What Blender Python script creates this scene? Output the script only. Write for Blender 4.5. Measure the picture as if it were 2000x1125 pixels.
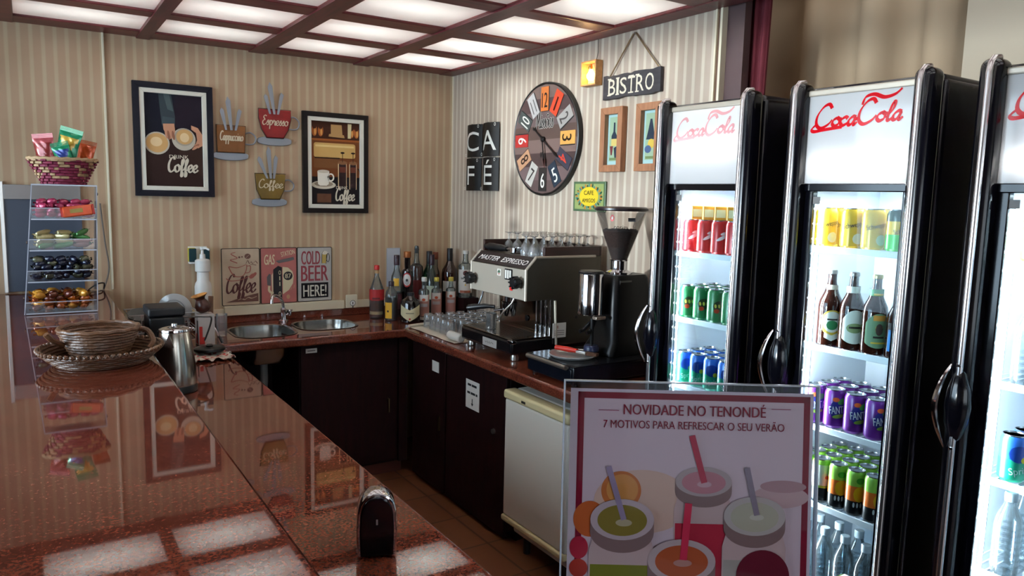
import bpy, bmesh, math, random
from mathutils import Matrix, Vector
PI = math.pi
for o in list(bpy.data.objects):
    bpy.data.objects.remove(o, do_unlink=True)
SC = bpy.context.scene
COL = SC.collection

# ---------------------------------------------------------------- camera
cam_d = bpy.data.cameras.new('camera')
cam_d.sensor_width = 36.0
cam_d.lens = 26.086
cam_d.clip_start = 0.02
cam = bpy.data.objects.new('camera', cam_d)
COL.objects.link(cam)
_r = Vector((0.83873969, -0.54398931, 0.02431775))
_u = Vector((0.04620908, 0.11560144, 0.99222025))
_f = Vector((0.54256838, 0.83109081, -0.12209676))
cam.matrix_world = Matrix(((_r.x, _u.x, -_f.x, -2.47835), (_r.y, _u.y, -_f.y, -4.59763), (_r.z, _u.z, -_f.z, 1.68967), (0, 0, 0, 1)))
SC.camera = cam

# ---------------------------------------------------------------- world, daylight, exposure
SC.view_settings.view_transform = 'Standard'
SC.view_settings.look = 'None'
SC.view_settings.gamma = 1.0
SC.view_settings.use_curve_mapping = False
SC.view_settings.exposure = 0.35
SC.cycles.max_bounces = 10
SC.cycles.transparent_max_bounces = 24
SC.cycles.transmission_bounces = 8
SC.cycles.glossy_bounces = 5
SC.cycles.diffuse_bounces = 4
SC.cycles.sample_clamp_indirect = 6.0
SC.cycles.caustics_reflective = False
SC.cycles.caustics_refractive = False
wd = bpy.data.worlds.new('overcast_sky')
SC.world = wd
wd.use_nodes = True
_bg = wd.node_tree.nodes['Background']
_bg.inputs[0].default_value = (0.86, 0.93, 1.0, 1)
_bg.inputs[1].default_value = 1.5


def lamp(name, kind, loc, direction, energy, color=(1, 1, 1), sx=1.0, sy=1.0, angle=0.02, spread=PI):
    d = bpy.data.lights.new(name, kind)
    d.energy = energy
    d.color = color
    if kind == 'AREA':
        d.shape = 'RECTANGLE'
        d.size = sx
        d.size_y = sy
        d.spread = spread
    if kind == 'SUN':
        d.angle = angle
    o = bpy.data.objects.new(name, d)
    COL.objects.link(o)
    o.location = loc
    o.rotation_euler = Vector(direction).to_track_quat('-Z', 'Y').to_euler()
    return o


lamp('low_sun', 'SUN', (-9, -1, 2.2), (1.0, -0.05, -0.03), 2.2, (1.0, 0.99, 0.98), angle=0.035)
lamp('window_daylight', 'AREA', (-4.62, -2.0, 1.55), (1, 0, -0.12), 120, (0.72, 0.87, 1.0), 2.6, 2.0)
lamp('front_window_daylight', 'AREA', (-2.6, -8.9, 1.7), (0.1, 1, 0.02), 38, (0.93, 0.96, 1.0), 4.6, 2.0)

# ---------------------------------------------------------------- materials


def lin(h):
    if isinstance(h, tuple):
        return h
    h = h.lstrip('#')
    c = [int(h[i:i + 2], 16) / 255 for i in (0, 2, 4)]
    return tuple(x / 12.92 if x <= 0.04045 else ((x + 0.055) / 1.055) ** 2.4 for x in c)


_M = {}


def P(name, col='#808080', rough=0.5, metal=0.0, spec=0.5, emit=None, es=0.0, coat=0.0, bump=0.0, bscale=80.0, var=0.0, vscale=12.0, trans=0.0, ior=1.45):
    """principled material with a little procedural colour variation and grain"""
    if name in _M:
        return _M[name]
    m = bpy.data.materials.new(name)
    m.use_nodes = True
    nt = m.node_tree
    b = nt.nodes['Principled BSDF']
    c = lin(col)
    b.inputs['Base Color'].default_value = (*c, 1)
    b.inputs['Roughness'].default_value = rough
    b.inputs['Metallic'].default_value = metal
    b.inputs['Specular IOR Level'].default_value = spec
    b.inputs['Coat Weight'].default_value = coat
    b.inputs['Coat Roughness'].default_value = 0.06
    b.inputs['Transmission Weight'].default_value = trans
    b.inputs['IOR'].default_value = ior
    if emit:
        b.inputs['Emission Color'].default_value = (*lin(emit), 1)
        b.inputs['Emission Strength'].default_value = es
    if var or bump:
        tc = nt.nodes.new('ShaderNodeTexCoord')
        nz = nt.nodes.new('ShaderNodeTexNoise')
        nz.inputs['Scale'].default_value = vscale
        nz.inputs['Detail'].default_value = 5
        nt.links.new(tc.outputs['Object'], nz.inputs['Vector'])
        if var:
            mx = nt.nodes.new('ShaderNodeMix')
            mx.data_type = 'RGBA'
            mx.inputs['A'].default_value = (*[x * (1 - var) for x in c], 1)
            mx.inputs['B'].default_value = (*[min(1, x * (1 + var)) for x in c], 1)
            nt.links.new(nz.outputs['Fac'], mx.inputs['Factor'])
            nt.links.new(mx.outputs['Result'], b.inputs['Base Color'])
        if bump:
            n2 = nt.nodes.new('ShaderNodeTexNoise')
            n2.inputs['Scale'].default_value = bscale
            n2.inputs['Detail'].default_value = 3
            nt.links.new(tc.outputs['Object'], n2.inputs['Vector'])
            bp = nt.nodes.new('ShaderNodeBump')
            bp.inputs['Strength'].default_value = bump
            bp.inputs['Distance'].default_value = 0.004
            nt.links.new(n2.outputs['Fac'], bp.inputs['Height'])
            nt.links.new(bp.outputs['Normal'], b.inputs['Normal'])
    _M[name] = m
    return m


def thin_glass(name, tint='#ffffff', rough=0.0, refl=1.0, haze=0.0):
    """thin clear sheet: see-through with fresnel reflections"""
    if name in _M:
        return _M[name]
    m = bpy.data.materials.new(name)
    m.use_nodes = True
    nt = m.node_tree
    nt.nodes.clear()
    out = nt.nodes.new('ShaderNodeOutputMaterial')
    tr = nt.nodes.new('ShaderNodeBsdfTransparent')
    tr.inputs[0].default_value = (*lin(tint), 1)
    gl = nt.nodes.new('ShaderNodeBsdfGlossy')
    gl.inputs['Roughness'].default_value = rough
    fr = nt.nodes.new('ShaderNodeFresnel')
    fr.inputs[0].default_value = 1.45
    mu = nt.nodes.new('ShaderNodeMath')
    mu.operation = 'MULTIPLY'
    mu.inputs[1].default_value = refl
    mix = nt.nodes.new('ShaderNodeMixShader')
    nt.links.new(fr.outputs[0], mu.inputs[0])
    nt.links.new(mu.outputs[0], mix.inputs[0])
    nt.links.new(tr.outputs[0], mix.inputs[1])
    nt.links.new(gl.outputs[0], mix.inputs[2])
    last = mix
    if haze:
        df = nt.nodes.new('ShaderNodeBsdfDiffuse')
        df.inputs[0].default_value = (*lin(tint), 1)
        m2 = nt.nodes.new('ShaderNodeMixShader')
        m2.inputs[0].default_value = haze
        nt.links.new(mix.outputs[0], m2.inputs[1])
        nt.links.new(df.outputs[0], m2.inputs[2])
        last = m2
    nt.links.new(last.outputs[0], out.inputs[0])
    _M[name] = m
    return m


def ramp(nt, stops):
    r = nt.nodes.new('ShaderNodeValToRGB')
    while len(r.color_ramp.elements) < len(stops):
        r.color_ramp.elements.new(0.5)
    for e, (p, c) in zip(r.color_ramp.elements, stops):
        e.position = p
        e.color = (*lin(c), 1)
    return r


def granite():
    if 'granite' in _M:
        return _M['granite']
    m = bpy.data.materials.new('red_granite')
    m.use_nodes = True
    nt = m.node_tree
    b = nt.nodes['Principled BSDF']
    tc = nt.nodes.new('ShaderNodeTexCoord')
    n1 = nt.nodes.new('ShaderNodeTexNoise')
    n1.inputs['Scale'].default_value = 130
    n1.inputs['Detail'].default_value = 6
    n1.inputs['Roughness'].default_value = 0.65
    r1 = ramp(nt, [(0.25, '#42221a'), (0.42, '#602e21'), (0.56, '#713828'), (0.75, '#8a5543')])
    n2 = nt.nodes.new('ShaderNodeTexNoise')
    n2.inputs['Scale'].default_value = 7
    n2.inputs['Detail'].default_value = 4
    r2 = ramp(nt, [(0.35, '#a08078'), (0.65, '#ffffff')])
    v = nt.nodes.new('ShaderNodeTexVoronoi')
    v.inputs['Scale'].default_value = 130
    r3 = ramp(nt, [(0.08, '#4a3029'), (0.22, '#ffffff')])
    mu = nt.nodes.new('ShaderNodeMix')
    mu.data_type = 'RGBA'
    mu.blend_type = 'MULTIPLY'
    mu.inputs['Factor'].default_value = 0.45
    mu2 = nt.nodes.new('ShaderNodeMix')
    mu2.data_type = 'RGBA'
    mu2.blend_type = 'MULTIPLY'
    mu2.inputs['Factor'].default_value = 0.6
    for n in (n1, n2, v):
        nt.links.new(tc.outputs['Object'], n.inputs['Vector'])
    nt.links.new(n1.outputs['Fac'], r1.inputs[0])
    nt.links.new(n2.outputs['Fac'], r2.inputs[0])
    nt.links.new(v.outputs['Distance'], r3.inputs[0])
    nt.links.new(r1.outputs[0], mu.inputs['A'])
    nt.links.new(r2.outputs[0], mu.inputs['B'])
    nt.links.new(mu.outputs['Result'], mu2.inputs['A'])
    nt.links.new(r3.outputs[0], mu2.inputs['B'])
    nt.links.new(mu2.outputs['Result'], b.inputs['Base Color'])
    b.inputs['Roughness'].default_value = 0.03
    b.inputs['Specular IOR Level'].default_value = 0.75
    _M['granite'] = m
    return m


def wallpaper(axis):
    key = 'wallpaper' + axis
    if key in _M:
        return _M[key]
    m = bpy.data.materials.new('striped_wallpaper')
    m.use_nodes = True
    nt = m.node_tree
    b = nt.nodes['Principled BSDF']
    tc = nt.nodes.new('ShaderNodeTexCoord')
    sp = nt.nodes.new('ShaderNodeSeparateXYZ')
    nt.links.new(tc.outputs['Object'], sp.inputs[0])
    mu = nt.nodes.new('ShaderNodeMath')
    mu.operation = 'MULTIPLY'
    mu.inputs[1].default_value = 1 / 0.0525
    nt.links.new(sp.outputs[axis], mu.inputs[0])
    fr = nt.nodes.new('ShaderNodeMath')
    fr.operation = 'FRACT'
    nt.links.new(mu.outputs[0], fr.inputs[0])
    lo, hi = ('#b3967a', '#bfaa8c') if axis == 'X' else ('#b3a292', '#cdc2b0')
    r = ramp(nt, [(0.0, lo), (0.56, lo), (0.68, hi), (0.90, hi), (1.0, lo)])
    nt.links.new(fr.outputs[0], r.inputs[0])
    nz = nt.nodes.new('ShaderNodeTexNoise')
    nz.inputs['Scale'].default_value = 2.2
    nz.inputs['Detail'].default_value = 4
    nt.links.new(tc.outputs['Object'], nz.inputs['Vector'])
    r2 = ramp(nt, [(0.3, '#e8e2dc'), (0.7, '#ffffff')])
    nt.links.new(nz.outputs['Fac'], r2.inputs[0])
    mx = nt.nodes.new('ShaderNodeMix')
    mx.data_type = 'RGBA'
    mx.blend_type = 'MULTIPLY'
    mx.inputs['Factor'].default_value = 1
    nt.links.new(r.outputs[0], mx.inputs['A'])
    nt.links.new(r2.outputs[0], mx.inputs['B'])
    nt.links.new(mx.outputs['Result'], b.inputs['Base Color'])
    b.inputs['Roughness'].default_value = 0.55
    b.inputs['Specular IOR Level'].default_value = 0.3
    _M[key] = m
    return m


def wood(name, dark, light, scale=6.0, rough=0.45, axis='Z', coat=0.0, spec=0.5):
    if name in _M:
        return _M[name]
    m = bpy.data.materials.new(name)
    m.use_nodes = True
    nt = m.node_tree
    b = nt.nodes['Principled BSDF']
    tc = nt.nodes.new('ShaderNodeTexCoord')
    mp = nt.nodes.new('ShaderNodeMapping')
    s = {'X': (0.12, 1, 1), 'Y': (1, 0.12, 1), 'Z': (1, 1, 0.12)}[axis]
    mp.inputs['Scale'].default_value = s
    nz = nt.nodes.new('ShaderNodeTexNoise')
    nz.inputs['Scale'].default_value = scale * 8
    nz.inputs['Detail'].default_value = 6
    nz.inputs['Distortion'].default_value = 0.6
    r = ramp(nt, [(0.3, dark), (0.7, light)])
    nt.links.new(tc.outputs['Object'], mp.inputs['Vector'])
    nt.links.new(mp.outputs[0], nz.inputs['Vector'])
    nt.links.new(nz.outputs['Fac'], r.inputs[0])
    nt.links.new(r.outputs[0], b.inputs['Base Color'])
    b.inputs['Roughness'].default_value = rough
    b.inputs['Coat Weight'].default_value = coat
    b.inputs['Specular IOR Level'].default_value = spec
    _M[name] = m
    return m


def tiles(name, c1, c2, grout, size):
    if name in _M:
        return _M[name]
    m = bpy.data.materials.new(name)
    m.use_nodes = True
    nt = m.node_tree
    b = nt.nodes['Principled BSDF']
    tc = nt.nodes.new('ShaderNodeTexCoord')
    br = nt.nodes.new('ShaderNodeTexBrick')
    br.offset = 0.0
    br.inputs['Color1'].default_value = (*lin(c1), 1)
    br.inputs['Color2'].default_value = (*lin(c2), 1)
    br.inputs['Mortar'].default_value = (*lin(grout), 1)
    br.inputs['Scale'].default_value = 1.0
    br.inputs['Brick Width'].default_value = size
    br.inputs['Row Height'].default_value = size
    br.inputs['Mortar Size'].default_value = 0.006
    nt.links.new(tc.outputs['Object'], br.inputs['Vector'])
    nt.links.new(br.outputs['Color'], b.inputs['Base Color'])
    b.inputs['Roughness'].default_value = 0.35
    _M[name] = m
    return m


def diffuser(name, col='#ffffff', gloss=0.35):
    """milky translucent sheet with a faint shine, lit by the lamps behind it"""
    if name in _M:
        return _M[name]
    m = bpy.data.materials.new(name)
    m.use_nodes = True
    nt = m.node_tree
    nt.nodes.clear()
    out = nt.nodes.new('ShaderNodeOutputMaterial')
    tr = nt.nodes.new('ShaderNodeBsdfTranslucent')
    tr.inputs[0].default_value = (*lin(col), 1)
    df = nt.nodes.new('ShaderNodeBsdfDiffuse')
    df.inputs[0].default_value = (*lin(col), 1)
    gl = nt.nodes.new('ShaderNodeBsdfGlossy')
    gl.inputs['Roughness'].default_value = 0.06
    fr = nt.nodes.new('ShaderNodeFresnel')
    fr.inputs[0].default_value = 1.45
    mu = nt.nodes.new('ShaderNodeMath')
    mu.operation = 'MULTIPLY'
    mu.inputs[1].default_value = gloss
    a = nt.nodes.new('ShaderNodeMixShader')
    a.inputs[0].default_value = 0.35
    b = nt.nodes.new('ShaderNodeMixShader')
    nt.links.new(tr.outputs[0], a.inputs[1])
    nt.links.new(df.outputs[0], a.inputs[2])
    nt.links.new(fr.outputs[0], mu.inputs[0])
    nt.links.new(mu.outputs[0], b.inputs[0])
    nt.links.new(a.outputs[0], b.inputs[1])
    nt.links.new(gl.outputs[0], b.inputs[2])
    nt.links.new(b.outputs[0], out.inputs[0])
    _M[name] = m
    return m


# shared materials
def CH():
    return P('chrome', '#d8d8dc', 0.08, 1.0)


def TRIM():
    return P('satin_chrome_trim', '#e6e3e6', 0.24, 1.0)


def STEEL():
    return P('brushed_steel', '#b9b6b0', 0.28, 1.0, bump=0.05, bscale=200)


def BLK():
    return P('black_plastic', '#0d0d10', 0.35)


def GBLK():
    return P('gloss_black', '#07070d', 0.13)


def WHT():
    return P('white_plastic', '#e6e4de', 0.4)


def PAPER():
    return P('white_paper', '#e4e0d8', 0.7)
# ---------------------------------------------------------------- mesh builder
_OFF = {}
_TXT = {}


def glyphs(s, shear=0.0, bold=0.0, ext=0.0):
    key = (s, shear, bold, ext)
    if key in _TXT:
        return _TXT[key]
    cu = bpy.data.curves.new('lettering', 'FONT')
    cu.body = s
    cu.shear = shear
    cu.offset = bold
    cu.extrude = ext
    cu.resolution_u = 3
    ob = bpy.data.objects.new('lettering', cu)
    me = bpy.data.meshes.new_from_object(ob)
    vs = [tuple(v.co) for v in me.vertices]
    fs = [tuple(p.vertices) for p in me.polygons]
    bpy.data.objects.remove(ob)
    bpy.data.curves.remove(cu)
    bpy.data.meshes.remove(me)
    _TXT[key] = (vs, fs)
    return vs, fs


class MB:
    def __init__(s):
        s.v, s.f, s.fm, s.mats, s.sm = [], [], [], [], []

    def mi(s, mat):
        if mat not in s.mats:
            s.mats.append(mat)
        return s.mats.index(mat)

    def add(s, vs, fs, mat, M=None, flags=None):
        n = len(s.v)
        if M is not None:
            vs = [tuple(M @ Vector(v)) for v in vs]
        s.v += [tuple(v) for v in vs]
        k = s.mi(mat)
        for f in fs:
            s.f.append(tuple(i + n for i in f))
            s.fm.append(k)
        s.sm += flags if flags else [True] * len(fs)
        return s

    def bm(s, bm, mat, M=None):
        bm.verts.index_update()
        vs = [tuple(v.co) for v in bm.verts]
        fs = [tuple(v.index for v in f.verts) for f in bm.faces]
        bm.normal_update()
        flags = [max(abs(f.normal.x), abs(f.normal.y), abs(f.normal.z)) < 0.9995 for f in bm.faces]
        bm.free()
        return s.add(vs, fs, mat, M, flags)

    def box(s, x0, x1, y0, y1, z0, z1, mat, bev=0.0, seg=2, M=None):
        b = bmesh.new()
        bmesh.ops.create_cube(b, size=1.0)
        x0, x1 = min(x0, x1), max(x0, x1)
        y0, y1 = min(y0, y1), max(y0, y1)
        z0, z1 = min(z0, z1), max(z0, z1)
        for v in b.verts:
            v.co = Vector(((x0 + x1) / 2 + v.co.x * (x1 - x0), (y0 + y1) / 2 + v.co.y * (y1 - y0), (z0 + z1) / 2 + v.co.z * (z1 - z0)))
        if bev:
            bev = min(bev, 0.49 * min(x1 - x0, y1 - y0, z1 - z0))
            bmesh.ops.bevel(b, geom=list(b.edges), offset=bev, segments=seg, profile=0.5, affect='EDGES')
        return s.bm(b, mat, M)

    def lathe(s, prof, mat, seg=24, M=None, sx=1.0, sy=1.0):
        """prof = [(r, z)...] revolved about z"""
        vs, fs = [], []
        n = len(prof)
        for r, z in prof:
            for k in range(seg):
                a = 2 * PI * k / seg
                vs.append((max(r, 1e-5) * math.cos(a) * sx, max(r, 1e-5) * math.sin(a) * sy, z))
        for i in range(n - 1):
            for k in range(seg):
                k2 = (k + 1) % seg
                fs.append((i * seg + k, i * seg + k2, (i + 1) * seg + k2, (i + 1) * seg + k))
        if prof[0][0] > 1e-4:
            fs.append(tuple(reversed(range(seg))))
        if prof[-1][0] > 1e-4:
            fs.append(tuple(range((n - 1) * seg, n * seg)))
        return s.add(vs, fs, mat, M)

    def shell(s, prof, mat, seg=24, M=None, sx=1.0, sy=1.0):
        """open revolved sheet without end caps"""
        vs, fs = [], []
        n = len(prof)
        for r, z in prof:
            for k in range(seg):
                a = 2 * PI * k / seg
                vs.append((max(r, 1e-5) * math.cos(a) * sx, max(r, 1e-5) * math.sin(a) * sy, z))
        for i in range(n - 1):
            for k in range(seg):
                k2 = (k + 1) % seg
                fs.append((i * seg + k, i * seg + k2, (i + 1) * seg + k2, (i + 1) * seg + k))
        return s.add(vs, fs, mat, M)

    def tube(s, pts, r, mat, seg=8, closed=False, smooth=0, M=None):
        pts = [Vector(p) for p in pts]
        if smooth:
            pts = catmull(pts, smooth, closed)
        n = len(pts)
        rs = r if isinstance(r, (list, tuple)) else [r] * n
        if len(rs) != n:
            rs = [rs[min(len(rs) - 1, int(i * len(rs) / n))] for i in range(n)]
        vs, fs = [], []
        up = None
        for i, p in enumerate(pts):
            a = pts[i - 1] if (i > 0 or closed) else p
            b = pts[(i + 1) % n] if (i < n - 1 or closed) else p
            t = (b - a).normalized()
            if up is None:
                up = t.orthogonal().normalized()
            up = (up - t * up.dot(t))
            up = up.normalized() if up.length > 1e-6 else t.orthogonal().normalized()
            w = t.cross(up)
            for k in range(seg):
                an = 2 * PI * k / seg
                vs.append(tuple(p + (up * math.cos(an) + w * math.sin(an)) * rs[i]))
        m = n if closed else n - 1
        for i in range(m):
            j = (i + 1) % n
            for k in range(seg):
                k2 = (k + 1) % seg
                fs.append((i * seg + k, i * seg + k2, j * seg + k2, j * seg + k))
        if not closed:
            fs.append(tuple(reversed(range(seg))))
            fs.append(tuple(range((n - 1) * seg, n * seg)))
        return s.add(vs, fs, mat, M)

    def prism(s, poly, z0, z1, mat, M=None, holes=(), bev=0.0):
        """polygon in xy (ccw) pulled from z0 to z1"""
        b = bmesh.new()
        loops = [poly] + list(holes)
        if holes:
            es = []
            for lp in loops:
                vv = [b.verts.new((x, y, z0)) for x, y in lp]
                for i in range(len(vv)):
                    es.append(b.edges.new((vv[i], vv[(i + 1) % len(vv)])))
            bmesh.ops.triangle_fill(b, use_beauty=True, use_dissolve=False, edges=es)
        else:
            b.faces.new([b.verts.new((x, y, z0)) for x, y in poly])
        r = bmesh.ops.extrude_face_region(b, geom=list(b.faces))
        for e in r['geom']:
            if isinstance(e, bmesh.types.BMVert):
                e.co.z = z1
        bmesh.ops.recalc_face_normals(b, faces=list(b.faces))
        if bev:
            ed = [e for e in b.edges if len(e.link_faces) == 2 and e.calc_face_angle(0) > 0.6]
            bmesh.ops.bevel(b, geom=ed, offset=bev, segments=2, profile=0.5, affect='EDGES')
        return s.bm(b, mat, M)

    def flat(s, poly, z, mat, M=None):
        b = bmesh.new()
        b.faces.new([b.verts.new((x, y, z)) for x, y in poly])
        b.faces.ensure_lookup_table()
        b.faces[0].normal_update()
        if b.faces[0].normal.z < 0:
            bmesh.ops.reverse_faces(b, faces=list(b.faces))
        if len(poly) > 4:
            bmesh.ops.triangulate(b, faces=list(b.faces))
        return s.bm(b, mat, M)

    def rect(s, x0, y0, x1, y1, z, mat, M=None):
        return s.flat([(x0, y0), (x1, y0), (x1, y1), (x0, y1)], z, mat, M)

    def ell(s, cx, cy, rx, ry, z, mat, a0=0, a1=2 * PI, n=28, rot=0.0, M=None):
        full = abs(a1 - a0 - 2 * PI) < 1e-6
        pts = []
        for k in range(n if full else n + 1):
            a = a0 + (a1 - a0) * k / n
            x, y = rx * math.cos(a), ry * math.sin(a)
            pts.append((cx + x * math.cos(rot) - y * math.sin(rot), cy + x * math.sin(rot) + y * math.cos(rot)))
        return s.flat(pts, z, mat, M)

    def ring(s, cx, cy, rx, ry, w, z, mat, a0=0, a1=2 * PI, n=32, M=None):
        vs, fs = [], []
        for k in range(n + 1):
            a = a0 + (a1 - a0) * k / n
            vs.append((cx + rx * math.cos(a), cy + ry * math.sin(a), z))
            vs.append((cx + (rx - w) * math.cos(a), cy + (ry - w) * math.sin(a), z))
        for k in range(n):
            fs.append((2 * k + 1, 2 * k, 2 * k + 2, 2 * k + 3))
        return s.add(vs, fs, mat, M)

    def text(s, t, x, y, h, mat, z=0.0, w=None, align='c', shear=0.0, bold=0.0, ext=0.0, rot=0.0, wrap=None, M=None):
        """letters of cap height h centred on (x, y); w stretches to a width; wrap bends round a cylinder of that radius"""
        if bold:                     # heavier strokes: the same letters laid side by side
            for q in (-1, 1):
                d = q * bold * h * 0.55
                s.text(t, x + d * math.cos(rot), y + d * math.sin(rot), h, mat, z + 0.00006 * (q + 1), w, align, shear, 0.0, ext, rot, wrap, M)
            return s
        vs, fs = glyphs(t, shear, 0.0, ext / max(h, 1e-6) * 0.7 if ext else 0.0)
        if not vs:
            return s
        x0, x1 = min(v[0] for v in vs), max(v[0] for v in vs)
        k = h / 0.7
        kx = k if w is None else w / max(x1 - x0, 1e-6)
        ox = {'c': (x0 + x1) / 2, 'l': x0, 'r': x1}[align]
        out = []
        for a, b_, c in vs:
            px, py, pz = (a - ox) * kx, (b_ - 0.35) * k, c * k
            if rot:
                px, py = px * math.cos(rot) - py * math.sin(rot), px * math.sin(rot) + py * math.cos(rot)
            px, py = px + x, py + y
            if wrap:
                an = px / wrap
                out.append(((wrap + z) * math.sin(an), -(wrap + z) * math.cos(an), py))
            else:
                out.append((px, py, pz + z))
        return s.add(out, fs, mat, M)

    def nib(s, strokes, mat, z=0.0, w=0.1, ang=0.7, thin=0.35, M=None, sm=6):
        """broad-pen ribbon along each stroke (xy polylines)"""
        for si, st in enumerate(strokes):
            pts = catmull([Vector((p[0], p[1], 0)) for p in st], sm)
            vs, fs = [], []
            n = len(pts)
            nb = Vector((math.cos(ang), math.sin(ang), 0))
            for i, p in enumerate(pts):
                t = (pts[min(i + 1, n - 1)] - pts[max(i - 1, 0)])
                t = t.normalized() if t.length > 1e-9 else Vector((1, 0, 0))
                nn = Vector((-t.y, t.x, 0))
                d = abs(nn.dot(nb))
                hw = w * 0.5 * (thin + (1 - thin) * d)
                zz = z + 0.00005 * (si % 7) + 0.0004 * i / n      # crossings never share a plane
                vs += [tuple(p + nn * hw + Vector((0, 0, zz))), tuple(p - nn * hw + Vector((0, 0, zz)))]
            for i in range(n - 1):
                fs.append((2 * i + 1, 2 * i + 3, 2 * i + 2, 2 * i))
            s.add(vs, fs, mat, M)
        return s

    def patch(s, R, cx, cz, rx, rz, mat, rot=0.0, lift=0.0009, sx=1.0, square=False, M=None, n=12):
        """ellipse (or rectangle) print that hugs a cylinder of radius R"""
        c_, s_ = math.cos(rot), math.sin(rot)
        A, B, C_ = c_ * c_ / rx ** 2 + s_ * s_ / rz ** 2, 2 * c_ * s_ * (1 / rx ** 2 - 1 / rz ** 2), s_ * s_ / rx ** 2 + c_ * c_ / rz ** 2
        ex = rx if square else math.sqrt(max((rx * c_) ** 2 + (rz * s_) ** 2, 1e-12))
        vs, fs = [], []
        for k in range(n + 1):
            dx = -ex + 2 * ex * k / n
            if square:
                lo, hi = -rz, rz
            else:
                ds = math.sqrt(max((B * dx) ** 2 - 4 * C_ * (A * dx * dx - 1), 0.0))
                lo, hi = (-B * dx - ds) / (2 * C_), (-B * dx + ds) / (2 * C_)
            a = (cx + dx) / R
            for q in (lo, hi):
                vs.append(((R + lift) * math.sin(a) * sx, -(R + lift) * math.cos(a), cz + q))
        for k in range(n):
            fs.append((2 * k, 2 * k + 2, 2 * k + 3, 2 * k + 1))
        return s.add(vs, fs, mat, M)

    def build(s, name, parent=None, world=True, sharp=0.6, loc=None, **props):
        me = bpy.data.meshes.new(name)
        off = Vector(_OFF.get(parent.name, (0, 0, 0))) if (parent and world) else Vector((0, 0, 0))
        if loc is not None:
            off = Vector(loc)
        me.from_pydata([tuple(Vector(v) - off) for v in s.v], [], s.f)
        for m in s.mats:
            me.materials.append(m)
        me.polygons.foreach_set('material_index', s.fm)
        me.update()
        if hasattr(me, 'set_sharp_from_angle'):
            me.set_sharp_from_angle(angle=sharp)
        me.polygons.foreach_set('use_smooth', s.sm)
        o = bpy.data.objects.new(name, me)
        COL.objects.link(o)
        if parent:
            o.parent = parent
            _OFF[o.name] = tuple(off) if world else (0, 0, 0)
        else:
            o.location = off
            _OFF[o.name] = tuple(off)
        for k, v in props.items():
            o[k] = v
        return o


def catmull(pts, n, closed=False):
    out = []
    m = len(pts)
    if m < 3:
        return list(pts)
    rng = range(m) if closed else range(m - 1)
    for i in rng:
        p0 = pts[(i - 1) % m] if (closed or i > 0) else pts[0]
        p1, p2 = pts[i], pts[(i + 1) % m]
        p3 = pts[(i + 2) % m] if (closed or i + 2 < m) else pts[-1]
        for k in range(n):
            t = k / n
            out.append(0.5 * ((2 * p1) + (p2 - p0) * t + (2 * p0 - 5 * p1 + 4 * p2 - p3) * t * t + (3 * p1 - p0 - 3 * p2 + p3) * t ** 3))
    if not closed:
        out.append(pts[-1])
    return out


def tag(o, label, cat, group=None, kind=None):
    o['label'] = label
    o['category'] = cat
    if group:
        o['group'] = group
    if kind:
        o['kind'] = kind
    return o


def thing(name, label, cat, loc=(0, 0, 0), rot=(0, 0, 0), group=None):
    o = bpy.data.objects.new(name, None)
    COL.objects.link(o)
    o.location = loc
    o.rotation_euler = rot
    o.empty_display_size = 0.05
    _OFF[o.name] = tuple(loc)
    return tag(o, label, cat, group)


def struct(mb, name):
    o = mb.build(name)
    o['kind'] = 'structure'
    return o


def copy_tree(o, parent=None):
    c = o.copy()
    COL.objects.link(c)
    c.parent = parent
    for ch in list(o.children):
        copy_tree(ch, c)
    return c


def put(proto, used, loc, rz=0.0, label=None, group=None, rot=None):
    """first call moves the prototype itself, later calls copy it with its parts"""
    o = proto if not used else copy_tree(proto)
    used.append(1)
    o.location = loc
    o.rotation_euler = rot if rot else (0, 0, rz)
    if label:
        o['label'] = label
    if group:
        o['group'] = group
    return o


def T(x, y, z):
    return Matrix.Translation((x, y, z))


def RX(a):
    return Matrix.Rotation(a, 4, 'X')


def RY(a):
    return Matrix.Rotation(a, 4, 'Y')


def RZ(a):
    return Matrix.Rotation(a, 4, 'Z')


BACK = (PI / 2, 0, 0)            # art hung on the picture wall: local x along the wall, y up, z out
SIDE = (PI / 2, 0, -PI / 2)      # art hung on the clock wall


def rrect(x0, y0, x1, y1, r, n=6):
    pts = []
    for cx, cy, a in ((x1 - r, y0 + r, -PI / 2), (x1 - r, y1 - r, 0), (x0 + r, y1 - r, PI / 2), (x0 + r, y0 + r, PI)):
        for k in range(n + 1):
            t = a + PI / 2 * k / n
            pts.append((cx + r * math.cos(t), cy + r * math.sin(t)))
    return pts


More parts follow.
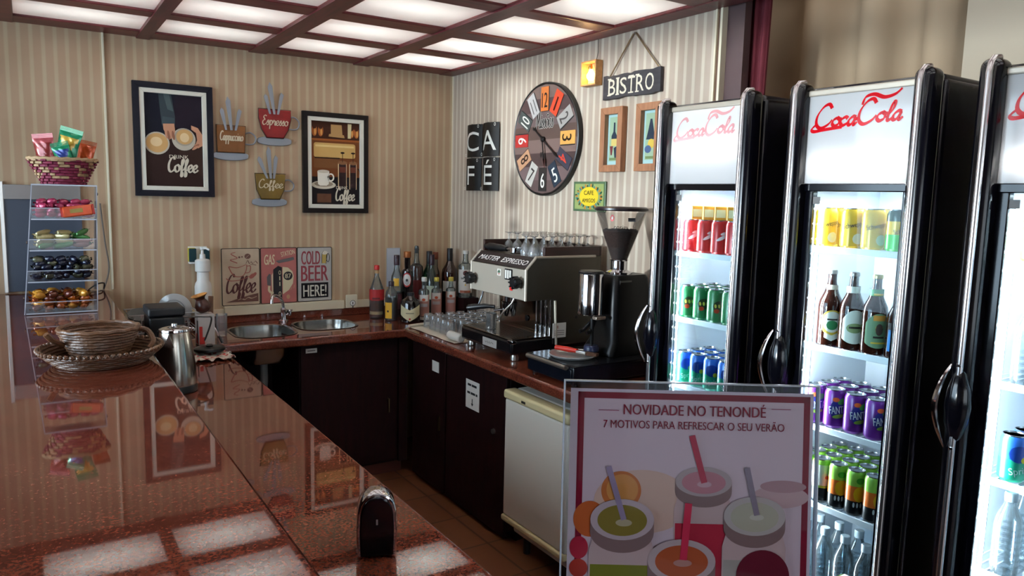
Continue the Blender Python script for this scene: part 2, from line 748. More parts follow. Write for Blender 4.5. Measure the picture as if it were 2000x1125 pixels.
# cursive letter skeletons, x height 1
SCR = {
    'c': ([[(.8, .8), (.5, 1), (.1, .75), (.05, .35), (.35, 0), (.7, .1), (1, .35)]], .92),
    'o': ([[(.5, 1), (.1, .75), (.05, .3), (.4, 0), (.8, .25), (.8, .75), (.5, 1), (.75, .8), (1.05, .85)]], .98),
    'e': ([[(0, .35), (.5, .5), (.75, .8), (.5, 1), (.15, .75), (.1, .3), (.4, 0), (.75, .1), (1, .35)]], .92),
    'f': ([[(0, .3), (.4, 1.0), (.60, 1.55), (.45, 1.75), (.3, 1.4), (.28, 0), (.24, -.50), (.42, -.62), (.5, -.2), (.3, .1), (.85, .4)]], .72),
    'a': ([[(.78, .85), (.45, 1), (.08, .6), (.15, .05), (.5, .12), (.78, .9), (.72, .2), (.85, 0), (1.1, .3)]], 1.02),
    'l': ([[(0, .3), (.5, 1.3), (.5, 2), (.3, 2), (.2, 1.2), (.2, .2), (.4, 0), (.75, .3)]], .68),
    'p': ([[(0, .5), (.25, 1), (.18, -.85)], [(.22, .7), (.6, 1), (.85, .6), (.6, .05), (.25, .15)]], .98),
    'r': ([[(0, .4), (.25, 1.05), (.3, .85), (.65, .85), (.55, .2), (.7, 0), (.9, .3)]], .82),
    's': ([[(0, .3), (.45, 1.05), (.5, .6), (.65, .25), (.4, 0), (.12, .15)]], .74),
    'u': ([[(0, .5), (.15, 1), (.1, .2), (.35, 0), (.7, .4), (.75, 1), (.75, .15), (.9, 0), (1.1, .3)]], 1.02),
    'i': ([[(0, .4), (.2, 1), (.2, .15), (.35, 0), (.55, .3)], [(.25, 1.4), (.28, 1.5)]], .5),
    'n': ([[(0, .6), (.15, 1), (.15, 0)], [(.15, .6), (.5, 1), (.65, .8), (.65, .1), (.8, 0), (1, .3)]], .98),
    'h': ([[(0, .3), (.4, 1.5), (.4, 2), (.2, 1.8), (.15, 0)], [(.15, .6), (.5, 1), (.65, .8), (.65, .1), (.8, 0), (1, .3)]], .98),
    'C': ([[(1.1, 1.7), (.9, 2.0), (.45, 1.8), (.1, 1.1), (.15, .3), (.55, -.02), (1, .2), (1.25, .5)]], 1.2),
    'E': ([[(1, 1.8), (.6, 2), (.25, 1.6), (.6, 1.1), (.2, .9), (.05, .4), (.4, 0), (1, .3)]], 1.05),
    'M': ([[(-.1, .2), (.1, .0), (.4, 2)], [(.4, 2), (.8, .3)], [(.8, .3), (1.3, 2)], [(1.3, 2), (1.3, .2), (1.5, 0), (1.7, .2)]], 1.7),
    '~': ([[(.2, 1.3), (.4, 1.5), (.6, 1.35), (.8, 1.5)]], 0),
}


def script(word, x, y, xh, slant=0.15, w=None):
    """strokes of a cursive word centred on (x, y)"""
    out, cx = [], 0.0
    for ch in word:
        st, adv = SCR[ch]
        if ch == '~':
            for s_ in st:
                out.append([(cx - 1.0 + a, b) for a, b in s_])
            continue
        for s_ in st:
            out.append([(cx + a, b) for a, b in s_])
        cx += adv
    k = xh if w is None else w / cx
    return [[(x + (a - cx / 2 + slant * b) * k, y + (b - 0.5) * xh) for a, b in s_] for s_ in out]
# ================================================================ the setting
ORD = ['first', 'second', 'third', 'fourth', 'fifth', 'sixth', 'seventh', 'eighth', 'ninth', 'tenth', 'eleventh', 'twelfth']
PLASTER = P('plain_plaster', '#b9aa98', 0.7, var=0.05)
BROWN = wood('soffit_wood', '#4a2f27', '#63423a', 5, 0.5, 'X')
MAHOG = wood('mahogany_beam', '#4a1517', '#6e2528', 5, 0.38, 'X')
DARKW = wood('dark_cabinet_wood', '#140405', '#22090a', 5, 0.6, 'Z', spec=0.15)
GR = granite()

struct(MB().box(-4.6, 1.0, -9.2, 0.12, -0.06, 0, tiles('terracotta_tiles', '#6a3f2b', '#75472f', '#4a2c20', 0.33)), 'floor')
struct(MB().box(-4.6, 0.12, 0, 0.12, 0, 2.8, wallpaper('X')), 'wall_back')
struct(MB().box(0, 0.12, -2.335, 0, 0, 2.8, wallpaper('Y')), 'wall_right')
struct(MB().box(-4.6, -4.5, -0.30, 0, 0, 2.8, PLASTER).box(-4.6, -4.5, -9.0, -3.5, 0, 2.8, PLASTER).box(-4.6, -4.5, -3.5, -0.3, 0, 0.2, PLASTER)
       .box(-4.6, -4.5, -3.5, -0.3, 2.6, 2.8, PLASTER), 'wall_left')
w = MB()
for a, b, c, d in ((-4.6, -4.3, 0, 2.8), (1.0, 0.4, 0, 2.8), (-4.3, 0.4, 0, 0.4), (-4.3, 0.4, 2.5, 2.8)):
    w.box(a, b, -9.1, -9.0, c, d, PLASTER)
struct(w, 'wall_front')
struct(MB().box(0.75, 0.85, -9.0, -2.3, 0, 2.8, PLASTER), 'wall_side')
FRM = P('window_frame_paint', '#3d2a22', 0.4)
w = MB()
for x in (-4.3, -2.75, -1.2, 0.34):
    w.box(x, x + 0.06, -9.06, -9.0, 0.4, 2.5, FRM)
for z in (0.4, 2.44):
    w.box(-4.3, 0.4, -9.06, -9.0, z, z + 0.06, FRM)
w.box(-4.25, 0.35, -9.035, -9.03, 0.45, 2.45, thin_glass('window_glass', '#f4fbff'))
struct(w, 'window_1')
w = MB()
for y in (-3.5, -2.0, -0.36):
    w.box(-4.58, -4.52, y, y + 0.06, 0.2, 2.6, FRM)
for z in (0.2, 2.54):
    w.box(-4.58, -4.52, -3.5, -0.3, z, z + 0.06, FRM)
w.box(-4.555, -4.55, -3.45, -0.35, 0.25, 2.55, thin_glass('window_glass', '#f4fbff'))
struct(w, 'window_2')
struct(MB().box(-4.6, 1.0, -9.1, 0.12, 2.8, 2.88, PLASTER), 'ceiling')
struct(MB().box(-4.5, -2.58, -9.0, 0, 2.5, 2.8, BROWN), 'ceiling_soffit')
LB = P('lightbox_white', '#f2f0ea', 0.8)
struct(MB().box(-2.58, 0.0, -4.7, 0, 2.72, 2.75, LB).box(-2.58, 0.0, -4.74, -4.70, 2.5, 2.75, MAHOG), 'ceiling_light_box')

BX = [(-2.58, -2.495), (-1.945, -1.88), (-1.355, -1.255), (-0.715, -0.615), (-0.11, -0.0)]
BY = [(-0.17, 0.0), (-0.69, -0.565), (-1.24, -1.09), (-1.80, -1.68), (-2.41, -2.29), (-2.99, -2.87), (-3.56, -3.45), (-4.13, -4.02), (-4.70, -4.58)]
g = MB()
for a, b in BX:
    g.box(a, b, -4.70, 0, 2.493, 2.60, MAHOG, 0.006)
for a, b in BY:
    g.box(-2.58, 0.0, a, b, 2.497, 2.60, MAHOG, 0.006)
for a, b in BX[1:4]:                       # raised coving along each beam
    g.box(a - 0.0, b + 0.0, -4.70, 0, 2.490, 2.501, wood('mahogany_face', '#441519', '#66242a', 5, 0.4, 'Y'))
struct(g, 'ceiling_grid')
DIF = diffuser('frosted_panel', '#fbfaf6', 0.6)
ROWN = ['in the row along the picture wall', 'in the second row out from the picture wall', 'in the third row out from the picture wall', 'in the fourth row out from the picture wall',
        'in the fifth row out from the picture wall', 'in the sixth row, above the bar', 'in the seventh row, above the bar', 'in the eighth row, above the bar']
CN = ['fourth from the clock wall', 'third from the clock wall', 'second from the clock wall', 'beside the clock wall']
for j in range(8):
    for i in range(4):
        x0, x1 = BX[i][1], BX[i + 1][0]
        y0, y1 = BY[j + 1][1], BY[j][0]
        m = MB().box(x0 - 0.02, x1 + 0.02, y0 - 0.02, y1 + 0.02, 2.508, 2.512, DIF)
        o = m.build('ceiling_light_panel', loc=((x0 + x1) / 2, (y0 + y1) / 2, 2.508))
        tag(o, 'frosted lit ceiling panel ' + CN[i] + ', ' + ROWN[j], 'ceiling light', 'backlit panels in the mahogany ceiling grid')
        k = random.Random(i * 31 + j * 7).uniform(0.85, 1.15)
        if j == 0:
            k *= 0.8
        lamp('ceiling_tube', 'AREA', ((x0 + x1) / 2, (y0 + y1) / 2 - 0.02, 2.69), (0, 0, -1), 7.3 * k, (0.95, 0.97, 0.985), (x1 - x0) * 0.86, 0.10)

CREAM = P('cream_paint', '#d9cdb2', 0.5, var=0.05)
for nm, y0, y1 in (('trim_1', -2.345, -2.335), ('trim_2', -2.375, -2.362)):
    struct(MB().box(-0.012, 0.12, y0, y1, 0, 2.50, CREAM, 0.002), nm)
struct(MB().box(0.0, 0.12, -2.362, -2.345, 0, 2.5, P('tan_gap', '#6f5245', 0.6)), 'trim_3')
struct(MB().box(0.02, 0.06, -2.465, -2.375, 0, 2.8, P('plum_brown_paint', '#4e3a3a', 0.45, var=0.08)), 'pillar')
struct(MB().box(-2.111, -2.099, -0.012, 0, 1.13, 2.50, CREAM, 0.003), 'trim_4')          # vertical wallpaper batten
struct(MB().box(-0.004, 0, -0.006, 0, 0.9, 2.50, CREAM), 'trim_5')                       # bright seam in the corner
struct(MB().box(-1.525, -0.79, -0.035, 0, 0.945, 1.0, CREAM, 0.004).box(-2.18, -1.525, -0.02, 0, 0.945, 0.985, CREAM, 0.004)
       .box(-0.79, 0.0, -0.02, 0, 0.945, 0.995, CREAM, 0.004), 'trim_6')                 # ledge strip above the splashback


def pleats(name, label, mat, pts_top, pts_bot, z0, z1, amp, per, ph=0.0, n=90, th=0.01):
    """hanging cloth between a top edge and a bottom edge (xy segments)"""
    m = MB()
    vs, fs = [], []
    L = (Vector(pts_top[1]) - Vector(pts_top[0])).length
    rows = 12
    for r in range(rows + 1):
        t = r / rows
        a = Vector(pts_top[0]).lerp(Vector(pts_bot[0]), t)
        b = Vector(pts_top[1]).lerp(Vector(pts_bot[1]), t)
        nrm = Vector((-(b - a).y, (b - a).x)).normalized()
        for side in (0, 1):
            for k in range(n + 1):
                p = a.lerp(b, k / n)
                s = math.sin(2 * PI * (k / n * L / per) + ph)
                s = math.copysign(abs(s) ** 0.8, s)
                q = p + nrm * (amp * s * (0.85 + 0.15 * t) + side * th)
                vs.append((q.x, q.y, z1 + (z0 - z1) * t))
    W2 = 2 * (n + 1)
    for r in range(rows):
        for side in (0, 1):
            for k in range(n):
                i = r * W2 + side * (n + 1) + k
                f = (i, i + 1, i + 1 + W2, i + W2)
                fs.append(f if side else f[::-1])
        for k in (0, n):
            i = r * W2 + k
            fs.append((i, i + n + 1, i + n + 1 + W2, i + W2))
    m.add(vs, fs, mat)
    o = m.build(name, sharp=1.2, loc=(pts_top[0][0], pts_top[0][1], z0))
    tag(o, label, 'curtain')
    return o


pleats('red_drape', 'dark red drape hanging between the brown pillar and the beige curtain', P('wine_red_cloth', '#5a1420', 0.8, bump=0.1, bscale=300),
       ((0.09, -2.43), (0.09, -2.535)), ((0.09, -2.43), (0.09, -2.470)), 0.02, 2.79, 0.012, 0.05)
pleats('beige_curtain', 'beige curtain in broad vertical folds behind the first two drink coolers', P('beige_cloth', '#a08a70', 0.85, bump=0.08, bscale=400),
       ((0.45, -2.05), (0.45, -3.15)), ((0.45, -2.05), (0.45, -3.15)), 0.02, 2.79, 0.06, 0.27, 0.6)
pleats('beige_curtain', 'smoother grey beige curtain behind the third drink cooler', P('grey_beige_cloth', '#aea08c', 0.85, bump=0.08, bscale=400),
       ((0.42, -3.14), (0.42, -5.2)), ((0.42, -3.14), (0.42, -5.2)), 0.02, 2.79, 0.012, 0.7)

# ================================================================ bar and worktops
bar = thing('bar_counter', 'dark panelled bar base carrying the high red granite bar top', 'bar counter', (-2.45, -2.3, 0))
MB().box(-2.78, -2.20, -4.7, -0.01, 0.0, 1.09, DARKW, 0.004).build('base', bar)
br = thing('bar_counter', 'short return of the bar base under the framed poster', 'bar counter', (-1.85, -4.35, 0))
MB().box(-2.17, -1.5, -4.68, -4.03, 0, 1.09, DARKW, 0.004).build('base', br)
MB().box(-2.14, -1.53, -4.02, -4.015, 0.12, 1.05, DARKW, 0.002).build('panel', br)
MB().box(-2.80, -2.195, -4.72, -0.01, 0.0, 0.10, P('black_kickboard', '#0b0807', 0.6)).build('kickboard', bar)
o = MB().prism([(-2.90, -0.005), (-2.90, -4.80), (-1.45, -4.80), (-1.45, -3.975), (-2.14, -3.975), (-2.14, -0.005)], 1.09, 1.13, GR, bev=0.007).build('granite_bar_top', loc=(-2.5, -2.4, 1.09))
tag(o, 'high polished red granite bar top with the candy stand and wicker tray on it', 'countertop')
sb = thing('service_cabinet', 'dark wooden cabinet under the low granite shelf behind the bar', 'cabinet', (-1.95, -2.3, 0))
MB().box(-2.165, -1.72, -3.97, -0.70, 0.08, 0.845, DARKW, 0.003).build('carcass', sb)
MB().box(-2.165, -1.76, -3.97, -0.70, 0.0, 0.08, P('black_kickboard')).build('plinth', sb)
for k in range(4):
    y = -3.92 + k * 0.80
    d = MB().box(-1.72, -1.702, y, y + 0.76, 0.11, 0.82, DARKW, 0.003).build('door', sb)
    MB().tube([(-1.702, y + 0.70, 0.62), (-1.675, y + 0.70, 0.62), (-1.675, y + 0.70, 0.74), (-1.702, y + 0.70, 0.74)], 0.005, STEEL()).build('handle', d)
o = MB().box(-2.195, -1.675, -3.972, -0.668, 0.845, 0.885, GR, 0.010, 3).build('granite_service_shelf', loc=(-1.95, -2.3, 0.845))
tag(o, 'lower polished red granite shelf behind the bar, carrying the kettle', 'countertop')

wt = thing('granite_worktop', 'L-shaped red granite worktop with the sink and espresso machine', 'countertop', (-0.6, -0.6, 0.86))
outer = [(-2.19, -0.005), (-2.19, -0.65), (-0.64, -0.65), (-0.64, -2.42), (-0.005, -2.42), (-0.005, -0.005)]
h1 = rrect(-1.56, -0.555, -1.235, -0.175, 0.11)
h2 = rrect(-1.185, -0.475, -0.845, -0.145, 0.11)
MB().prism(outer, 0.862, 0.90, GR, holes=[h1, h2]).build('slab', wt)
b = MB()                                    # rounded front nosing
b.box(-2.19, -0.632, -0.665, -0.64, 0.852, 0.9015, GR, 0.011, 3)
b.box(-0.655, -0.63, -2.42, -0.64, 0.852, 0.9015, GR, 0.011, 3)
b.build('nosing', wt)
MB().box(-2.19, -0.005, -0.022, -0.004, 0.90, 0.945, GR, 0.003).box(-0.022, -0.004, -2.42, -0.02, 0.90, 0.945, GR, 0.003).build('splashback', wt)

# double sink
sk = thing('double_sink', 'stainless steel double bowl sink set into the granite below the tin signs', 'sink', (-1.2, -0.35, 0.75))
SS = P('sink_steel', '#8f8d88', 0.22, 1.0, bump=0.03, bscale=120)
for (x0, y0, x1, y1), dp in (((-1.56, -0.555, -1.235, -0.175), 0.17), ((-1.185, -0.475, -0.845, -0.145), 0.13)):
    m = MB()
    prof = [(0.012, 0.9025), (0.010, 0.9035), (-0.004, 0.901), (-0.008, 0.88), (-0.022, 0.90 - dp * 0.7), (-0.05, 0.90 - dp * 0.95), (-0.11, 0.90 - dp)]
    vs, fs, N = [], [], None
    for off, z in prof:
        lp = rrect(x0 - off, y0 - off, x1 + off, y1 + off, max(0.11 + off, 0.02), 8)
        N = len(lp)
        vs += [(x, y, z) for x, y in lp]
    for r in range(len(prof) - 1):
        for k in range(N):
            k2 = (k + 1) % N
            fs.append((r * N + k, r * N + k2, (r + 1) * N + k2, (r + 1) * N + k))
    fs.append(tuple(range((len(prof) - 1) * N, len(prof) * N)))
    m.add(vs, fs, SS)
    o = m.build('bowl', sk)
    cx, cy = (x0 + x1) / 2, (y0 + y1) / 2
    MB().lathe([(0.0, 0.9035 - dp), (0.034, 0.9035 - dp), (0.038, 0.901 - dp)], CH(), 20, T(cx, cy, 0)).build('drain', o)
MB().tube([(-1.39, -0.36, 0.725), (-1.39, -0.36, 0.60), (-1.40, -0.36, 0.52), (-1.36, -0.34, 0.46), (-1.36, -0.34, 0.30)], 0.022, P('grey_drain_pipe', '#8a8784', 0.5), 12, smooth=3).build('drain_pipe', sk)

fc = thing('kitchen_faucet', 'chrome swan-neck faucet rising behind the two sink bowls', 'faucet', (-1.20, -0.095, 0.90))
MB().lathe([(0.028, 0.901), (0.028, 0.908), (0.018, 0.915), (0.015, 0.97), (0.018, 0.975), (0.012, 0.985)], CH(), 20, T(-1.20, -0.095, 0)).build('base', fc)
MB().tube([(-1.20, -0.095, 0.975), (-1.203, -0.10, 1.01), (-1.217, -0.11, 1.04), (-1.245, -0.135, 1.062), (-1.275, -0.16, 1.07), (-1.288, -0.175, 1.055), (-1.292, -0.182, 1.025)], 0.0095, CH(), 12, smooth=4).build('spout', fc)
m = MB().lathe([(0.013, 0), (0.016, 0.012), (0.016, 0.03), (0.01, 0.036)], CH(), 14, T(-1.165, -0.095, 0.935))
for k in range(3):
    a = k * 2 * PI / 3
    m.tube([(-1.165, -0.095, 0.965), (-1.165 + 0.02 * math.cos(a), -0.095 + 0.02 * math.sin(a), 0.968)], 0.005, CH(), 8)
m.build('tap_handle', fc)
MB().tube([(-1.20, -0.095, 0.94), (-1.165, -0.095, 0.94)], 0.008, CH(), 8).build('tap_arm', fc)

# cabinets below
bc = thing('sink_cabinet', 'dark wooden cabinet under the sink with one open bay', 'cabinet', (-1.2, -0.35, 0))
m = MB().box(-1.66, -1.64, -0.60, -0.02, 0.08, 0.86, DARKW).box(-1.255, -1.235, -0.58, -0.02, 0.08, 0.86, DARKW).box(-1.66, -0.62, -0.03, -0.02, 0.08, 0.86, DARKW).box(-1.66, -0.62, -0.58, -0.02, 0.08, 0.10, DARKW)
m.box(-0.66, -0.605, -0.60, -0.56, 0.08, 0.85, DARKW)
m.build('carcass', bc)
MB().box(-1.66, -0.62, -0.545, -0.52, 0.0, 0.08, wood('reddish_plinth', '#4a1f15', '#5d2a1c', 4, 0.5, 'X')).build('plinth', bc)
d = MB().box(-1.25, -0.67, -0.60, -0.582, 0.10, 0.845, DARKW, 0.003).build('door', bc)
MB().box(-1.223, -1.16, -0.603, -0.60, 0.80, 0.825, PAPER()).rect(-1.214, -0.003, -1.17, 0.003, 0, P('grey_print', '#77716c', 0.7), M=T(0, -0.6035, 0.8125) @ RX(PI / 2)).build('name_sticker', d, label='small white name sticker')
MB().tube([(-0.73, -0.600, 0.40), (-0.73, -0.615, 0.40), (-0.73, -0.615, 0.48), (-0.73, -0.600, 0.48)], 0.004, P('aged_brass', '#6b5a3c', 0.35, 1.0)).build('handle', d)

for nm, lab, y0, y1, lb in (('side_cabinet', 'narrow dark cabinet beside the sink corner with a small blank white label', -1.075, -0.66, 0), ('side_cabinet', 'dark cabinet with a white paper notice, next to the small white fridge', -1.70, -1.085, 1)):
    c = thing(nm, lab, 'cabinet', (-0.3, (y0 + y1) / 2, 0))
    MB().box(-0.58, -0.03, y0, y1, 0.06, 0.85, DARKW, 0.002).build('carcass', c)
    MB().box(-0.53, -0.05, y0, y1, 0.0, 0.06, P('black_kickboard')).build('plinth', c)
    d = MB().box(-0.60, -0.58, y0 + 0.004, y1 - 0.004, 0.03, 0.84, DARKW, 0.003).build('door', c)
    K = RZ(-PI / 2) @ RX(PI / 2)
    ink = P('black_ink', '#1a1718', 0.7)
    if lb == 0:
        MB().box(-0.603, -0.60, -1.0, -0.92, 0.705, 0.765, PAPER()).build('label', d)
        MB().box(-0.612, -0.60, -1.02, -1.012, 0.38, 0.46, P('aged_brass')).build('handle', d)
    else:
        m = MB().box(-0.602, -0.60, -1.443, -1.307, 0.595, 0.745, PAPER())
        n = T(-0.6025, -1.375, 0.67) @ K
        for yy, ws in ((0.05, (0.035, 0.05)), (0.008, (0.03, 0.045, 0.018))):          # two unreadable printed lines
            xx = -sum(ws) / 2 - 0.006
            for w_ in ws:
                m.rect(xx, yy - 0.006, xx + w_, yy + 0.006, 0.0002, ink, M=n)
                xx += w_ + 0.006
        m.flat([(-0.004, -0.02), (0.004, -0.02), (0.004, -0.045), (0.012, -0.045), (0, -0.06), (-0.012, -0.045), (-0.004, -0.045)], 0.0002, ink, M=n)
        m.build('paper_notice', d, label='white paper notice with an arrow pointing down')
        MB().lathe([(0.0, 0.012), (0.012, 0.012), (0.014, 0.0)], STEEL(), 16, T(-0.60, -1.59, 0.54) @ RY(-PI / 2)).build('lock', d)

# small fridge below the worktop
mf = thing('mini_fridge', 'small white fridge with a cream door under the worktop', 'fridge', (-0.36, -2.02, 0))
FW = P('fridge_white', '#e6e0d4', 0.35, bump=0.02, bscale=500)
FC = P('yellowed_cream', '#dccd9e', 0.4)
MB().box(-0.60, -0.08, -2.25, -1.78, 0.10, 0.805, FW, 0.01).build('body', mf)
d = MB().box(-0.66, -0.605, -2.262, -1.775, 0.20, 0.765, FW, 0.012, 3).build('door', mf)
MB().box(-0.668, -0.60, -2.266, -1.771, 0.763, 0.806, FC, 0.012, 3).build('door_cap', d, label='yellowed top cap of the fridge door')
MB().box(-0.668, -0.60, -2.266, -1.771, 0.172, 0.202, FC, 0.010, 3).build('door_foot', d, label='yellowed bottom strip of the fridge door')
MB().box(-0.6695, -0.667, -1.955, -1.925, 0.776, 0.787, P('dark_badge', '#2a2622', 0.3)).build('badge', d, label='small dark badge')
for y in (-2.20, -1.83):
    MB().lathe([(0.018, 0.0), (0.02, 0.10)], BLK(), 12, T(-0.55, y, 0)).build('foot', mf)
MB().box(-0.58, -0.10, -2.24, -1.79, 0.10, 0.105, BLK()).build('bottom_plate', mf)
# ================================================================ pictures and signs on the walls
NAVY = P('blue_black_frame', '#0c0b18', 0.45, spec=0.2)
MATC = P('cream_mount', '#d8d2c2', 0.6)


def frame_bars(m, x0, y0, x1, y1, w, z0, z1, mat):
    """four mitred bars"""
    for q in (((x0, y0), (x1, y0), (x1 - w, y0 + w), (x0 + w, y0 + w)), ((x1, y0), (x1, y1), (x1 - w, y1 - w), (x1 - w, y0 + w)),
              ((x1, y1), (x0, y1), (x0 + w, y1 - w), (x1 - w, y1 - w)), ((x0, y1), (x0, y0), (x0 + w, y0 + w), (x0 + w, y1 - w))):
        m.prism(list(q), z0, z1, mat, bev=0.0015)
    return m


def ink(n, c, r=0.6):
    return P('print_' + n, c, r, spec=0.15)


# ---- framed latte picture
W, H = 0.411, 0.62
fr = thing('framed_poster', 'tall dark-framed poster of two latte cups held by hands, hung beside the wallpaper seam', 'picture', (-1.771, -0.002, 1.955), BACK)
frame_bars(MB(), -W / 2, -H / 2, W / 2, H / 2, 0.033, 0.0, 0.030, NAVY).build('frame', fr, world=False)
frame_bars(MB(), -W / 2 + 0.033, -H / 2 + 0.033, W / 2 - 0.033, H / 2 - 0.033, 0.024, 0.002, 0.026, MATC).build('mount', fr, world=False)
m = MB()
x0, y0, x1, y1 = -0.1485, -0.253, 0.1485, 0.253
m.rect(x0, y0, x1, y1, 0.010, ink('table_brown', '#2c1a17'))
m.flat([(x0, y1), (x0, -0.02), (-0.02, 0.05), (0.01, y1)], 0.0103, ink('navy_shade', '#141420'))
m.flat([(0.01, y1), (-0.02, 0.05), (0.05, 0.04), (x1, 0.09), (x1, y1)], 0.0103, ink('aubergine', '#1e1520'))
m.flat([(0.0, 0.08), (x1, 0.02), (x1, -0.2), (0.03, -0.1)], 0.0103, ink('warm_brown', '#33201a'))
m.flat([(-0.075, y1), (-0.01, y1), (0.008, 0.13), (0.006, 0.085), (-0.06, 0.08), (-0.066, 0.14)], 0.0106, ink('jacket_grey', '#333c40'))
m.flat([(-0.05, y1), (-0.02, y1), (0.0, 0.16), (-0.03, 0.17)], 0.0108, ink('jacket_light', '#4a5555'))
m.flat([(-0.062, 0.088), (0.006, 0.092), (0.004, 0.125), (-0.056, 0.13)], 0.0109, ink('jacket_cuff', '#3e484c'))
cup, cof, foam = ink('cup_rim', '#b8ad9c'), ink('coffee_foam', '#c69a63'), ink('foam_light', '#dcbf92')
m.ell(-0.088, -0.018, 0.064, 0.062, 0.011, cup).ell(-0.088, -0.016, 0.056, 0.053, 0.0112, cof).ell(-0.092, -0.010, 0.03, 0.026, 0.0114, foam)
m.ell(0.050, 0.010, 0.062, 0.062, 0.0116, cup).ell(0.052, 0.022, 0.050, 0.048, 0.0118, ink('saucer_shade', '#9f9484')).ell(0.054, 0.024, 0.044, 0.042, 0.012, cof).ell(0.054, 0.02, 0.024, 0.026, 0.0122, foam)
skin, skd = ink('skin', '#b98468'), ink('skin_shade', '#8f5e48')
m.flat([(-0.056, 0.09), (0.002, 0.094), (0.006, 0.05), (-0.004, 0.02), (-0.02, 0.008), (-0.04, 0.03), (-0.054, 0.06)], 0.0124, skin)
for k in range(4):
    m.ell(-0.040 + k * 0.012, 0.035 - 0.006 * (k % 2), 0.007, 0.026, 0.0126 + k * 0.0001, skd if k % 2 else skin, rot=0.15)
m.flat([(0.09, 0.09), (0.125, 0.078), (x1, 0.04), (x1, -0.02), (0.125, -0.035), (0.105, -0.03), (0.12, 0.01), (0.115, 0.05), (0.09, 0.068)], 0.0124, skin)
for k in range(3):
    m.ell(0.121 - k * 0.006, -0.012 - k * 0.011, 0.02, 0.0065, 0.0126 + k * 0.0001, skd if k % 2 else skin, rot=0.6)
tx = ink('cream_letters', '#cfc3ae')
m.text('DRINK', 0.022, -0.088, 0.020, tx, 0.0125, w=0.100, bold=0.02)
m.nib(script('Coffee', 0.04, -0.152, 0.040, 0.12, w=0.155), tx, 0.0126, 0.0125, 0.5, 0.5)
m.build('print', fr, world=False)

# ---- framed coffee bar picture
W, H = 0.424, 0.62
fr = thing('framed_poster', 'dark-framed poster of a white cup, plunger pot and coffee machine, nearer the corner', 'picture', (-0.836, -0.002, 1.870), BACK)
frame_bars(MB(), -W / 2, -H / 2, W / 2, H / 2, 0.030, 0.0, 0.030, P('brown_black_frame', '#120b0b', 0.45, spec=0.2)).build('frame', fr, world=False)
frame_bars(MB(), -W / 2 + 0.030, -H / 2 + 0.030, W / 2 - 0.030, H / 2 - 0.030, 0.024, 0.002, 0.026, MATC).build('mount', fr, world=False)
x0, y0, x1, y1 = -0.158, -0.256, 0.158, 0.256
m = MB()
m.rect(x0, y0, x1, y1, 0.010, ink('amber_brown', '#6a3a1c'))
m.rect(x0, 0.145, x1, y1, 0.0102, ink('shelf_shadow', '#3a1c10'))
m.rect(x0, 0.138, x1, 0.150, 0.0104, ink('shelf_edge', '#8a4c22'))
for k, x in enumerate((-0.135, -0.095, 0.02, 0.105, 0.138)):
    m.ell(x, 0.198, 0.017, 0.035, 0.0104, ink('copper_cup', '#9a5528')).ell(x, 0.222, 0.012, 0.016, 0.0106, ink('copper_dark', '#3c1a0e')).ell(x + 0.004, 0.19, 0.006, 0.02, 0.0107, ink('copper_glint', '#c9904e'))
m.flat([(-0.045, 0.165), (0.06, 0.160), (0.055, 0.178), (0.045, 0.18), (0.04, 0.24), (-0.03, 0.24), (-0.03, 0.182), (-0.042, 0.18)], 0.0108, ink('tan_machine', '#a98253'))
m.flat([(0.08, 0.16), (0.1, 0.16), (0.105, 0.25), (0.08, 0.25)], 0.0108, ink('pale_shape', '#c7b98f'))
m.prism(rrect(-0.14, 0.035, 0.13, 0.125, 0.014), 0.0104, 0.0110, ink('gold_panel', '#c19a5c'))
m.rect(-0.13, 0.10, 0.12, 0.112, 0.0112, ink('gold_light', '#dcbd80'))
m.prism(rrect(-0.14, -0.03, 0.03, 0.038, 0.008), 0.0104, 0.0110, ink('brown_panel', '#6d4527'))
m.rect(-0.135, 0.028, 0.028, 0.036, 0.0113, ink('dark_gap', '#2a140b'))
m.rect(x0, y0, x1, -0.085, 0.0106, ink('dark_bench', '#191316'))
m.rect(-0.12, -0.245, -0.03, -0.19, 0.0108, ink('cup_reflection', '#5c3b2a'))
gl, mt = ink('pot_glass', '#5a3d2e'), ink('pot_metal', '#d2b48c')
for dx, k in ((0.045, 1.0), (0.115, 0.85)):
    m.rect(dx - 0.028 * k, -0.15, dx + 0.028 * k, 0.005, 0.0112, ink('pot_body', '#2c1c1c'))
    m.ell(dx, 0.006, 0.032 * k, 0.012, 0.0114, ink('pot_lid', '#7d573a'))
    m.rect(dx - 0.030 * k, -0.16, dx - 0.024 * k, 0.0, 0.0116, mt).rect(dx + 0.023 * k, -0.16, dx + 0.027 * k, 0.0, 0.0116, mt)
    m.rect(dx - 0.002, 0.01, dx + 0.002, 0.065, 0.0116, ink('rod', '#3a2416')).ell(dx, 0.068, 0.014, 0.006, 0.0118, ink('knob', '#241511'))
    m.rect(dx - 0.02 * k, -0.055, dx + 0.02 * k, -0.02, 0.0114, ink('coffee_in_pot', '#5e2f22'))
m.ring(0.145, -0.07, 0.02, 0.045, 0.007, 0.0117, ink('pot_handle', '#0f0c0d'), -PI / 2, PI / 2)
wc, ws = ink('white_cup', '#e6dccb'), ink('white_cup_shade', '#c9bda8')
m.ell(-0.078, -0.135, 0.078, 0.026, 0.0120, ws).ell(-0.078, -0.130, 0.06, 0.017, 0.0122, ink('saucer_well', '#8c7b68'))
m.flat([(-0.118, -0.052), (-0.042, -0.052), (-0.046, -0.13), (-0.06, -0.14), (-0.102, -0.14), (-0.115, -0.13)], 0.0124, wc)
m.ell(-0.08, -0.052, 0.038, 0.010, 0.0126, ws).ring(-0.032, -0.088, 0.022, 0.026, 0.009, 0.0124, wc)
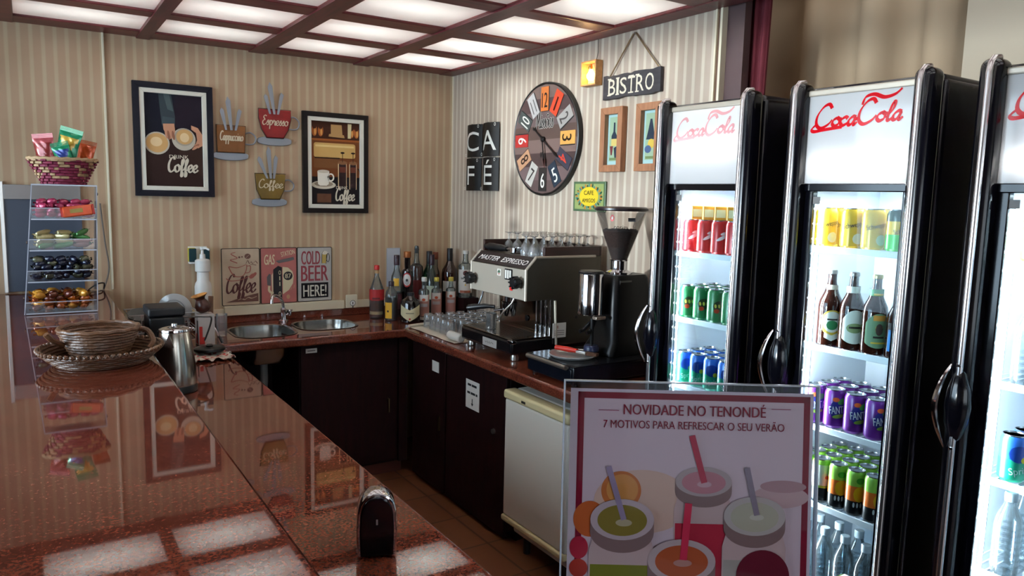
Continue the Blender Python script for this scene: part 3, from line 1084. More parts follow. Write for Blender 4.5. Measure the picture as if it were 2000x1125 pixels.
m.text('DRINK', 0.040, -0.150, 0.018, tx, 0.0125, w=0.075, bold=0.02)
m.nib(script('Coffee', 0.06, -0.212, 0.038, 0.12, w=0.125), tx, 0.0126, 0.0105, 0.5, 0.5)
m.build('print', fr, world=False)

# ---- three metal cups
GALV = P('galvanised_tin', '#8f9197', 0.4, 0.7, bump=0.05, bscale=90)


def tin_cup(label, word, col, loc, poly, w, h, steam, sauc, plain):
    t = thing('wall_cup_ornament', label, 'wall ornament', loc, BACK, 'painted tin cups between the two posters')
    c = P('tin_' + word, col, 0.35, 0.25, var=0.35, vscale=22)
    m = MB().prism(poly, 0.010, 0.028, c, bev=0.004)
    m.nib(script(word, 0, h * 0.53, h * 0.17, 0.1, w=w * 0.8), P('wire_letters', '#c6b59b', 0.4, 0.5), 0.0295, 0.0065, 0.5, 0.6)
    m.build('cup', t, world=False)
    MB().tube([(p[0], p[1], 0.019) for p in poly], 0.004, P('dark_tin_edge', '#3a2a24', 0.4, 0.6), 8, closed=True).build('rim_wire', t, world=False)
    MB().prism([(sauc[0] * math.cos(a) * 1.0 + sauc[2], sauc[1] + 0.022 * math.sin(a) - (0.012 if math.sin(a) < 0 else 0)) for a in [2 * PI * k / 26 for k in range(26)]], 0.0, 0.012, GALV, bev=0.003).build('saucer', t, world=False, label='grey tin saucer')
    hx = w / 2 + (0.0 if plain else -0.008)
    MB().tube([(hx - 0.004, h * 0.72, 0.016), (hx + 0.03, h * 0.78, 0.016), (hx + 0.06, h * 0.60, 0.016), (hx + 0.045, h * 0.36, 0.016), (hx - 0.012, h * 0.34, 0.016)], 0.0045, GALV, 8, smooth=5).build('handle', t, world=False)
    for k, (bx, tx_, ty, bw) in enumerate(steam):
        m = MB()
        b0 = h + 0.002
        m.prism([(bx - bw * 0.25, b0 - 0.03), (bx + bw * 0.25, b0 - 0.03), (tx_ + bw * 0.55, b0 + ty * 0.86), (tx_ - bw * 0.1, b0 + ty), (tx_ - bw * 0.5, b0 + ty * 0.8)], 0.030 + 0.0015 * k, 0.033 + 0.0015 * k, GALV, bev=0.0008)
        m.build('steam_blade', t, world=False)
    return t


tin_cup('square brown tin cup ornament with cappuccino lettering, against the latte poster', 'Cappuccino'.replace('pp', 'pp'), '#6f4218', (-1.466, -0.002, 1.905),
        [(-0.078, 0.0), (0.074, 0.0), (0.080, 0.155), (-0.082, 0.155)], 0.16, 0.155, [(-0.03, -0.052, 0.095, 0.022), (0.0, -0.018, 0.16, 0.026), (0.022, 0.045, 0.095, 0.024)], (0.10, -0.012, -0.002), True)
tin_cup('red rounded tin cup ornament with espresso lettering, uppermost of the three', 'Espresso', '#7a1414', (-1.214, -0.002, 2.005),
        [(-0.05, 0.0), (0.05, 0.0), (0.078, 0.05), (0.094, 0.11), (0.096, 0.165), (-0.096, 0.165), (-0.094, 0.11), (-0.078, 0.05)], 0.19, 0.165, [(-0.03, -0.055, 0.085, 0.022), (-0.005, -0.03, 0.155, 0.026), (0.015, 0.038, 0.10, 0.024)], (0.103, -0.013, 0.0), False)
tin_cup('olive gold tapering tin cup ornament with coffee lettering, lowest of the three', 'Coffee', '#6b521a', (-1.246, -0.002, 1.640),
        [(-0.055, 0.0), (0.055, 0.0), (0.08, 0.055), (0.090, 0.15), (-0.090, 0.15), (-0.08, 0.055)], 0.18, 0.15, [(-0.02, -0.066, 0.10, 0.024), (0.0, -0.012, 0.16, 0.026), (0.018, 0.03, 0.11, 0.024)], (0.105, -0.013, -0.002), False)

# ---- three vintage tin signs standing on the ledge
SW, SHH = 0.222, 0.344
EDG = P('rusty_edge', '#2a211d', 0.6, 0.4)


def tin_sign(label, x, base, dark):
    t = thing('tin_sign', label, 'sign', (x, -0.003, 1.001), BACK, 'vintage tin signs on the ledge above the sink')
    MB().prism(rrect(-SW / 2, 0, SW / 2, SHH, 0.008), 0.0, 0.004, EDG).build('backing', t, world=False)
    m = MB()
    m.prism(rrect(-SW / 2 + 0.004, 0.004, SW / 2 - 0.004, SHH - 0.004, 0.006), 0.0035, 0.0050, P('tin_' + dark, base, 0.55, var=0.16, vscale=18))
    return t, m


t, m = tin_sign('pale beige tin sign with a steaming cup and the word Coffee', -1.424, '#b8a28a', 'beige')
mar, red, brn = ink('maroon', '#55302f'), ink('dull_red', '#9a5a50'), ink('rust_brown', '#6a4a42')
m.nib(script('Coffee', -0.005, 0.105, 0.055, 0.30, w=0.17), mar, 0.0056, 0.013, 0.6, 0.4)
m.nib([[(-0.07, 0.235), (-0.055, 0.2), (-0.03, 0.175), (0.01, 0.178), (0.03, 0.21), (0.035, 0.245)], [(-0.068, 0.236), (-0.02, 0.228), (0.03, 0.245)], [(0.032, 0.235), (0.055, 0.235), (0.05, 0.2), (0.022, 0.195)],
       [(-0.085, 0.165), (-0.06, 0.15), (0.0, 0.155), (0.05, 0.175)], [(-0.02, 0.255), (-0.06, 0.275), (-0.02, 0.285), (-0.055, 0.31), (-0.03, 0.32)]], red, 0.0056, 0.006, 0.5, 0.6)
m.ell(0.04, 0.295, 0.018, 0.016, 0.0055, brn).nib([[(0.03, 0.285), (0.04, 0.295), (0.05, 0.305)]], P('tin_beige'), 0.0057, 0.004)
m.ell(-0.008, 0.29, 0.006, 0.006, 0.0055, brn).ell(0.008, 0.292, 0.005, 0.005, 0.0055, brn)
m.nib([[(0.03, 0.25), (0.04, 0.27), (0.05, 0.25), (0.06, 0.262), (0.07, 0.25), (0.085, 0.265), (0.098, 0.25)], [(0.045, 0.235), (0.06, 0.245), (0.09, 0.24)]], brn, 0.0056, 0.004)
m.ell(0.065, 0.175, 0.02, 0.012, 0.0055, red, rot=0.7).ell(0.08, 0.185, 0.014, 0.009, 0.0056, red, rot=0.9)
m.flat([(-0.09, 0.02), (0.1, 0.02), (0.1, 0.07), (0.06, 0.062), (-0.01, 0.045)], 0.0055, brn)
m.nib([[(-0.02, 0.033), (0.0, 0.04), (0.02, 0.034), (0.04, 0.046), (0.06, 0.04), (0.09, 0.05)]], P('tin_beige'), 0.0057, 0.006)
m.build('face', t, world=False)

t, m = tin_sign('red tin sign with GAS and STATION lettering and an old petrol pump', -1.198, '#a55e58', 'red')
cre, drk, gry = ink('cream', '#cdbf9d'), ink('charcoal', '#2d2a2c'), ink('slate', '#5d5a5a')
m.text('GAS', -0.057, 0.272, 0.062, cre, 0.0056, w=0.062, bold=0.03, shear=0.12)
m.text('STATION', 0.055, 0.310, 0.030, cre, 0.0056, w=0.085, bold=0.02, rot=0.22)
m.flat([(-0.02, 0.262), (0.09, 0.285), (0.095, 0.268), (0.06, 0.258), (0.0, 0.248)], 0.0055, gry)
m.flat([(0.022, 0.055), (0.022, 0.225), (0.055, 0.22), (0.082, 0.195), (0.09, 0.165), (0.085, 0.12), (0.06, 0.08)], 0.0054, cre)
m.ell(0.055, 0.168, 0.028, 0.027, 0.0057, drk).text('87', 0.055, 0.168, 0.028, cre, 0.0059, w=0.036, bold=0.02)
m.flat([(-0.035, 0.045), (0.018, 0.03), (0.018, 0.222), (-0.005, 0.232), (-0.035, 0.21)], 0.0054, drk)
for y, tt in ((0.19, 'O'), (0.155, 'I'), (0.12, 'I'), (0.06, 'O')):
    m.text(tt, 0.004, y, 0.026, cre, 0.0058, w=0.014 if tt == 'O' else 0.005, bold=0.02)
m.flat([(-0.045, 0.065), (-0.037, 0.065), (-0.037, 0.19), (-0.045, 0.175)], 0.0056, cre)
m.flat([(-0.072, 0.115), (-0.05, 0.11), (-0.05, 0.18), (-0.06, 0.185), (-0.074, 0.165)], 0.0055, gry)
m.nib([[(-0.06, 0.11), (-0.062, 0.085), (-0.052, 0.07), (-0.035, 0.065)]], cre, 0.0057, 0.014, 0.5, 0.7)
m.flat([(-0.055, 0.035), (-0.045, 0.04), (-0.04, 0.07), (-0.05, 0.075)], 0.0056, cre)
m.ell(0.055, 0.038, 0.011, 0.014, 0.0055, ink('tan_spot', '#b08a6a'))
m.nib([[(0.07, 0.08), (0.078, 0.095)], [(0.09, 0.09), (0.095, 0.11)]], ink('tan_spot', '#b08a6a'), 0.0055, 0.006)
m.build('face', t, world=False)

t, m = tin_sign('grey tin sign reading COLD BEER HERE in red and white', -0.974, '#a9a59f', 'grey')
rd, wht = ink('beer_red', '#8a3f45'), ink('offwhite', '#cfc8b8')
m.text('COLD', -0.025, 0.278, 0.085, rd, 0.0056, w=0.118, bold=0.035)
m.text('BEER', 0.0, 0.180, 0.100, rd, 0.0056, w=0.172, bold=0.035)
m.rect(-0.087, 0.022, 0.087, 0.118, 0.0054, ink('beer_black', '#1b1619'))
m.text('HERE!', 0.0, 0.069, 0.074, wht, 0.0058, w=0.148, bold=0.03)
m.flat([(0.046, 0.24), (0.072, 0.24), (0.082, 0.30), (0.05, 0.305)], 0.0055, ink('beer_yellow', '#b39a55')).ell(0.064, 0.307, 0.02, 0.012, 0.0057, wht)
m.ring(0.086, 0.275, 0.012, 0.028, 0.004, 0.0058, drk).nib([[(0.046, 0.24), (0.048, 0.305), (0.06, 0.318)], [(0.072, 0.235), (0.082, 0.30)]], drk, 0.0058, 0.004)
m.build('face', t, world=False)

# ---- outlet and pale switch plate
o = thing('wall_outlet', 'cream double wall outlet above the splashback beside the beer sign', 'outlet', (-0.744, -0.0355, 0.992), BACK)
MB().prism(rrect(-0.038, -0.043, 0.038, 0.043, 0.006), 0.0, 0.010, P('cream_plate', '#d6cdb4', 0.4), bev=0.002).build('plate', o, world=False)
MB().lathe([(0.0, 0.0125), (0.017, 0.0125), (0.019, 0.010)], WHT(), 20, T(0.006, -0.012, 0)).ring(0.006, -0.012, 0.019, 0.019, 0.003, 0.0128, P('dark_slot', '#2a2724', 0.6)).rect(0.003, -0.02, 0.009, -0.004, 0.0130, P('dark_slot')).build('socket', o, world=False)
MB().tube([(0.006, -0.028, 0.012), (0.006, -0.034, 0.016), (0.006, -0.043, 0.012)], 0.003, BLK(), 8).build('plug_cord', o, world=False)
o = thing('notice_card', 'pale blue-grey card fixed to the wall behind the liquor bottles', 'card', (-0.436, -0.003, 1.20), BACK)
MB().prism(rrect(-0.049, -0.13, 0.049, 0.13, 0.004), 0.0, 0.004, P('pale_blue_card', '#a9adb6', 0.5, var=0.05), bev=0.001).build('sheet', o, world=False)
MB().rect(-0.044, -0.124, 0.044, 0.124, 0.0045, P('card_face', '#b4b8c0', 0.4)).build('face', o, world=False)

# ---- CAFE plaques: four curved black tiles wired into one sign
cf = thing('cafe_plaque', 'black curved plaque with white letters CA over FE, in the shaded corner', 'sign', (-0.002, -0.432, 1.935), SIDE)
SL = P('slate_black_tin', '#17120f', 0.5, spec=0.25, var=0.3, vscale=30)
CHK = P('chalk_white', '#d4d0c6', 0.6)
for ch, cx, cy in (('C', -0.102, 0.108), ('A', 0.102, 0.108), ('F', -0.108, -0.108), ('É', 0.104, -0.108)):
    m = MB()
    n = 14
    R = 0.165
    vs, fs = [], []
    for side, rr in ((0, R), (1, R - 0.004)):
        for k in range(n + 1):
            a = -0.62 + 1.24 * k / n
            for y in (-0.104, 0.104):
                vs.append((cx + rr * math.sin(a), cy + y, 0.004 + rr * math.cos(a) - R * math.cos(0.62) + 0.004))
    q = 2 * (n + 1)
    for k in range(n):
        i = 2 * k
        fs.append((i, i + 2, i + 3, i + 1))
        fs.append((q + i + 1, q + i + 3, q + i + 2, q + i))
        fs.append((i, q + i, q + i + 2, i + 2))
        fs.append((i + 1, i + 3, q + i + 3, q + i + 1))
    fs += [(0, 1, q + 1, q), (2 * n, q + 2 * n, q + 2 * n + 1, 2 * n + 1)]
    m.add(vs, fs, SL)
    g1, f1 = glyphs(ch, 0, 0.0, 0)
    gx0, gx1 = min(v[0] for v in g1), max(v[0] for v in g1)
    k = 0.125 / 0.7
    # letters follow the curve
    bmx = bmesh.new()
    bv = [bmx.verts.new(((v[0] - (gx0 + gx1) / 2) * k * 1.25 + 0.010, (v[1] - 0.35) * k, 0)) for v in g1]
    for f in f1:
        try:
            bmx.faces.new([bv[i] for i in f])
        except ValueError:
            pass
    bmesh.ops.triangulate(bmx, faces=list(bmx.faces))
    bmesh.ops.subdivide_edges(bmx, edges=list(bmx.edges), cuts=3, use_grid_fill=True)
    for v in bmx.verts:
        a = v.co.x / R
        v.co = Vector((cx + (R + 0.001) * math.sin(a), cy + v.co.y - 0.004, 0.009 + (R + 0.001) * math.cos(a) - R * math.cos(0.62)))
    m.bm(bmx, CHK)
    o = m.build('tile', cf, world=False)
    for sx, sy in ((-0.085, -0.09), (0.085, 0.09)):
        MB().ring(cx + sx * 0.9, cy + sy, 0.010, 0.010, 0.003, 0.030, CHK, n=14).build('scroll_mark', o, world=False)
for cx in (-0.1, 0.1):
    for cy in (-0.004, 0.21):
        MB().tube([(cx - 0.012, cy, 0.026), (cx, cy + 0.006, 0.034), (cx + 0.012, cy, 0.026)], 0.0022, P('pale_wire', '#8f887c', 0.4, 0.8), 8).build('wire_loop', cf, world=False)

# ---- big round clock
R = 0.314
ck = thing('wall_clock', 'large round plank-faced wall clock with licence-plate numerals', 'clock', (-0.001, -1.140, 2.013), SIDE)
MB().lathe([(0.0, 0.0), (R, 0.0), (R, 0.030), (R - 0.006, 0.033), (R - 0.012, 0.029), (0.0, 0.029)], P('clock_black', '#14110f', 0.4), 64).build('case', ck, world=False)
m = MB()
pl = [ink('plank%d' % i, c, 0.55) for i, c in enumerate(('#5c4a47', '#6c5856', '#4b3a37', '#755f58', '#59463f', '#665552', '#4d3b39', '#6e5a52'))]
for i in range(8):
    ya, yb = -R + 0.012 + i * (2 * R - 0.024) / 8, -R + 0.012 + (i + 1) * (2 * R - 0.024) / 8
    rr = R - 0.012
    ed = []
    for k in range(9):
        y = ya + (yb - ya) * k / 8
        ed.append((math.sqrt(max(rr * rr - y * y, 0)), y))
    m.flat(ed + [(-x, y) for x, y in reversed(ed)], 0.0300, pl[i])
m.build('plank_face', ck, world=False)
NUM = [('12', '#c46a2b', '#241b18'), ('1', '#c8401f', '#3a120d'), ('2', '#9c9690', '#4d4744'), ('3', '#d39a4c', '#2b1d12'), ('4', '#35323f', '#c2402f'), ('5', '#1f2c3a', '#d5d2c8'),
       ('6', '#241e1c', '#e0dcd0'), ('7', '#b9b2a8', '#3a3330'), ('8', '#b98a68', '#33231c'), ('9', '#a92a26', '#e2d8cc'), ('10', '#3d4340', '#d8d4c8'), ('11', '#b4aeaa', '#5d5753')]
for i, (t_, bg, fg) in enumerate(NUM):
    a = PI / 2 - i * PI / 6
    rot = a - PI / 2
    if i == 6:
        rot = 0
    if i in (5, 7):
        rot = a + PI / 2
    if i in (2, 3, 4):
        rot = a + PI / 2 if i != 3 else PI / 2 * 1
        rot = a - PI / 2 if i != 3 else PI / 2
    if i in (8, 9, 10):
        rot = a + PI / 2 if i == 8 else (a - PI if i == 9 else a - PI)
        rot = {8: a + PI / 2, 9: -PI / 2 + PI, 10: a + PI / 2}[i]
    m = MB()
    cx, cy = 0.222 * math.cos(a), 0.222 * math.sin(a)
    rad = Matrix.Translation((cx, cy, 0)) @ RZ(a - PI / 2)
    m.prism([(-0.036, -0.066), (0.036, -0.066), (0.036, 0.066), (-0.036, 0.066)], 0.030, 0.033, P('plate_' + t_, bg, 0.5, var=0.15, vscale=30), M=rad)
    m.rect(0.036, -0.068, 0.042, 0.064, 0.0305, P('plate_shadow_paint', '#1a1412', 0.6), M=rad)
    fgm = ink('num_' + t_, fg)
    nm = Matrix.Translation((cx, cy, 0)) @ (RZ(a - PI / 2) if i in (0, 1, 11, 10, 2) else RZ(a + PI / 2) if i in (5, 6, 7) else RZ(a - PI / 2))
    if i in (3, 9):
        nm = Matrix.Translation((cx, cy, 0)) @ RZ(a - PI / 2)
    m.text(t_, 0, -0.006, 0.082, fgm, 0.0334, w={'1': 0.012, '11': 0.036}.get(t_, 0.052 if len(t_) == 2 else 0.036), bold=0.02, M=nm)
    m.build('numeral_plate', ck, world=False)
lt = P('clock_letters', '#1d1614', 0.5)
lw = P('clock_letters_pale', '#cfc6bb', 0.5)
st = script('Misso~es', 0.0, 0.088, 0.048, 0.15, w=0.17)
m = MB().nib(st, lw, 0.0312, 0.013, 0.5, 0.6)
m.nib(st, lt, 0.0318, 0.008, 0.5, 0.5)
m.build('lettering', ck, world=False)
m = MB()
m.nib([[(-0.03, -0.07), (-0.025, -0.10), (-0.015, -0.07), (-0.005, -0.10)], [(0.012, -0.075), (0.004, -0.09), (0.014, -0.10), (0.018, -0.078), (0.018, -0.115)]], lt, 0.0314, 0.006, 0.5, 0.5)
m.build('lettering', ck, world=False)
hm = P('clock_hand_black', '#15100f', 0.4)
for nm_, ang, L, bk in (('minute_hand', -0.62, 0.15, 0.105), ('hour_hand', -1.38, 0.12, 0.0)):
    m = MB()
    d = RZ(ang)
    m.prism([(-bk, -0.004), (L, -0.0045), (L, 0.0045), (-bk, 0.004)], 0.040 if bk else 0.043, 0.042 if bk else 0.045, hm, M=d)
    m.prism([(L - 0.01, -0.008), (L + 0.035, 0), (L - 0.01, 0.008)], 0.040 if bk else 0.043, 0.042 if bk else 0.045, hm, M=d)
    if bk:
        m.ell(-bk, 0, 0.012, 0.009, 0.0422, hm, M=d)
    else:
        m.prism([(L * 0.98, -0.012), (L + 0.045, 0.0), (L * 0.98, 0.012), (L * 0.9, 0)], 0.043, 0.045, P('hand_rust', '#4a211b', 0.5), M=d)
    m.build(nm_, ck, world=False)
MB().lathe([(0.016, 0.030), (0.016, 0.044), (0.011, 0.049), (0.0, 0.050)], hm, 20).build('hub', ck, world=False)

# ---- small bulb lantern hanging on the wall
ln = thing('hanging_lantern', 'small square wooden lantern with a glowing bulb, hanging beside the Bistro board', 'lamp', (-0.002, -1.535, 2.325), SIDE)
WD = wood('pale_pine', '#b07a42', '#c9935a', 8, 0.5, 'X')
frame_bars(MB(), -0.060, -0.062, 0.060, 0.062, 0.009, 0.0, 0.046, WD).build('box_frame', ln, world=False)
MB().box(-0.05, 0.05, -0.05, 0.05, 0.0, 0.004, P('lantern_back', '#c9b393', 0.7)).build('back_board', ln, world=False)
b = MB().lathe([(0.0, -0.036), (0.014, -0.033), (0.022, -0.020), (0.022, -0.008), (0.012, 0.010), (0.009, 0.02)], P('bulb_glow', '#ffe0a0', 0.3, emit='#ffc878', es=16.0), 18, T(0, 0, 0.026) @ RX(-PI / 2) @ Matrix.Identity(4))
b.build('bulb', ln, world=False)
MB().lathe([(0.010, 0.02), (0.011, 0.03), (0.008, 0.046)], P('brass', '#a98242', 0.25, 1.0), 16, T(0, 0, 0.030) @ RX(-PI / 2)).build('bulb_socket', ln, world=False)
MB().tube([(0.03, 0.062, 0.02), (0.034, 0.10, 0.012), (0.028, 0.14, 0.008), (0.03, 0.166, 0.01)], 0.0018, BLK(), 6, smooth=4).build('cord', ln, world=False)
lb = lamp('lantern_bulb', 'POINT', (-0.058, -1.535, 2.322), (0, 0, -1), 0.7, (1.0, 0.72, 0.38))
lb.data.shadow_soft_size = 0.02

# ---- BISTRO board on a rope
bs = thing('bistro_board', 'dark wooden board lettered BISTRO hanging from a rope', 'sign', (-0.001, -1.832, 2.240), SIDE)
rnd = random.Random(4)
xs = [(-0.203 + 0.406 * k / 16) for k in range(17)]
poly = [(x, -0.056 + rnd.uniform(-0.004, 0.004)) for x in xs] + [(x, 0.056 + rnd.uniform(-0.004, 0.004)) for x in reversed(xs)]
MB().prism(poly, 0.004, 0.022, wood('charcoal_board', '#1d1a1e', '#312c31', 7, 0.6, 'X'), bev=0.0015).build('board', bs, world=False)
BL = P('bone_letters', '#cfc4ae', 0.6, var=0.1, vscale=60)
m = MB()
cx = -0.155
for ch, w_ in zip('BISTRO', (0.052, 0.016, 0.048, 0.05, 0.054, 0.056)):
    m.text(ch, cx + w_ / 2 - 0.006, 0.0, 0.078, BL, 0.0224, w=w_, bold=0.005, ext=0.0)
    for yy in (-0.039, 0.039):                # slab serifs
        if ch in 'BITR':
            m.rect(cx - 0.012 + (w_ * 0.2 if ch == 'T' else 0), yy - 0.003, cx + (0.014 if ch != 'T' else w_ * 0.7), yy + 0.003, 0.0225, BL)
    cx += w_ + 0.009
m.build('lettering', bs, world=False)
MB().tube([(-0.165, 0.05, 0.014), (-0.01, 0.236, 0.008), (0.0, 0.240, 0.006), (0.01, 0.236, 0.008), (0.19, 0.05, 0.014)], 0.0035, P('jute_rope', '#7d6548', 0.9, bump=0.6, bscale=250), 8).build('rope', bs, world=False)
MB().lathe([(0.004, 0), (0.006, 0.01)], STEEL(), 10, T(0, 0.238, 0)).build('nail', bs, world=False)

# ---- two small wine pictures
OAK = wood('oak_frame', '#8a5a3c', '#a5714e', 7, 0.5, 'Y')
for lab, y, kind in (('small oak-framed wine bottle picture directly above the green tile', -1.714, 0), ('small oak-framed wine bottle picture half hidden by the first drink cooler', -1.975, 1)):
    s = thing('wine_picture', lab, 'picture', (-0.001, y, 1.983), SIDE)
    frame_bars(MB(), -0.082, -0.158, 0.082, 0.158, 0.034, 0.0, 0.034, OAK).build('frame', s, world=False)
    m = MB()
    m.rect(-0.05, -0.126, 0.05, 0.126, 0.008, ink('pale_teal', '#9fbfbd'))
    m.rect(-0.036, -0.105, 0.036, 0.112, 0.0085, ink('sage', '#93a98c'))
    bt = ink('bottle_blue', '#2c3440')
    if kind == 0:
        m.flat([(-0.02, -0.03), (0.02, -0.03), (0.02, 0.02), (0.007, 0.04), (0.006, 0.085), (-0.006, 0.085), (-0.007, 0.04), (-0.02, 0.02)], 0.009, bt)
        m.rect(-0.02, -0.03, 0.02, 0.005, 0.0093, ink('wine_label', '#c9b36a'))
        m.flat([(-0.03, -0.03), (-0.005, -0.03), (-0.012, -0.075), (-0.022, -0.075)], 0.0094, ink('wine_red', '#6a2f33')).flat([(0.0, -0.04), (0.026, -0.03), (0.022, -0.09), (0.008, -0.09)], 0.0094, bt)
    else:
        m.flat([(-0.03, -0.01), (0.03, -0.01), (0.018, 0.04), (0.006, 0.085), (-0.006, 0.085), (-0.016, 0.04)], 0.009, bt)
        m.ell(0.005, -0.03, 0.022, 0.022, 0.0093, ink('lemon', '#c8a94a')).ell(-0.015, -0.055, 0.022, 0.018, 0.0094, ink('grape', '#4a5a7a'))
    m.rect(-0.03, -0.10, 0.03, -0.088, 0.0095, ink('olive_line', '#6d7d52'))
    m.build('print', s, world=False)

# ---- green tile CAFE / AMIGOS
s = thing('cafe_tile', 'small green and yellow tile reading CAFE AMIGOS below the clock', 'sign', (-0.001, -1.533, 1.700), SIDE)
MB().prism(rrect(-0.132, -0.078, 0.132, 0.078, 0.004), 0.0, 0.010, P('tile_green', '#50684a', 0.35), bev=0.002).build('tile', s, world=False)
m = MB()
m.rect(-0.118, -0.066, 0.118, 0.066, 0.0103, ink('tile_sage', '#8c9a5e'))
rnd = random.Random(9)
for k in range(44):
    a = 2 * PI * k / 44
    x, y = 0.104 * math.cos(a) * rnd.uniform(0.9, 1.05), 0.056 * math.sin(a) * rnd.uniform(0.88, 1.08)
    m.ell(x, y, 0.010, 0.006, 0.0105 + k * 0.00001, ink(*[('leaf_dark', '#2f4a33'), ('leaf_orange', '#b3762f'), ('leaf_teal', '#4c7d74')][k % 3]), rot=a, n=10)
m.ell(0, 0, 0.078, 0.05, 0.0112, ink('tile_yellow', '#d9bd2f'))
tk = ink('tile_ink', '#2a2415')
m.text('CAFE', 0, 0.020, 0.022, tk, 0.0120, w=0.080, bold=0.02).text('AMIGOS', 0, -0.020, 0.020, tk, 0.0120, w=0.108, bold=0.02)
m.build('painting', s, world=False)

# ---- steel-topped hatch panel behind the candy stand
s = thing('serving_hatch', 'blue-grey hatch panel with a steel top rail behind the candy stand', 'hatch', (-2.42, -0.002, 1.405), BACK)
MB().box(-0.158, 0.182, -0.265, 0.21, 0.0, 0.012, P('blue_grey_panel', '#3c4452', 0.4)).build('panel', s, world=False)
MB().box(-0.158, 0.182, 0.21, 0.285, 0.0, 0.022, P('hatch_steel', '#8d8784', 0.45, 0.6, bump=0.05), 0.003).build('top_rail', s, world=False, label='brushed steel top rail')
MB().box(-0.176, -0.158, -0.27, 0.30, 0.0, 0.020, P('white_metal_edge', '#d6d2cc', 0.25, 0.4), 0.003).build('edge_post', s, world=False)
# ================================================================ coffee corner on the clock-wall worktop
OLIVE = P('olive_grey_steel', '#4a453c', 0.38, 0.6, bump=0.04, bscale=260)
BEIGE = P('champagne_steel', '#a8a093', 0.42, 0.35, bump=0.04, bscale=260)
DKWOOD = wood('dark_rail_wood', '#1f0d0a', '#38170f', 6, 0.4, 'X')
em = thing('espresso_machine', 'single-group steel espresso machine topped with rows of small stemmed glasses', 'espresso machine', (-0.32, -1.46, 0.90))
YL, YR = -1.185, -1.700
XZ = RX(PI / 2)                      # prism of an xz outline along y
m = MB()
prof = [(-0.505, 1.195), (-0.505, 1.345), (-0.450, 1.402), (-0.05, 1.402), (-0.05, 0.965), (-0.32, 0.965), (-0.335, 1.195)]
m.prism(prof[::-1], -YL, -YR, OLIVE, M=XZ, bev=0.003)
m.build('body', em)
for y in (YL, YR):                   # pale edge strips of the side sheets
    MB().tube([(-0.509, y, 1.197), (-0.509, y, 1.346), (-0.452, y, 1.405)], 0.007, BEIGE, 8).build('edge_strip', em)
MB().tube([(-0.32, YR - 0.002, 0.97), (-0.334, YR - 0.002, 1.19)], 0.006, P('pale_strip', '#b8b0a0', 0.4, 0.3), 8).build('edge_strip', em)
MB().tube([(-0.45, YR, 1.403), (-0.09, YR, 1.403)], 0.007, BEIGE, 8).build('edge_strip', em)
fp = MB().box(-0.512, -0.505, YR + 0.006, YL - 0.006, 1.198, 1.345, BEIGE, 0.002).build('front_panel', em)
KS = RZ(-PI / 2) @ RX(PI / 2)
sl = T(-0.478, (YL + YR) / 2, 1.3735) @ RZ(-PI / 2) @ RX(math.atan2(0.057, 0.055))
m = MB()
m.box(-0.25, 0.25, -0.036, 0.036, 0.0, 0.004, P('name_panel_black', '#191214', 0.35), M=sl)
m.text('MASTER', -0.125, -0.002, 0.030, P('name_white', '#d9d5cf', 0.5), 0.0045, w=0.19, shear=0.3, bold=0.012, M=sl).text('ESPRESSO', 0.115, -0.002, 0.030, P('name_white'), 0.0045, w=0.23, shear=0.3, bold=0.012, M=sl)
m.build('name_panel', em)
for y, z in ((-1.228, 1.262), (-1.662, 1.283)):
    k = MB().lathe([(0.014, 0.0), (0.014, 0.012), (0.026, 0.014), (0.029, 0.022), (0.028, 0.045), (0.021, 0.052), (0.0, 0.053)], BLK(), 20, T(-0.512, y, z) @ RY(-PI / 2))
    for q in range(8):
        a = q * PI / 4
        k.box(-0.567, -0.53, y + 0.027 * math.cos(a) - 0.004, y + 0.027 * math.cos(a) + 0.004, z + 0.027 * math.sin(a) - 0.004, z + 0.027 * math.sin(a) + 0.004, BLK(), 0.002)
    k.build('steam_knob', em)
f = T(-0.5125, 0, 0) @ KS
m = MB().rect(1.448, 1.296, 1.482, 1.330, 0.0005, P('badge_white', '#d8d4ca', 0.5), M=f)
m.flat([(1.45, 1.314), (1.465, 1.328), (1.478, 1.316), (1.465, 1.308)], 0.0009, P('badge_green', '#3d5a44', 0.5), M=f).flat([(1.45, 1.312), (1.465, 1.306), (1.478, 1.314), (1.465, 1.299)], 0.0009, P('badge_red', '#a24a3c', 0.5), M=f)
m.build('badge', em)
m = MB().prism(rrect(1.522, 1.284, 1.588, 1.338, 0.005), 0, 0.004, BLK(), M=f)
for q in range(3):
    m.box(1.528 + q * 0.020, 1.542 + q * 0.020, 1.290, 1.332, 0.004, 0.006, P('button_white', '#d5d2ca', 0.5), 0.001, M=f)
m.build('button_panel', em)
MB().box(1.572, 1.592, 1.235, 1.262, 0, 0.006, P('rocker_red', '#b0161a', 0.3, emit='#ff2a20', es=0.25), 0.002, M=f).build('power_switch', em)
# group head, portafilter, wands
MB().lathe([(0.040, 0.0), (0.042, 0.03), (0.034, 0.035), (0.034, 0.07)], CH(), 24, T(-0.43, -1.44, 1.125)).build('group_head', em)
pf = MB().lathe([(0.030, -0.02), (0.034, 0.0), (0.036, 0.02)], CH(), 22, T(-0.43, -1.44, 1.105))
pf.tube([(-0.462, -1.42, 1.115), (-0.50, -1.40, 1.11)], 0.007, CH(), 10)
pf = pf.build('portafilter', em)
MB().tube([(-0.495, -1.402, 1.128), (-0.53, -1.36, 1.128), (-0.575, -1.295, 1.115), (-0.585, -1.28, 1.111)], [0.010, 0.014, 0.017, 0.012], BLK(), 12, smooth=3).build('handle', pf, label='black portafilter handle')
MB().tube([(-0.47, -1.545, 1.20), (-0.48, -1.54, 1.165), (-0.50, -1.50, 1.12), (-0.51, -1.455, 1.065)], 0.005, P('wand_steel', '#d9d2c8', 0.2, 0.9), 8, smooth=3).build('steam_wand', em)
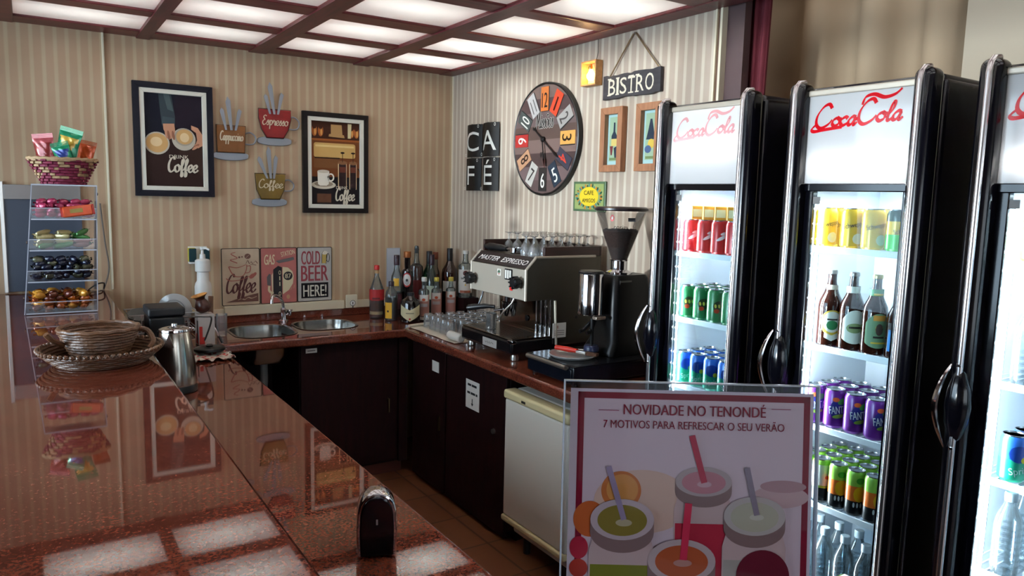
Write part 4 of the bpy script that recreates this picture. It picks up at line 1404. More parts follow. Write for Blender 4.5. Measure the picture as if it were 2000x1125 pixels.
MB().tube([(-0.47, -1.245, 1.20), (-0.48, -1.24, 1.15), (-0.50, -1.225, 1.09)], 0.005, CH(), 8, smooth=3).build('steam_wand', em)
MB().box(-0.338, -0.330, YR + 0.02, YL - 0.02, 0.99, 1.19, P('splash_mirror', '#8c857c', 0.10, 1.0)).build('splash_panel', em)
m = MB()
for y in (-1.56, -1.60, -1.64, -1.68):
    m.tube([(-0.345, y, 1.19), (-0.345, y, 0.99)], 0.004, CH(), 8)
m.build('gauge_tubes', em)
MB().lathe([(0.014, 0.0), (0.016, 0.006), (0.0, 0.008)], BLK(), 16, T(-0.338, -1.47, 1.07) @ RY(-PI / 2)).build('drain_knob', em)
# drip tray
m = MB().box(-0.575, -0.06, YR + 0.01, YL - 0.01, 0.935, 1.005, P('tray_black', '#0f0e10', 0.25, coat=0.4), 0.012, 3)
m.build('drip_tray', em)
m = MB().box(-0.57, -0.34, YR + 0.015, YL - 0.015, 1.004, 1.012, P('tray_steel', '#6e655c', 0.18, 1.0), 0.003)
for k in range(12):
    m.box(-0.55 + k * 0.016, -0.545 + k * 0.016, YR + 0.06, YL - 0.06, 1.0121, 1.0128, BLK())
m.build('tray_grate', em)
m = MB().box(-0.5775, -0.574, -1.555, -1.425, 0.945, 0.985, P('plate_silver', '#c9c6c0', 0.3, 0.3), 0.001).nib([[(1.45, 0.968), (1.46, 0.962), (1.47, 0.970), (1.48, 0.961), (1.49, 0.969), (1.50, 0.962), (1.51, 0.969), (1.53, 0.964)]], P('grey_print', '#77716c', 0.7), 0.0, 0.004, M=T(-0.578, 0, 0) @ KS)
m.build('name_plate', em)
m = MB().box(-0.576, -0.55, YR + 0.006, YR + 0.05, 0.99, 1.008, CH(), 0.004).build('tray_corner', em)
for x in (-0.53, -0.12):
    for y in (YR + 0.05, YL - 0.05):
        MB().lathe([(0.020, 0.902), (0.022, 0.915), (0.014, 0.936)], STEEL(), 14, T(x, y, 0)).build('foot', em)
m = MB().box(-0.345, -0.265, YR - 0.006, YR - 0.003, 1.005, 1.078, PAPER())
m.text('R', -0.315, 1.058, 0.014, P('badge_red'), 0.0, M=T(0, YR - 0.0065, 0) @ RX(PI / 2))
for q in range(3):
    m.box(-0.335, -0.275, YR - 0.0064, YR - 0.006, 1.018 + q * 0.010, 1.021 + q * 0.010, P('grey_print'))
m.build('service_card', em, label='small white service card')
MB().lathe([(0.006, 0), (0.008, 0.003), (0.0, 0.004)], BLK(), 12, T(-0.20, YR, 1.10) @ RX(PI / 2)).build('side_screw', em)
# cup rail on top
m = MB()
m.box(-0.40, -0.05, YR + 0.005, YR + 0.02, 1.403, 1.452, DKWOOD, 0.003).box(-0.445, -0.05, YL - 0.02, YL - 0.005, 1.403, 1.462, DKWOOD, 0.003).box(-0.06, -0.045, YR + 0.005, YL - 0.005, 1.403, 1.452, DKWOOD, 0.003)
m.build('cup_rail', em)

# spare portafilter lying on top
sp = thing('spare_portafilter', 'spare portafilter with black handle lying across the front top of the espresso machine', 'portafilter', (-0.425, -1.33, 1.42))
MB().tube([(-0.435, -1.20, 1.425), (-0.43, -1.23, 1.426), (-0.425, -1.32, 1.425), (-0.42, -1.39, 1.423)], [0.014, 0.020, 0.018, 0.013], BLK(), 12, smooth=3).build('handle', sp)
MB().tube([(-0.42, -1.39, 1.423), (-0.415, -1.425, 1.423)], 0.008, CH(), 10).lathe([(0.026, 0.0), (0.031, 0.006), (0.032, 0.03), (0.028, 0.03), (0.026, 0.01)], CH(), 22, T(-0.41, -1.458, 1.4035)).build('basket', sp)

# glasses
CLR = thin_glass('clear_glass', '#ffffff', 0.03, 1.8, 0.09)


def stem_glass(name, label, cat):
    """small liqueur glass standing upside down on its rim"""
    m = MB().shell([(0.026, 0.0), (0.027, 0.002), (0.025, 0.020), (0.020, 0.042), (0.010, 0.054), (0.004, 0.060), (0.004, 0.085), (0.008, 0.093), (0.022, 0.097), (0.023, 0.099), (0.0, 0.100)], CLR, 14)
    m.shell([(0.0245, 0.001), (0.023, 0.020), (0.018, 0.040), (0.006, 0.051), (0.0, 0.052)], CLR, 14)
    o = m.build(name)
    return tag(o, label, cat)


g0 = stem_glass('liqueur_glass', '', 'glass')
used = []
ROW = ['in the row along the near rail', 'in the second row from the near rail', 'in the third row from the near rail', 'in the fourth row from the near rail', 'in the fifth row from the near rail', 'in the row at the far rail']
for j in range(6):
    for i in range(6):
        x = -0.373 + 0.0555 * i + 0.002 * (j % 2)
        y = YR + 0.055 + j * 0.080
        if j >= 3 and i == 0:
            continue
        put(g0, used, (x + rnd.uniform(-.0006, .0006), y + rnd.uniform(-.004, .004), 1.4035), 0, 'stemmed glass on the espresso machine, %s from wall, %s row from grinder' % (ORD[5 - i], ORD[j]), 'stemmed glasses on top of the espresso machine')
for k, (x, y) in enumerate(((-0.428, -1.575), (-0.425, -1.635))):
    put(g0, used, (x, y, 1.4035), 0, ('upside-down stemmed glass at the very front edge of the machine, beside the portafilter', 'upside-down stemmed glass on the front corner of the machine top')[k], 'stemmed glasses on top of the espresso machine')

# milk jug on the tray
mj = thing('milk_jug', 'small shiny steel jug standing on the espresso drip tray', 'jug', (-0.505, -1.385, 1.013))
MB().lathe([(0.0, 1.0135), (0.027, 1.0135), (0.028, 1.018), (0.028, 1.088), (0.030, 1.094), (0.026, 1.092), (0.025, 1.03), (0.0, 1.03)], P('jug_steel', '#d5d2ce', 0.2, 0.85), 24, T(-0.505, -1.385, 0)).build('cup', mj)
MB().tube([(-0.505, -1.356, 1.08), (-0.505, -1.335, 1.075), (-0.505, -1.333, 1.05), (-0.505, -1.356, 1.035)], 0.003, CH(), 8, smooth=3).build('handle', mj)

# grinder standing on the knock-box drawer
kb = thing('knock_box', 'low black knock-box drawer under the coffee grinder', 'drawer box', (-0.35, -2.03, 0.902))
BLUEB = P('blue_black_steel', '#10131c', 0.25, coat=0.3)
MB().box(-0.60, -0.09, -2.205, -1.865, 0.912, 0.985, BLUEB, 0.004).build('box', kb)
MB().box(-0.602, -0.09, -2.208, -1.862, 0.984, 0.990, P('drawer_top', '#1a1a1e', 0.2, 0.4), 0.002).build('top_sheet', kb)
MB().box(-0.606, -0.600, -2.195, -1.875, 0.915, 0.975, BLUEB, 0.002).build('drawer_front', kb)
MB().tube([(-0.616, -2.175, 0.982), (-0.616, -1.885, 0.982)], 0.010, P('aluminium_bar', '#8d857a', 0.35, 0.8), 12).box(-0.616, -0.60, -2.17, -2.155, 0.976, 0.985, STEEL()).box(-0.616, -0.60, -1.905, -1.89, 0.976, 0.985, STEEL()).build('handle_bar', kb, label='grey metal bar handle')
for x in (-0.57, -0.12):
    for y in (-2.18, -1.89):
        MB().lathe([(0.014, 0.902), (0.014, 0.912)], BLK(), 12, T(x, y, 0)).build('foot', kb)

gr = thing('coffee_grinder', 'black coffee grinder with a clear cone hopper half full of beans', 'coffee grinder', (-0.235, -2.035, 0.991))
m = MB()
vs, fs = [], []
lv = [(0.9915, -0.345, -0.055, 0.105), (1.01, -0.345, -0.050, 0.105), (1.05, -0.32, -0.052, 0.095), (1.20, -0.315, -0.075, 0.085), (1.335, -0.31, -0.100, 0.080), (1.352, -0.30, -0.110, 0.072)]
N = 0
for z, xa, xb, hw in lv:
    lp = rrect(xa, -2.035 - hw, xb, -2.035 + hw, 0.03, 5)
    N = len(lp)
    vs += [(x, y, z) for x, y in lp]
for r in range(len(lv) - 1):
    for k in range(N):
        k2 = (k + 1) % N
        fs.append((r * N + k, r * N + k2, (r + 1) * N + k2, (r + 1) * N + k))
fs += [tuple(reversed(range(N))), tuple(range((len(lv) - 1) * N, len(lv) * N))]
m.add(vs, fs, P('grinder_black', '#070709', 0.35, spec=0.3))
m.build('body', gr)
MB().lathe([(0.052, 1.175), (0.055, 1.178), (0.055, 1.355), (0.052, 1.362), (0.0, 1.364)], CH(), 28, T(-0.385, -2.035, 0)).build('doser', gr)
MB().lathe([(0.056, 1.36), (0.058, 1.366), (0.050, 1.372), (0.0, 1.373)], BLK(), 28, T(-0.385, -2.035, 0)).build('doser_lid', gr)
MB().box(-0.40, -0.345, -2.10, -2.07, 1.158, 1.172, P('doser_lever_steel', '#a5978a', 0.3, 0.6), 0.003).build('doser_lever', gr)
MB().tube([(-0.345, -2.035, 1.165), (-0.40, -2.01, 1.10), (-0.42, -2.01, 1.095)], 0.009, BLK(), 8).tube([(-0.345, -2.035, 1.165), (-0.40, -2.06, 1.10), (-0.42, -2.06, 1.095)], 0.009, BLK(), 8).build('portafilter_fork', gr)
MB().lathe([(0.030, 1.01), (0.034, 1.015), (0.034, 1.03), (0.028, 1.04)], P('tamper_blue', '#2c3350', 0.3), 20, T(-0.39, -2.06, 0)).lathe([(0.008, 1.035), (0.008, 1.16)], BLK(), 10, T(-0.39, -2.06, 0)).build('tamper', gr)
MB().tube([(-0.30, -2.113, 1.005), (-0.30, -2.113, 1.13)], 0.003, CH(), 8).build('side_rod', gr)
MB().box(-0.285, -0.215, -2.1155, -2.112, 1.285, 1.33, P('grey_plate', '#565452', 0.4, 0.5), 0.001).build('rating_plate', gr, label='small grey rating plate')
MB().lathe([(0.062, 1.352), (0.062, 1.362), (0.046, 1.368), (0.038, 1.372), (0.038, 1.412), (0.044, 1.418)], CH(), 28, T(-0.225, -2.035, 0)).build('collar', gr)
HG = thin_glass('hopper_plastic', '#f8f6f4', 0.0, 0.6, 0.015)
h = MB().shell([(0.037, 1.412), (0.038, 1.42), (0.112, 1.628), (0.114, 1.640)], HG, 32, T(-0.225, -2.035, 0)).shell([(0.035, 1.42), (0.110, 1.630)], HG, 32, T(-0.225, -2.035, 0)).build('hopper', gr)
BEAN = P('roasted_beans', '#2e1a12', 0.75, spec=0.15, bump=1.0, bscale=140, var=0.5, vscale=120)
m = MB().lathe([(0.034, 1.418), (0.080, 1.545), (0.078, 1.552), (0.04, 1.556), (0.0, 1.555)], BEAN, 32, T(-0.225, -2.035, 0))
for k in range(60):
    a, r = rnd.uniform(0, 2 * PI), 0.076 * math.sqrt(rnd.random())
    m.lathe([(0.0, -0.003), (0.0045, 0.0), (0.0, 0.003)], BEAN, 6, T(-0.225 + r * math.cos(a), -2.035 + r * math.sin(a), 1.5545) @ RZ(rnd.uniform(0, 3)), sx=1.4)
m.build('coffee_beans', gr)
MB().lathe([(0.116, 1.638), (0.121, 1.642), (0.121, 1.650), (0.112, 1.656), (0.0, 1.658)], P('hopper_lid_plum', '#241a1e', 0.3), 36, T(-0.225, -2.035, 0)).build('hopper_lid', gr)
# prints on the hopper (wrapped on the cone, facing the room)
m = MB()
hl = T(-0.225, -2.035, 1.592) @ RZ(-0.95) @ RX(-0.10)
m.text('corim', 0.022, -0.033, 0.020, P('print_black', '#17130f', 0.5), 0.001, w=0.062, wrap=0.089, M=hl)
for k, (rx, ry, mt) in enumerate(((0.010, 0.015, 'logo_red'), (0.004, 0.007, 'logo_white'))):
    pts = [(rx * math.cos(a) - 0.016, ry * math.sin(a) + 0.005) for a in [2 * PI * q / 18 for q in range(18)]]
    m.add([((0.1005 + k * 0.0006) * math.sin(x / 0.1005), -(0.1005 + k * 0.0006) * math.cos(x / 0.1005), y) for x, y in pts], [tuple(range(18))], P(mt, '#c0202a' if k == 0 else '#e8e0dc', 0.4), M=hl)
m.build('logo', h)
lm = T(-0.225, -2.035, 1.592) @ RZ(-0.22) @ RX(-0.10)
MB().add([((0.1015) * math.sin(x / 0.1), -(0.1015) * math.cos(x / 0.1), y) for x, y in ((-0.018, -0.009), (0.018, -0.009), (0.018, 0.007), (-0.018, 0.007))], [(0, 1, 2, 3)], P('grey_blue_sticker', '#6a7078', 0.6), M=lm).build('sticker', h)

# steel dish with a red-handled brush on the knock box
ds = thing('steel_dish', 'round steel dish on the knock box holding a red-handled brush', 'dish', (-0.475, -2.05, 0.991))
MB().lathe([(0.0, 0.9925), (0.075, 0.9925), (0.092, 0.996), (0.104, 1.006), (0.107, 1.006), (0.107, 1.002), (0.094, 0.9915), (0.0, 0.991)], P('dish_steel', '#c9c8c6', 0.25, 0.5), 40, T(-0.475, -2.035, 0)).build('plate', ds)
br = thing('grinder_brush', 'red-handled brush lying in the steel dish in front of the grinder', 'brush', (-0.47, -2.0, 1.0))
MB().tube([(-0.495, -1.935, 1.016), (-0.475, -1.985, 1.016), (-0.452, -2.04, 1.014)], [0.011, 0.012, 0.010], P('red_handle', '#c22616', 0.35), 12, smooth=3).build('handle', br)
MB().box(-0.012, 0.012, -0.05, 0.0, -0.006, 0.006, STEEL(), 0.002, M=T(-0.452, -2.035, 1.012) @ RZ(0.4)).build('ferrule', br)
MB().box(-0.014, 0.014, -0.105, -0.05, -0.008, 0.006, P('brown_bristle', '#4d2e1c', 0.8, bump=0.8, bscale=300), 0.003, M=T(-0.452, -2.035, 1.010) @ RZ(0.4)).build('bristles', br)

# white cloth with a crowd of upturned glasses
cl = MB()
W2, n = [], 18
vs, fs = [], []
for j in range(n + 1):
    for i in range(n + 1):
        x = -0.60 + 0.55 * i / n
        y = -0.615 - 0.555 * j / n
        vs.append((x, y, 0.9035 + 0.0015 * math.sin(x * 40) * math.cos(y * 33)))
for j in range(n):
    for i in range(n):
        a = j * (n + 1) + i
        fs.append((a + n + 1, a + n + 2, a + 1, a))
cl.add(vs, fs, P('white_cloth', '#c8bfae', 0.85, bump=0.25, bscale=220))
cl.tube([(-0.612, -0.63, 0.9125), (-0.50, -0.605, 0.913), (-0.36, -0.60, 0.9125)], 0.009, P('white_cloth'), 10, smooth=3)
o = cl.build('tea_towel', loc=(-0.35, -0.90, 0.9035))
tag(o, 'off-white tea towel spread under the upturned glasses beside the espresso machine', 'towel')
tb = MB().shell([(0.030, 0.0), (0.0305, 0.002), (0.026, 0.075), (0.024, 0.080), (0.0, 0.081)], CLR, 14).shell([(0.028, 0.001), (0.024, 0.070), (0.0, 0.071)], CLR, 14).build('tumbler')
tag(tb, '', 'glass')
used = []
for j in range(7):
    for i in range(6):
        x, y = -0.50 + 0.072 * i, -0.665 - 0.070 * j
        if (i == 0 and j > 4) or (x < -0.46 and y < -1.05):
            continue
        put(tb, used, (x + rnd.uniform(-.004, .004), y + rnd.uniform(-.004, .004), 0.9055), 0,
            'upturned tumbler on tea towel, %s from clock wall, %s row from corner' % (ORD[5 - i], ORD[j]), 'tumblers draining on the tea towel')
ro = MB().lathe([(0.0, 0.0), (0.022, 0.0), (0.024, 0.006), (0.024, 0.125), (0.018, 0.13), (0.0, 0.13)], P('white_roll', '#cfc9bf', 0.7), 18, T(-0.565, -1.155, 0.930) @ RX(PI / 2) @ T(0, 0, -0.10)).build('napkin_roll', loc=(-0.565, -1.12, 0.906))
tag(ro, 'white rolled napkin lying between the tumblers and the espresso drip tray', 'napkin')
ro.location.z -= 0.0
g2 = []
stp = copy_tree(g0)
for k, (x, y) in enumerate(((-0.10, -0.62), (-0.055, -0.70), (-0.16, -0.585))):
    put(stp, g2, (x, y, 0.9055), 0, ('upside-down stemmed glass on the tea towel below the white rum bottle', 'upside-down stemmed glass at the wall edge of the tea towel', 'upside-down stemmed glass on the tea towel behind the tumblers')[k], 'stemmed glasses on the tea towel')
# ================================================================ liquor bottles in the corner
def bottle(name, label, x, y, z, R, H, glass, cap, cap_h, prof='std', labels=(), neck=0.013, rz=-0.5, liquid=None, cap_r=None, group='liquor bottles in the corner', sx=1.0):
    t = thing(name, label, 'bottle', (x, y, z), (0, 0, rz), group)
    P_ = {'std': [(0.0, 0), (0.92, 0), (1, .02), (1, .60), (.93, .66), (.55, .74)],
          'slope': [(0.0, 0), (0.92, 0), (1, .02), (1, .48), (.9, .56), (.5, .72)],
          'square': [(0.0, 0), (0.94, 0), (1, .02), (1, .66), (.92, .70), (.5, .735)],
          'squat': [(0.0, 0), (0.92, 0), (1, .03), (1, .62), (.85, .74), (.45, .82)],
          'beer': [(0.0, 0), (0.9, 0), (1, .02), (1, .52), (.92, .60), (.62, .70), (.45, .78)]}[prof]
    nk = neck
    pr = [(r * R, h * H) for r, h in P_] + [(nk * 1.05, H * (P_[-1][1] + 0.07)), (nk, H - cap_h * 0.6), (nk * 1.12, H - cap_h * 0.5), (nk * 0.9, H - 0.004), (0, H - 0.004)]
    MB().lathe(pr, glass, 22, sx=sx).build('glass', t, world=False)
    if liquid:
        lm, lv = liquid
        lp = [(r * R * 0.94, max(h * H, 0.006)) for r, h in P_ if h <= lv] + [(R * 0.93 if lv <= P_[3][1] else R * 0.7, lv * H), (0, lv * H)]
        MB().lathe(lp, lm, 20, sx=sx).build('liquid', t, world=False)
    cr = cap_r or nk * 1.25
    MB().lathe([(cr, H - cap_h), (cr * 1.02, H - cap_h + 0.004), (cr, H - 0.003), (cr * 0.9, H), (0, H)], cap, 18).build('cap', t, world=False)
    for lb in labels:
        z0, z1, mat, half = lb[:4]
        m = MB()
        rr = R * (lb[5] if len(lb) > 5 else 1.0) + 0.0008
        N = 24
        shp = lb[6] if len(lb) > 6 else 'rect'
        vs, fs = [], []
        for k in range(N + 1):
            a = -half + 2 * half * k / N
            u = abs(a / half)
            za, zb = z0, z1
            if shp == 'oval':
                hh = (z1 - z0) / 2 * math.sqrt(max(1 - u * u, 0.0))
                za, zb = (z0 + z1) / 2 - hh, (z0 + z1) / 2 + hh
            if shp == 'arch':
                zb = z1 - (z1 - z0) * 0.28 * u ** 2.2
                za = z0 + (z1 - z0) * 0.14 * u ** 2.2
            if shp == 'vee':
                zb = z1 - (1 - u) * (z1 - z0) * 0.33
                za = z0 + u * (z1 - z0) * 0.38
            vs += [(rr * math.sin(a) * sx, -rr * math.cos(a), za), (rr * math.sin(a) * sx, -rr * math.cos(a), zb)]
        for k in range(N):
            fs.append((2 * k, 2 * k + 2, 2 * k + 3, 2 * k + 1))
        m.add(vs, fs, mat)
        lift = 0.0004
        for tx_ in (lb[4] if len(lb) > 4 else ()):
            s_, zz, h_, w_, mt = tx_
            if s_ in ('dot', 'bar'):
                lift += 0.00025
                m.patch(rr, 0.0, zz, w_ / 2, h_ / 2, mt, 0.0, lift, sx, s_ == 'bar')
            else:
                m.text(s_, 0, zz, h_, mt, 0.0022, w=w_, wrap=rr)
        m.build('label', t, world=False)
    return t


GCL = thin_glass('bottle_clear', '#dfe4e2', 0.0, 1.6, 0.06)
GGR = thin_glass('bottle_green', '#2f6b44', 0.0, 1.6, 0.12)
DKB = P('dark_bottle', '#120a0a', 0.08, coat=0.5)
BRB = P('brown_bottle', '#2a1009', 0.06, coat=0.6)
AMB = P('amber_liquor', '#6a2a0c', 0.1)
RED = P('red_liquor', '#5a120d', 0.1)
DRED = P('label_red', '#9d1d1f', 0.5)
GOLDL = P('label_gold', '#d1a02e', 0.5)
CRML = P('label_cream', '#c9c09a', 0.5)
SILV = P('label_silver', '#b4aeac', 0.4, 0.3)
TK = P('label_ink', '#2b2420', 0.6)
WL = P('label_white', '#d8d3cc', 0.5)
BK = P('cap_black', '#121014', 0.35)
PUR = P('cap_purple', '#2c1420', 0.35)
YC = P('cap_yellow', '#b3a23e', 0.4)
REDC = P('cap_red', '#b81f1c', 0.35)

bottle('liquor_bottle', 'whisky bottle with red cap and red label, standing apart from the others', -0.636, -0.20, 0.9015, 0.047, 0.336, GCL, REDC, 0.028, 'slope',
       [(0.115, 0.185, DRED, 1.5, [('bar', 0.128, 0.012, 0.05, P('label_dark_red', '#5a1414', 0.5))]), (0.025, 0.045, P('label_tan', '#8d7a5a', 0.5), 1.0), (0.285, 0.305, P('neck_tan', '#a8835a', 0.5), 3.1, (), 0.32)], 0.0135, liquid=(AMB, 0.36))
bottle('liquor_bottle', 'clear bottle with dark purple cap and small yellow neck label', -0.499, -0.20, 0.9015, 0.0365, 0.398, GCL, PUR, 0.065, 'std',
       [(0.20, 0.25, GOLDL, 0.5), (0.05, 0.15, P('label_plum', '#3d1a22', 0.5), 1.3)], 0.015, liquid=(P('plum_liquor', '#30141a', 0.1), 0.40), cap_r=0.018)
bottle('liquor_bottle', 'short dark bottle with a tall yellow side label, in front of the purple-capped one', -0.591, -0.325, 0.9015, 0.040, 0.245, GCL, PUR, 0.03, 'squat',
       [(0.015, 0.115, GOLDL, 0.62, [('bar', 0.06, 0.012, 0.012, TK)])], 0.014, liquid=(DKB, 0.60), rz=-0.95)
bottle('liquor_bottle', 'dark bottle with copper cap and round red and white label', -0.424, -0.20, 0.9015, 0.0380, 0.42, DKB, P('cap_copper', '#9a5a30', 0.35, 0.6), 0.04, 'square',
       [(0.19, 0.285, DRED, 0.75, [('dot', 0.238, 0.075, 0.052, WL), ('dot', 0.225, 0.04, 0.03, SILV), ('dot', 0.235, 0.018, 0.014, TK)], 1.0, 'oval')], 0.019)
bottle('liquor_bottle', 'squat dark bottle with a large cream V-shaped label, foremost of the liquors', -0.513, -0.44, 0.9015, 0.062, 0.185, DKB, BK, 0.02, 'squat',
       [(0.012, 0.115, CRML, 1.15, [('bar', 0.062, 0.006, 0.050, P('print_faded', '#7a7460', 0.6)), ('dot', 0.027, 0.012, 0.012, DRED)], 1.0, 'vee')], 0.018)
bottle('liquor_bottle', 'red liqueur bottle with a dark pouring spout, tallest in the corner', -0.305, -0.09, 0.9015, 0.044, 0.447, GCL, BK, 0.05, 'square',
       [(0.10, 0.22, P('label_dark_red'), 1.2)], 0.015, liquid=(RED, 0.70), cap_r=0.012)
bottle('liquor_bottle', 'green glass bottle with a tall black cap', -0.216, -0.10, 0.9015, 0.044, 0.41, GGR, BK, 0.085, 'std', [(0.08, 0.18, WL, 1.0)], 0.017, liquid=(P('green_spirit', '#1d4a2b', 0.1), 0.55), cap_r=0.0195)
bottle('liquor_bottle', 'greenish clear bottle with purple-black cap in front of the green one', -0.244, -0.195, 0.9015, 0.045, 0.395, thin_glass('bottle_grey_green', '#8f9a8a', 0.0, 1.6, 0.10), PUR, 0.07, 'slope', [(0.10, 0.19, P('label_pale_green', '#a8b09a', 0.5), 0.9)], 0.014, cap_r=0.017)
for lb, x, y, H, cp in (('small clear fruit spirit bottle with a white cap, nearest the cream V label', -0.411, -0.42, 0.274, P('cap_white', '#c9c6c0', 0.4)), ('small clear fruit spirit bottle with a yellow cap, in the middle of its trio', -0.292, -0.36, 0.262, YC),
                        ('small clear fruit spirit bottle with a yellow cap, closest to the clock wall', -0.171, -0.33, 0.256, YC)):
    bottle('liquor_bottle', lb, x, y, 0.9015, 0.034, H, GCL, cp, 0.026, 'square',
           [(0.03, 0.165, P('label_rose', '#a5776d', 0.5), 1.25, [('bar', 0.145, 0.04, 0.058, WL), ('dot', 0.135, 0.018, 0.022, P('fruit_orange', '#b0481e', 0.5)), ('bar', 0.10, 0.02, 0.05, P('label_grey', '#a8a4a8', 0.5))]), (0.008, 0.026, WL, 1.2)], 0.013, cap_r=0.0165, group='fruit spirit bottles in the corner')
bottle('liquor_bottle', 'tall dark brown bottle with long black neck beside the corner seam', -0.080, -0.14, 0.9015, 0.055, 0.43, BRB, BK, 0.10, 'std', [(0.14, 0.21, WL, 0.9)], 0.017, cap_r=0.0195)
bottle('liquor_bottle', 'amber bottle with a rust-coloured cap, half hidden in the corner', -0.150, -0.065, 0.9015, 0.030, 0.40, GCL, P('cap_rust', '#7a3a22', 0.4), 0.05, 'std', [], 0.015, liquid=(AMB, 0.62))
ri = MB().box(-0.12, -0.005, -0.41, -0.29, 0.946, 1.022, DARKW, 0.004)
ri.box(-0.11, -0.03, -0.40, -0.30, 0.902, 0.946, DARKW, 0.002)
tag(ri.build('wooden_riser', loc=(-0.06, -0.35, 0.902)), 'small dark wooden block lifting the white rum bottle', 'block')
bottle('liquor_bottle', 'white rum bottle with white cap and a round emblem, standing on the wooden block', -0.075, -0.35, 1.0235, 0.046, 0.308, GCL, P('cap_white'), 0.022, 'square',
       [(0.03, 0.185, P('label_offwhite', '#c2b9b0', 0.5), 1.25, [('dot', 0.162, 0.034, 0.034, P('emblem_maroon', '#5a1d18', 0.5)), ('BACARDI', 0.128, 0.013, 0.056, TK), ('bar', 0.107, 0.005, 0.03, TK), ('dot', 0.085, 0.012, 0.008, GOLDL), ('bar', 0.04, 0.016, 0.075, P('label_copper', '#8a4a32', 0.5))])], 0.016)

# ================================================================ sink side clutter
pb = thing('soap_bottle', 'tall white pump bottle standing by the wall below the sponges', 'bottle', (-1.655, -0.10, 0.9015))
MB().lathe([(0.0, 0.902), (0.042, 0.902), (0.046, 0.91), (0.046, 1.135), (0.042, 1.155), (0.033, 1.17), (0.032, 1.21), (0.030, 1.225)], WHT(), 28, T(-1.655, -0.10, 0)).build('body', pb)
MB().lathe([(0.036, 1.222), (0.041, 1.226), (0.041, 1.285), (0.034, 1.292), (0.016, 1.296), (0.015, 1.32), (0.008, 1.325), (0.007, 1.345), (0.012, 1.348), (0.012, 1.362), (0.0, 1.364)], WHT(), 24, T(-1.655, -0.10, 0)).tube([(-1.655, -0.10, 1.355), (-1.64, -0.125, 1.357), (-1.625, -0.145, 1.348)], 0.006, WHT(), 10, smooth=3).build('pump', pb)
sh = thing('sponge_holder', 'white wall holder behind the white pump bottle', 'holder', (-1.665, -0.002, 1.27))
MB().box(-1.715, -1.612, -0.045, -0.002, 1.262, 1.272, WHT(), 0.003).box(-1.715, -1.612, -0.006, -0.002, 1.262, 1.36, WHT(), 0.002).build('shelf', sh)
for lb, xa, xb in (('green and yellow kitchen sponge on the wall holder, farther from the tin signs', -1.718, -1.678), ('green and yellow kitchen sponge on the wall holder, closer to the tin signs', -1.648, -1.606)):
    s = thing('kitchen_sponge', lb, 'sponge', ((xa + xb) / 2, -0.025, 1.274), group='sponges on the wall holder')
    MB().box(xa, xb, -0.034, -0.008, 1.274, 1.352, P('sponge_yellow', '#c9b43a', 0.9, bump=0.6, bscale=400), 0.003).build('foam', s)
    MB().box(xa + 0.002, xb + 0.001, -0.046, -0.034, 1.275, 1.350, P('scour_green', '#12343a', 0.95, bump=0.8, bscale=500), 0.002).build('scouring_layer', s)

rk = thing('dish_rack', 'white wire dish rack behind the black coffee maker', 'dish rack', (-1.87, -0.16, 0.9015))
WW = P('coated_wire', '#b9b7b4', 0.35, 0.3)
m = MB()
m.tube([(-2.06, -0.30, 0.925), (-1.72, -0.30, 0.925), (-1.72, -0.05, 0.925), (-2.06, -0.05, 0.925)], 0.004, WW, 8, closed=True)
m.tube([(-2.06, -0.30, 1.02), (-1.72, -0.30, 1.02), (-1.72, -0.05, 1.02), (-2.06, -0.05, 1.02)], 0.004, WW, 8, closed=True)
m.build('frame', rk)
m = MB()
for k in range(9):
    x = -2.04 + k * 0.038
    m.tube([(x, -0.30, 1.02), (x, -0.30, 0.925), (x, -0.05, 0.925), (x, -0.05, 1.02)], 0.0025, WW, 6)
for x in (-2.05, -1.73):
    for y in (-0.29, -0.06):
        m.tube([(x, y, 0.925), (x, y, 0.902)], 0.005, WW, 8)
m.build('tines', rk)
pl = thing('dinner_plate', 'translucent pale plate standing on edge in the dish rack', 'plate', (-1.815, -0.14, 0.93), group='plates in the dish rack')
PG = P('milky_plate', '#b5b4b2', 0.15, var=0.03)
tilt = T(-1.815, -0.13, 1.0155) @ RZ(-0.35) @ RX(PI / 2 + 0.12)
MB().lathe([(0.0, 0.0), (0.055, 0.0), (0.065, -0.004), (0.088, -0.016), (0.090, -0.016), (0.089, -0.012), (0.066, 0.0), (0.056, 0.004), (0.0, 0.004)], PG, 40, tilt).build('plate_body', pl)
MB().ring(0, 0, 0.058, 0.058, 0.003, 0.0045, P('plate_ring', '#8f8f90', 0.3), M=tilt).build('foot_ring', pl)
bw = MB().lathe([(0.0, 0.0), (0.03, 0.0), (0.06, 0.03), (0.075, 0.062), (0.072, 0.062), (0.056, 0.032), (0.0, 0.008)], P('bowl_grey', '#6a6a68', 0.3), 26).build('small_bowl', loc=(0, 0, 0))
bw.location = (-1.985, -0.17, 0.952)
bw.rotation_euler = (0.35, 0, 0)
tag(bw, 'small grey bowl resting in the dish rack beside the coffee maker', 'bowl')
gs = MB()
rnd = random.Random(21)
for k in range(26):
    a = rnd.uniform(0, 2 * PI)
    r = rnd.uniform(0.005, 0.03)
    gs.tube([(r * math.cos(a), r * math.sin(a), 0.004), (1.5 * r * math.cos(a + .5), 1.5 * r * math.sin(a + .5), 0.02 + rnd.uniform(0, .02)), (r * math.cos(a + 1.1), r * math.sin(a + 1.1), 0.03)], 0.006, P('green_scrub', '#2f5a34', 0.8, var=0.3), 6, smooth=3)
o = gs.build('green_scrubber')
o.location = (-2.085, -0.42, 0.9015)
tag(o, 'green scrubbing pad at the bar edge near the dish rack', 'scrubber')

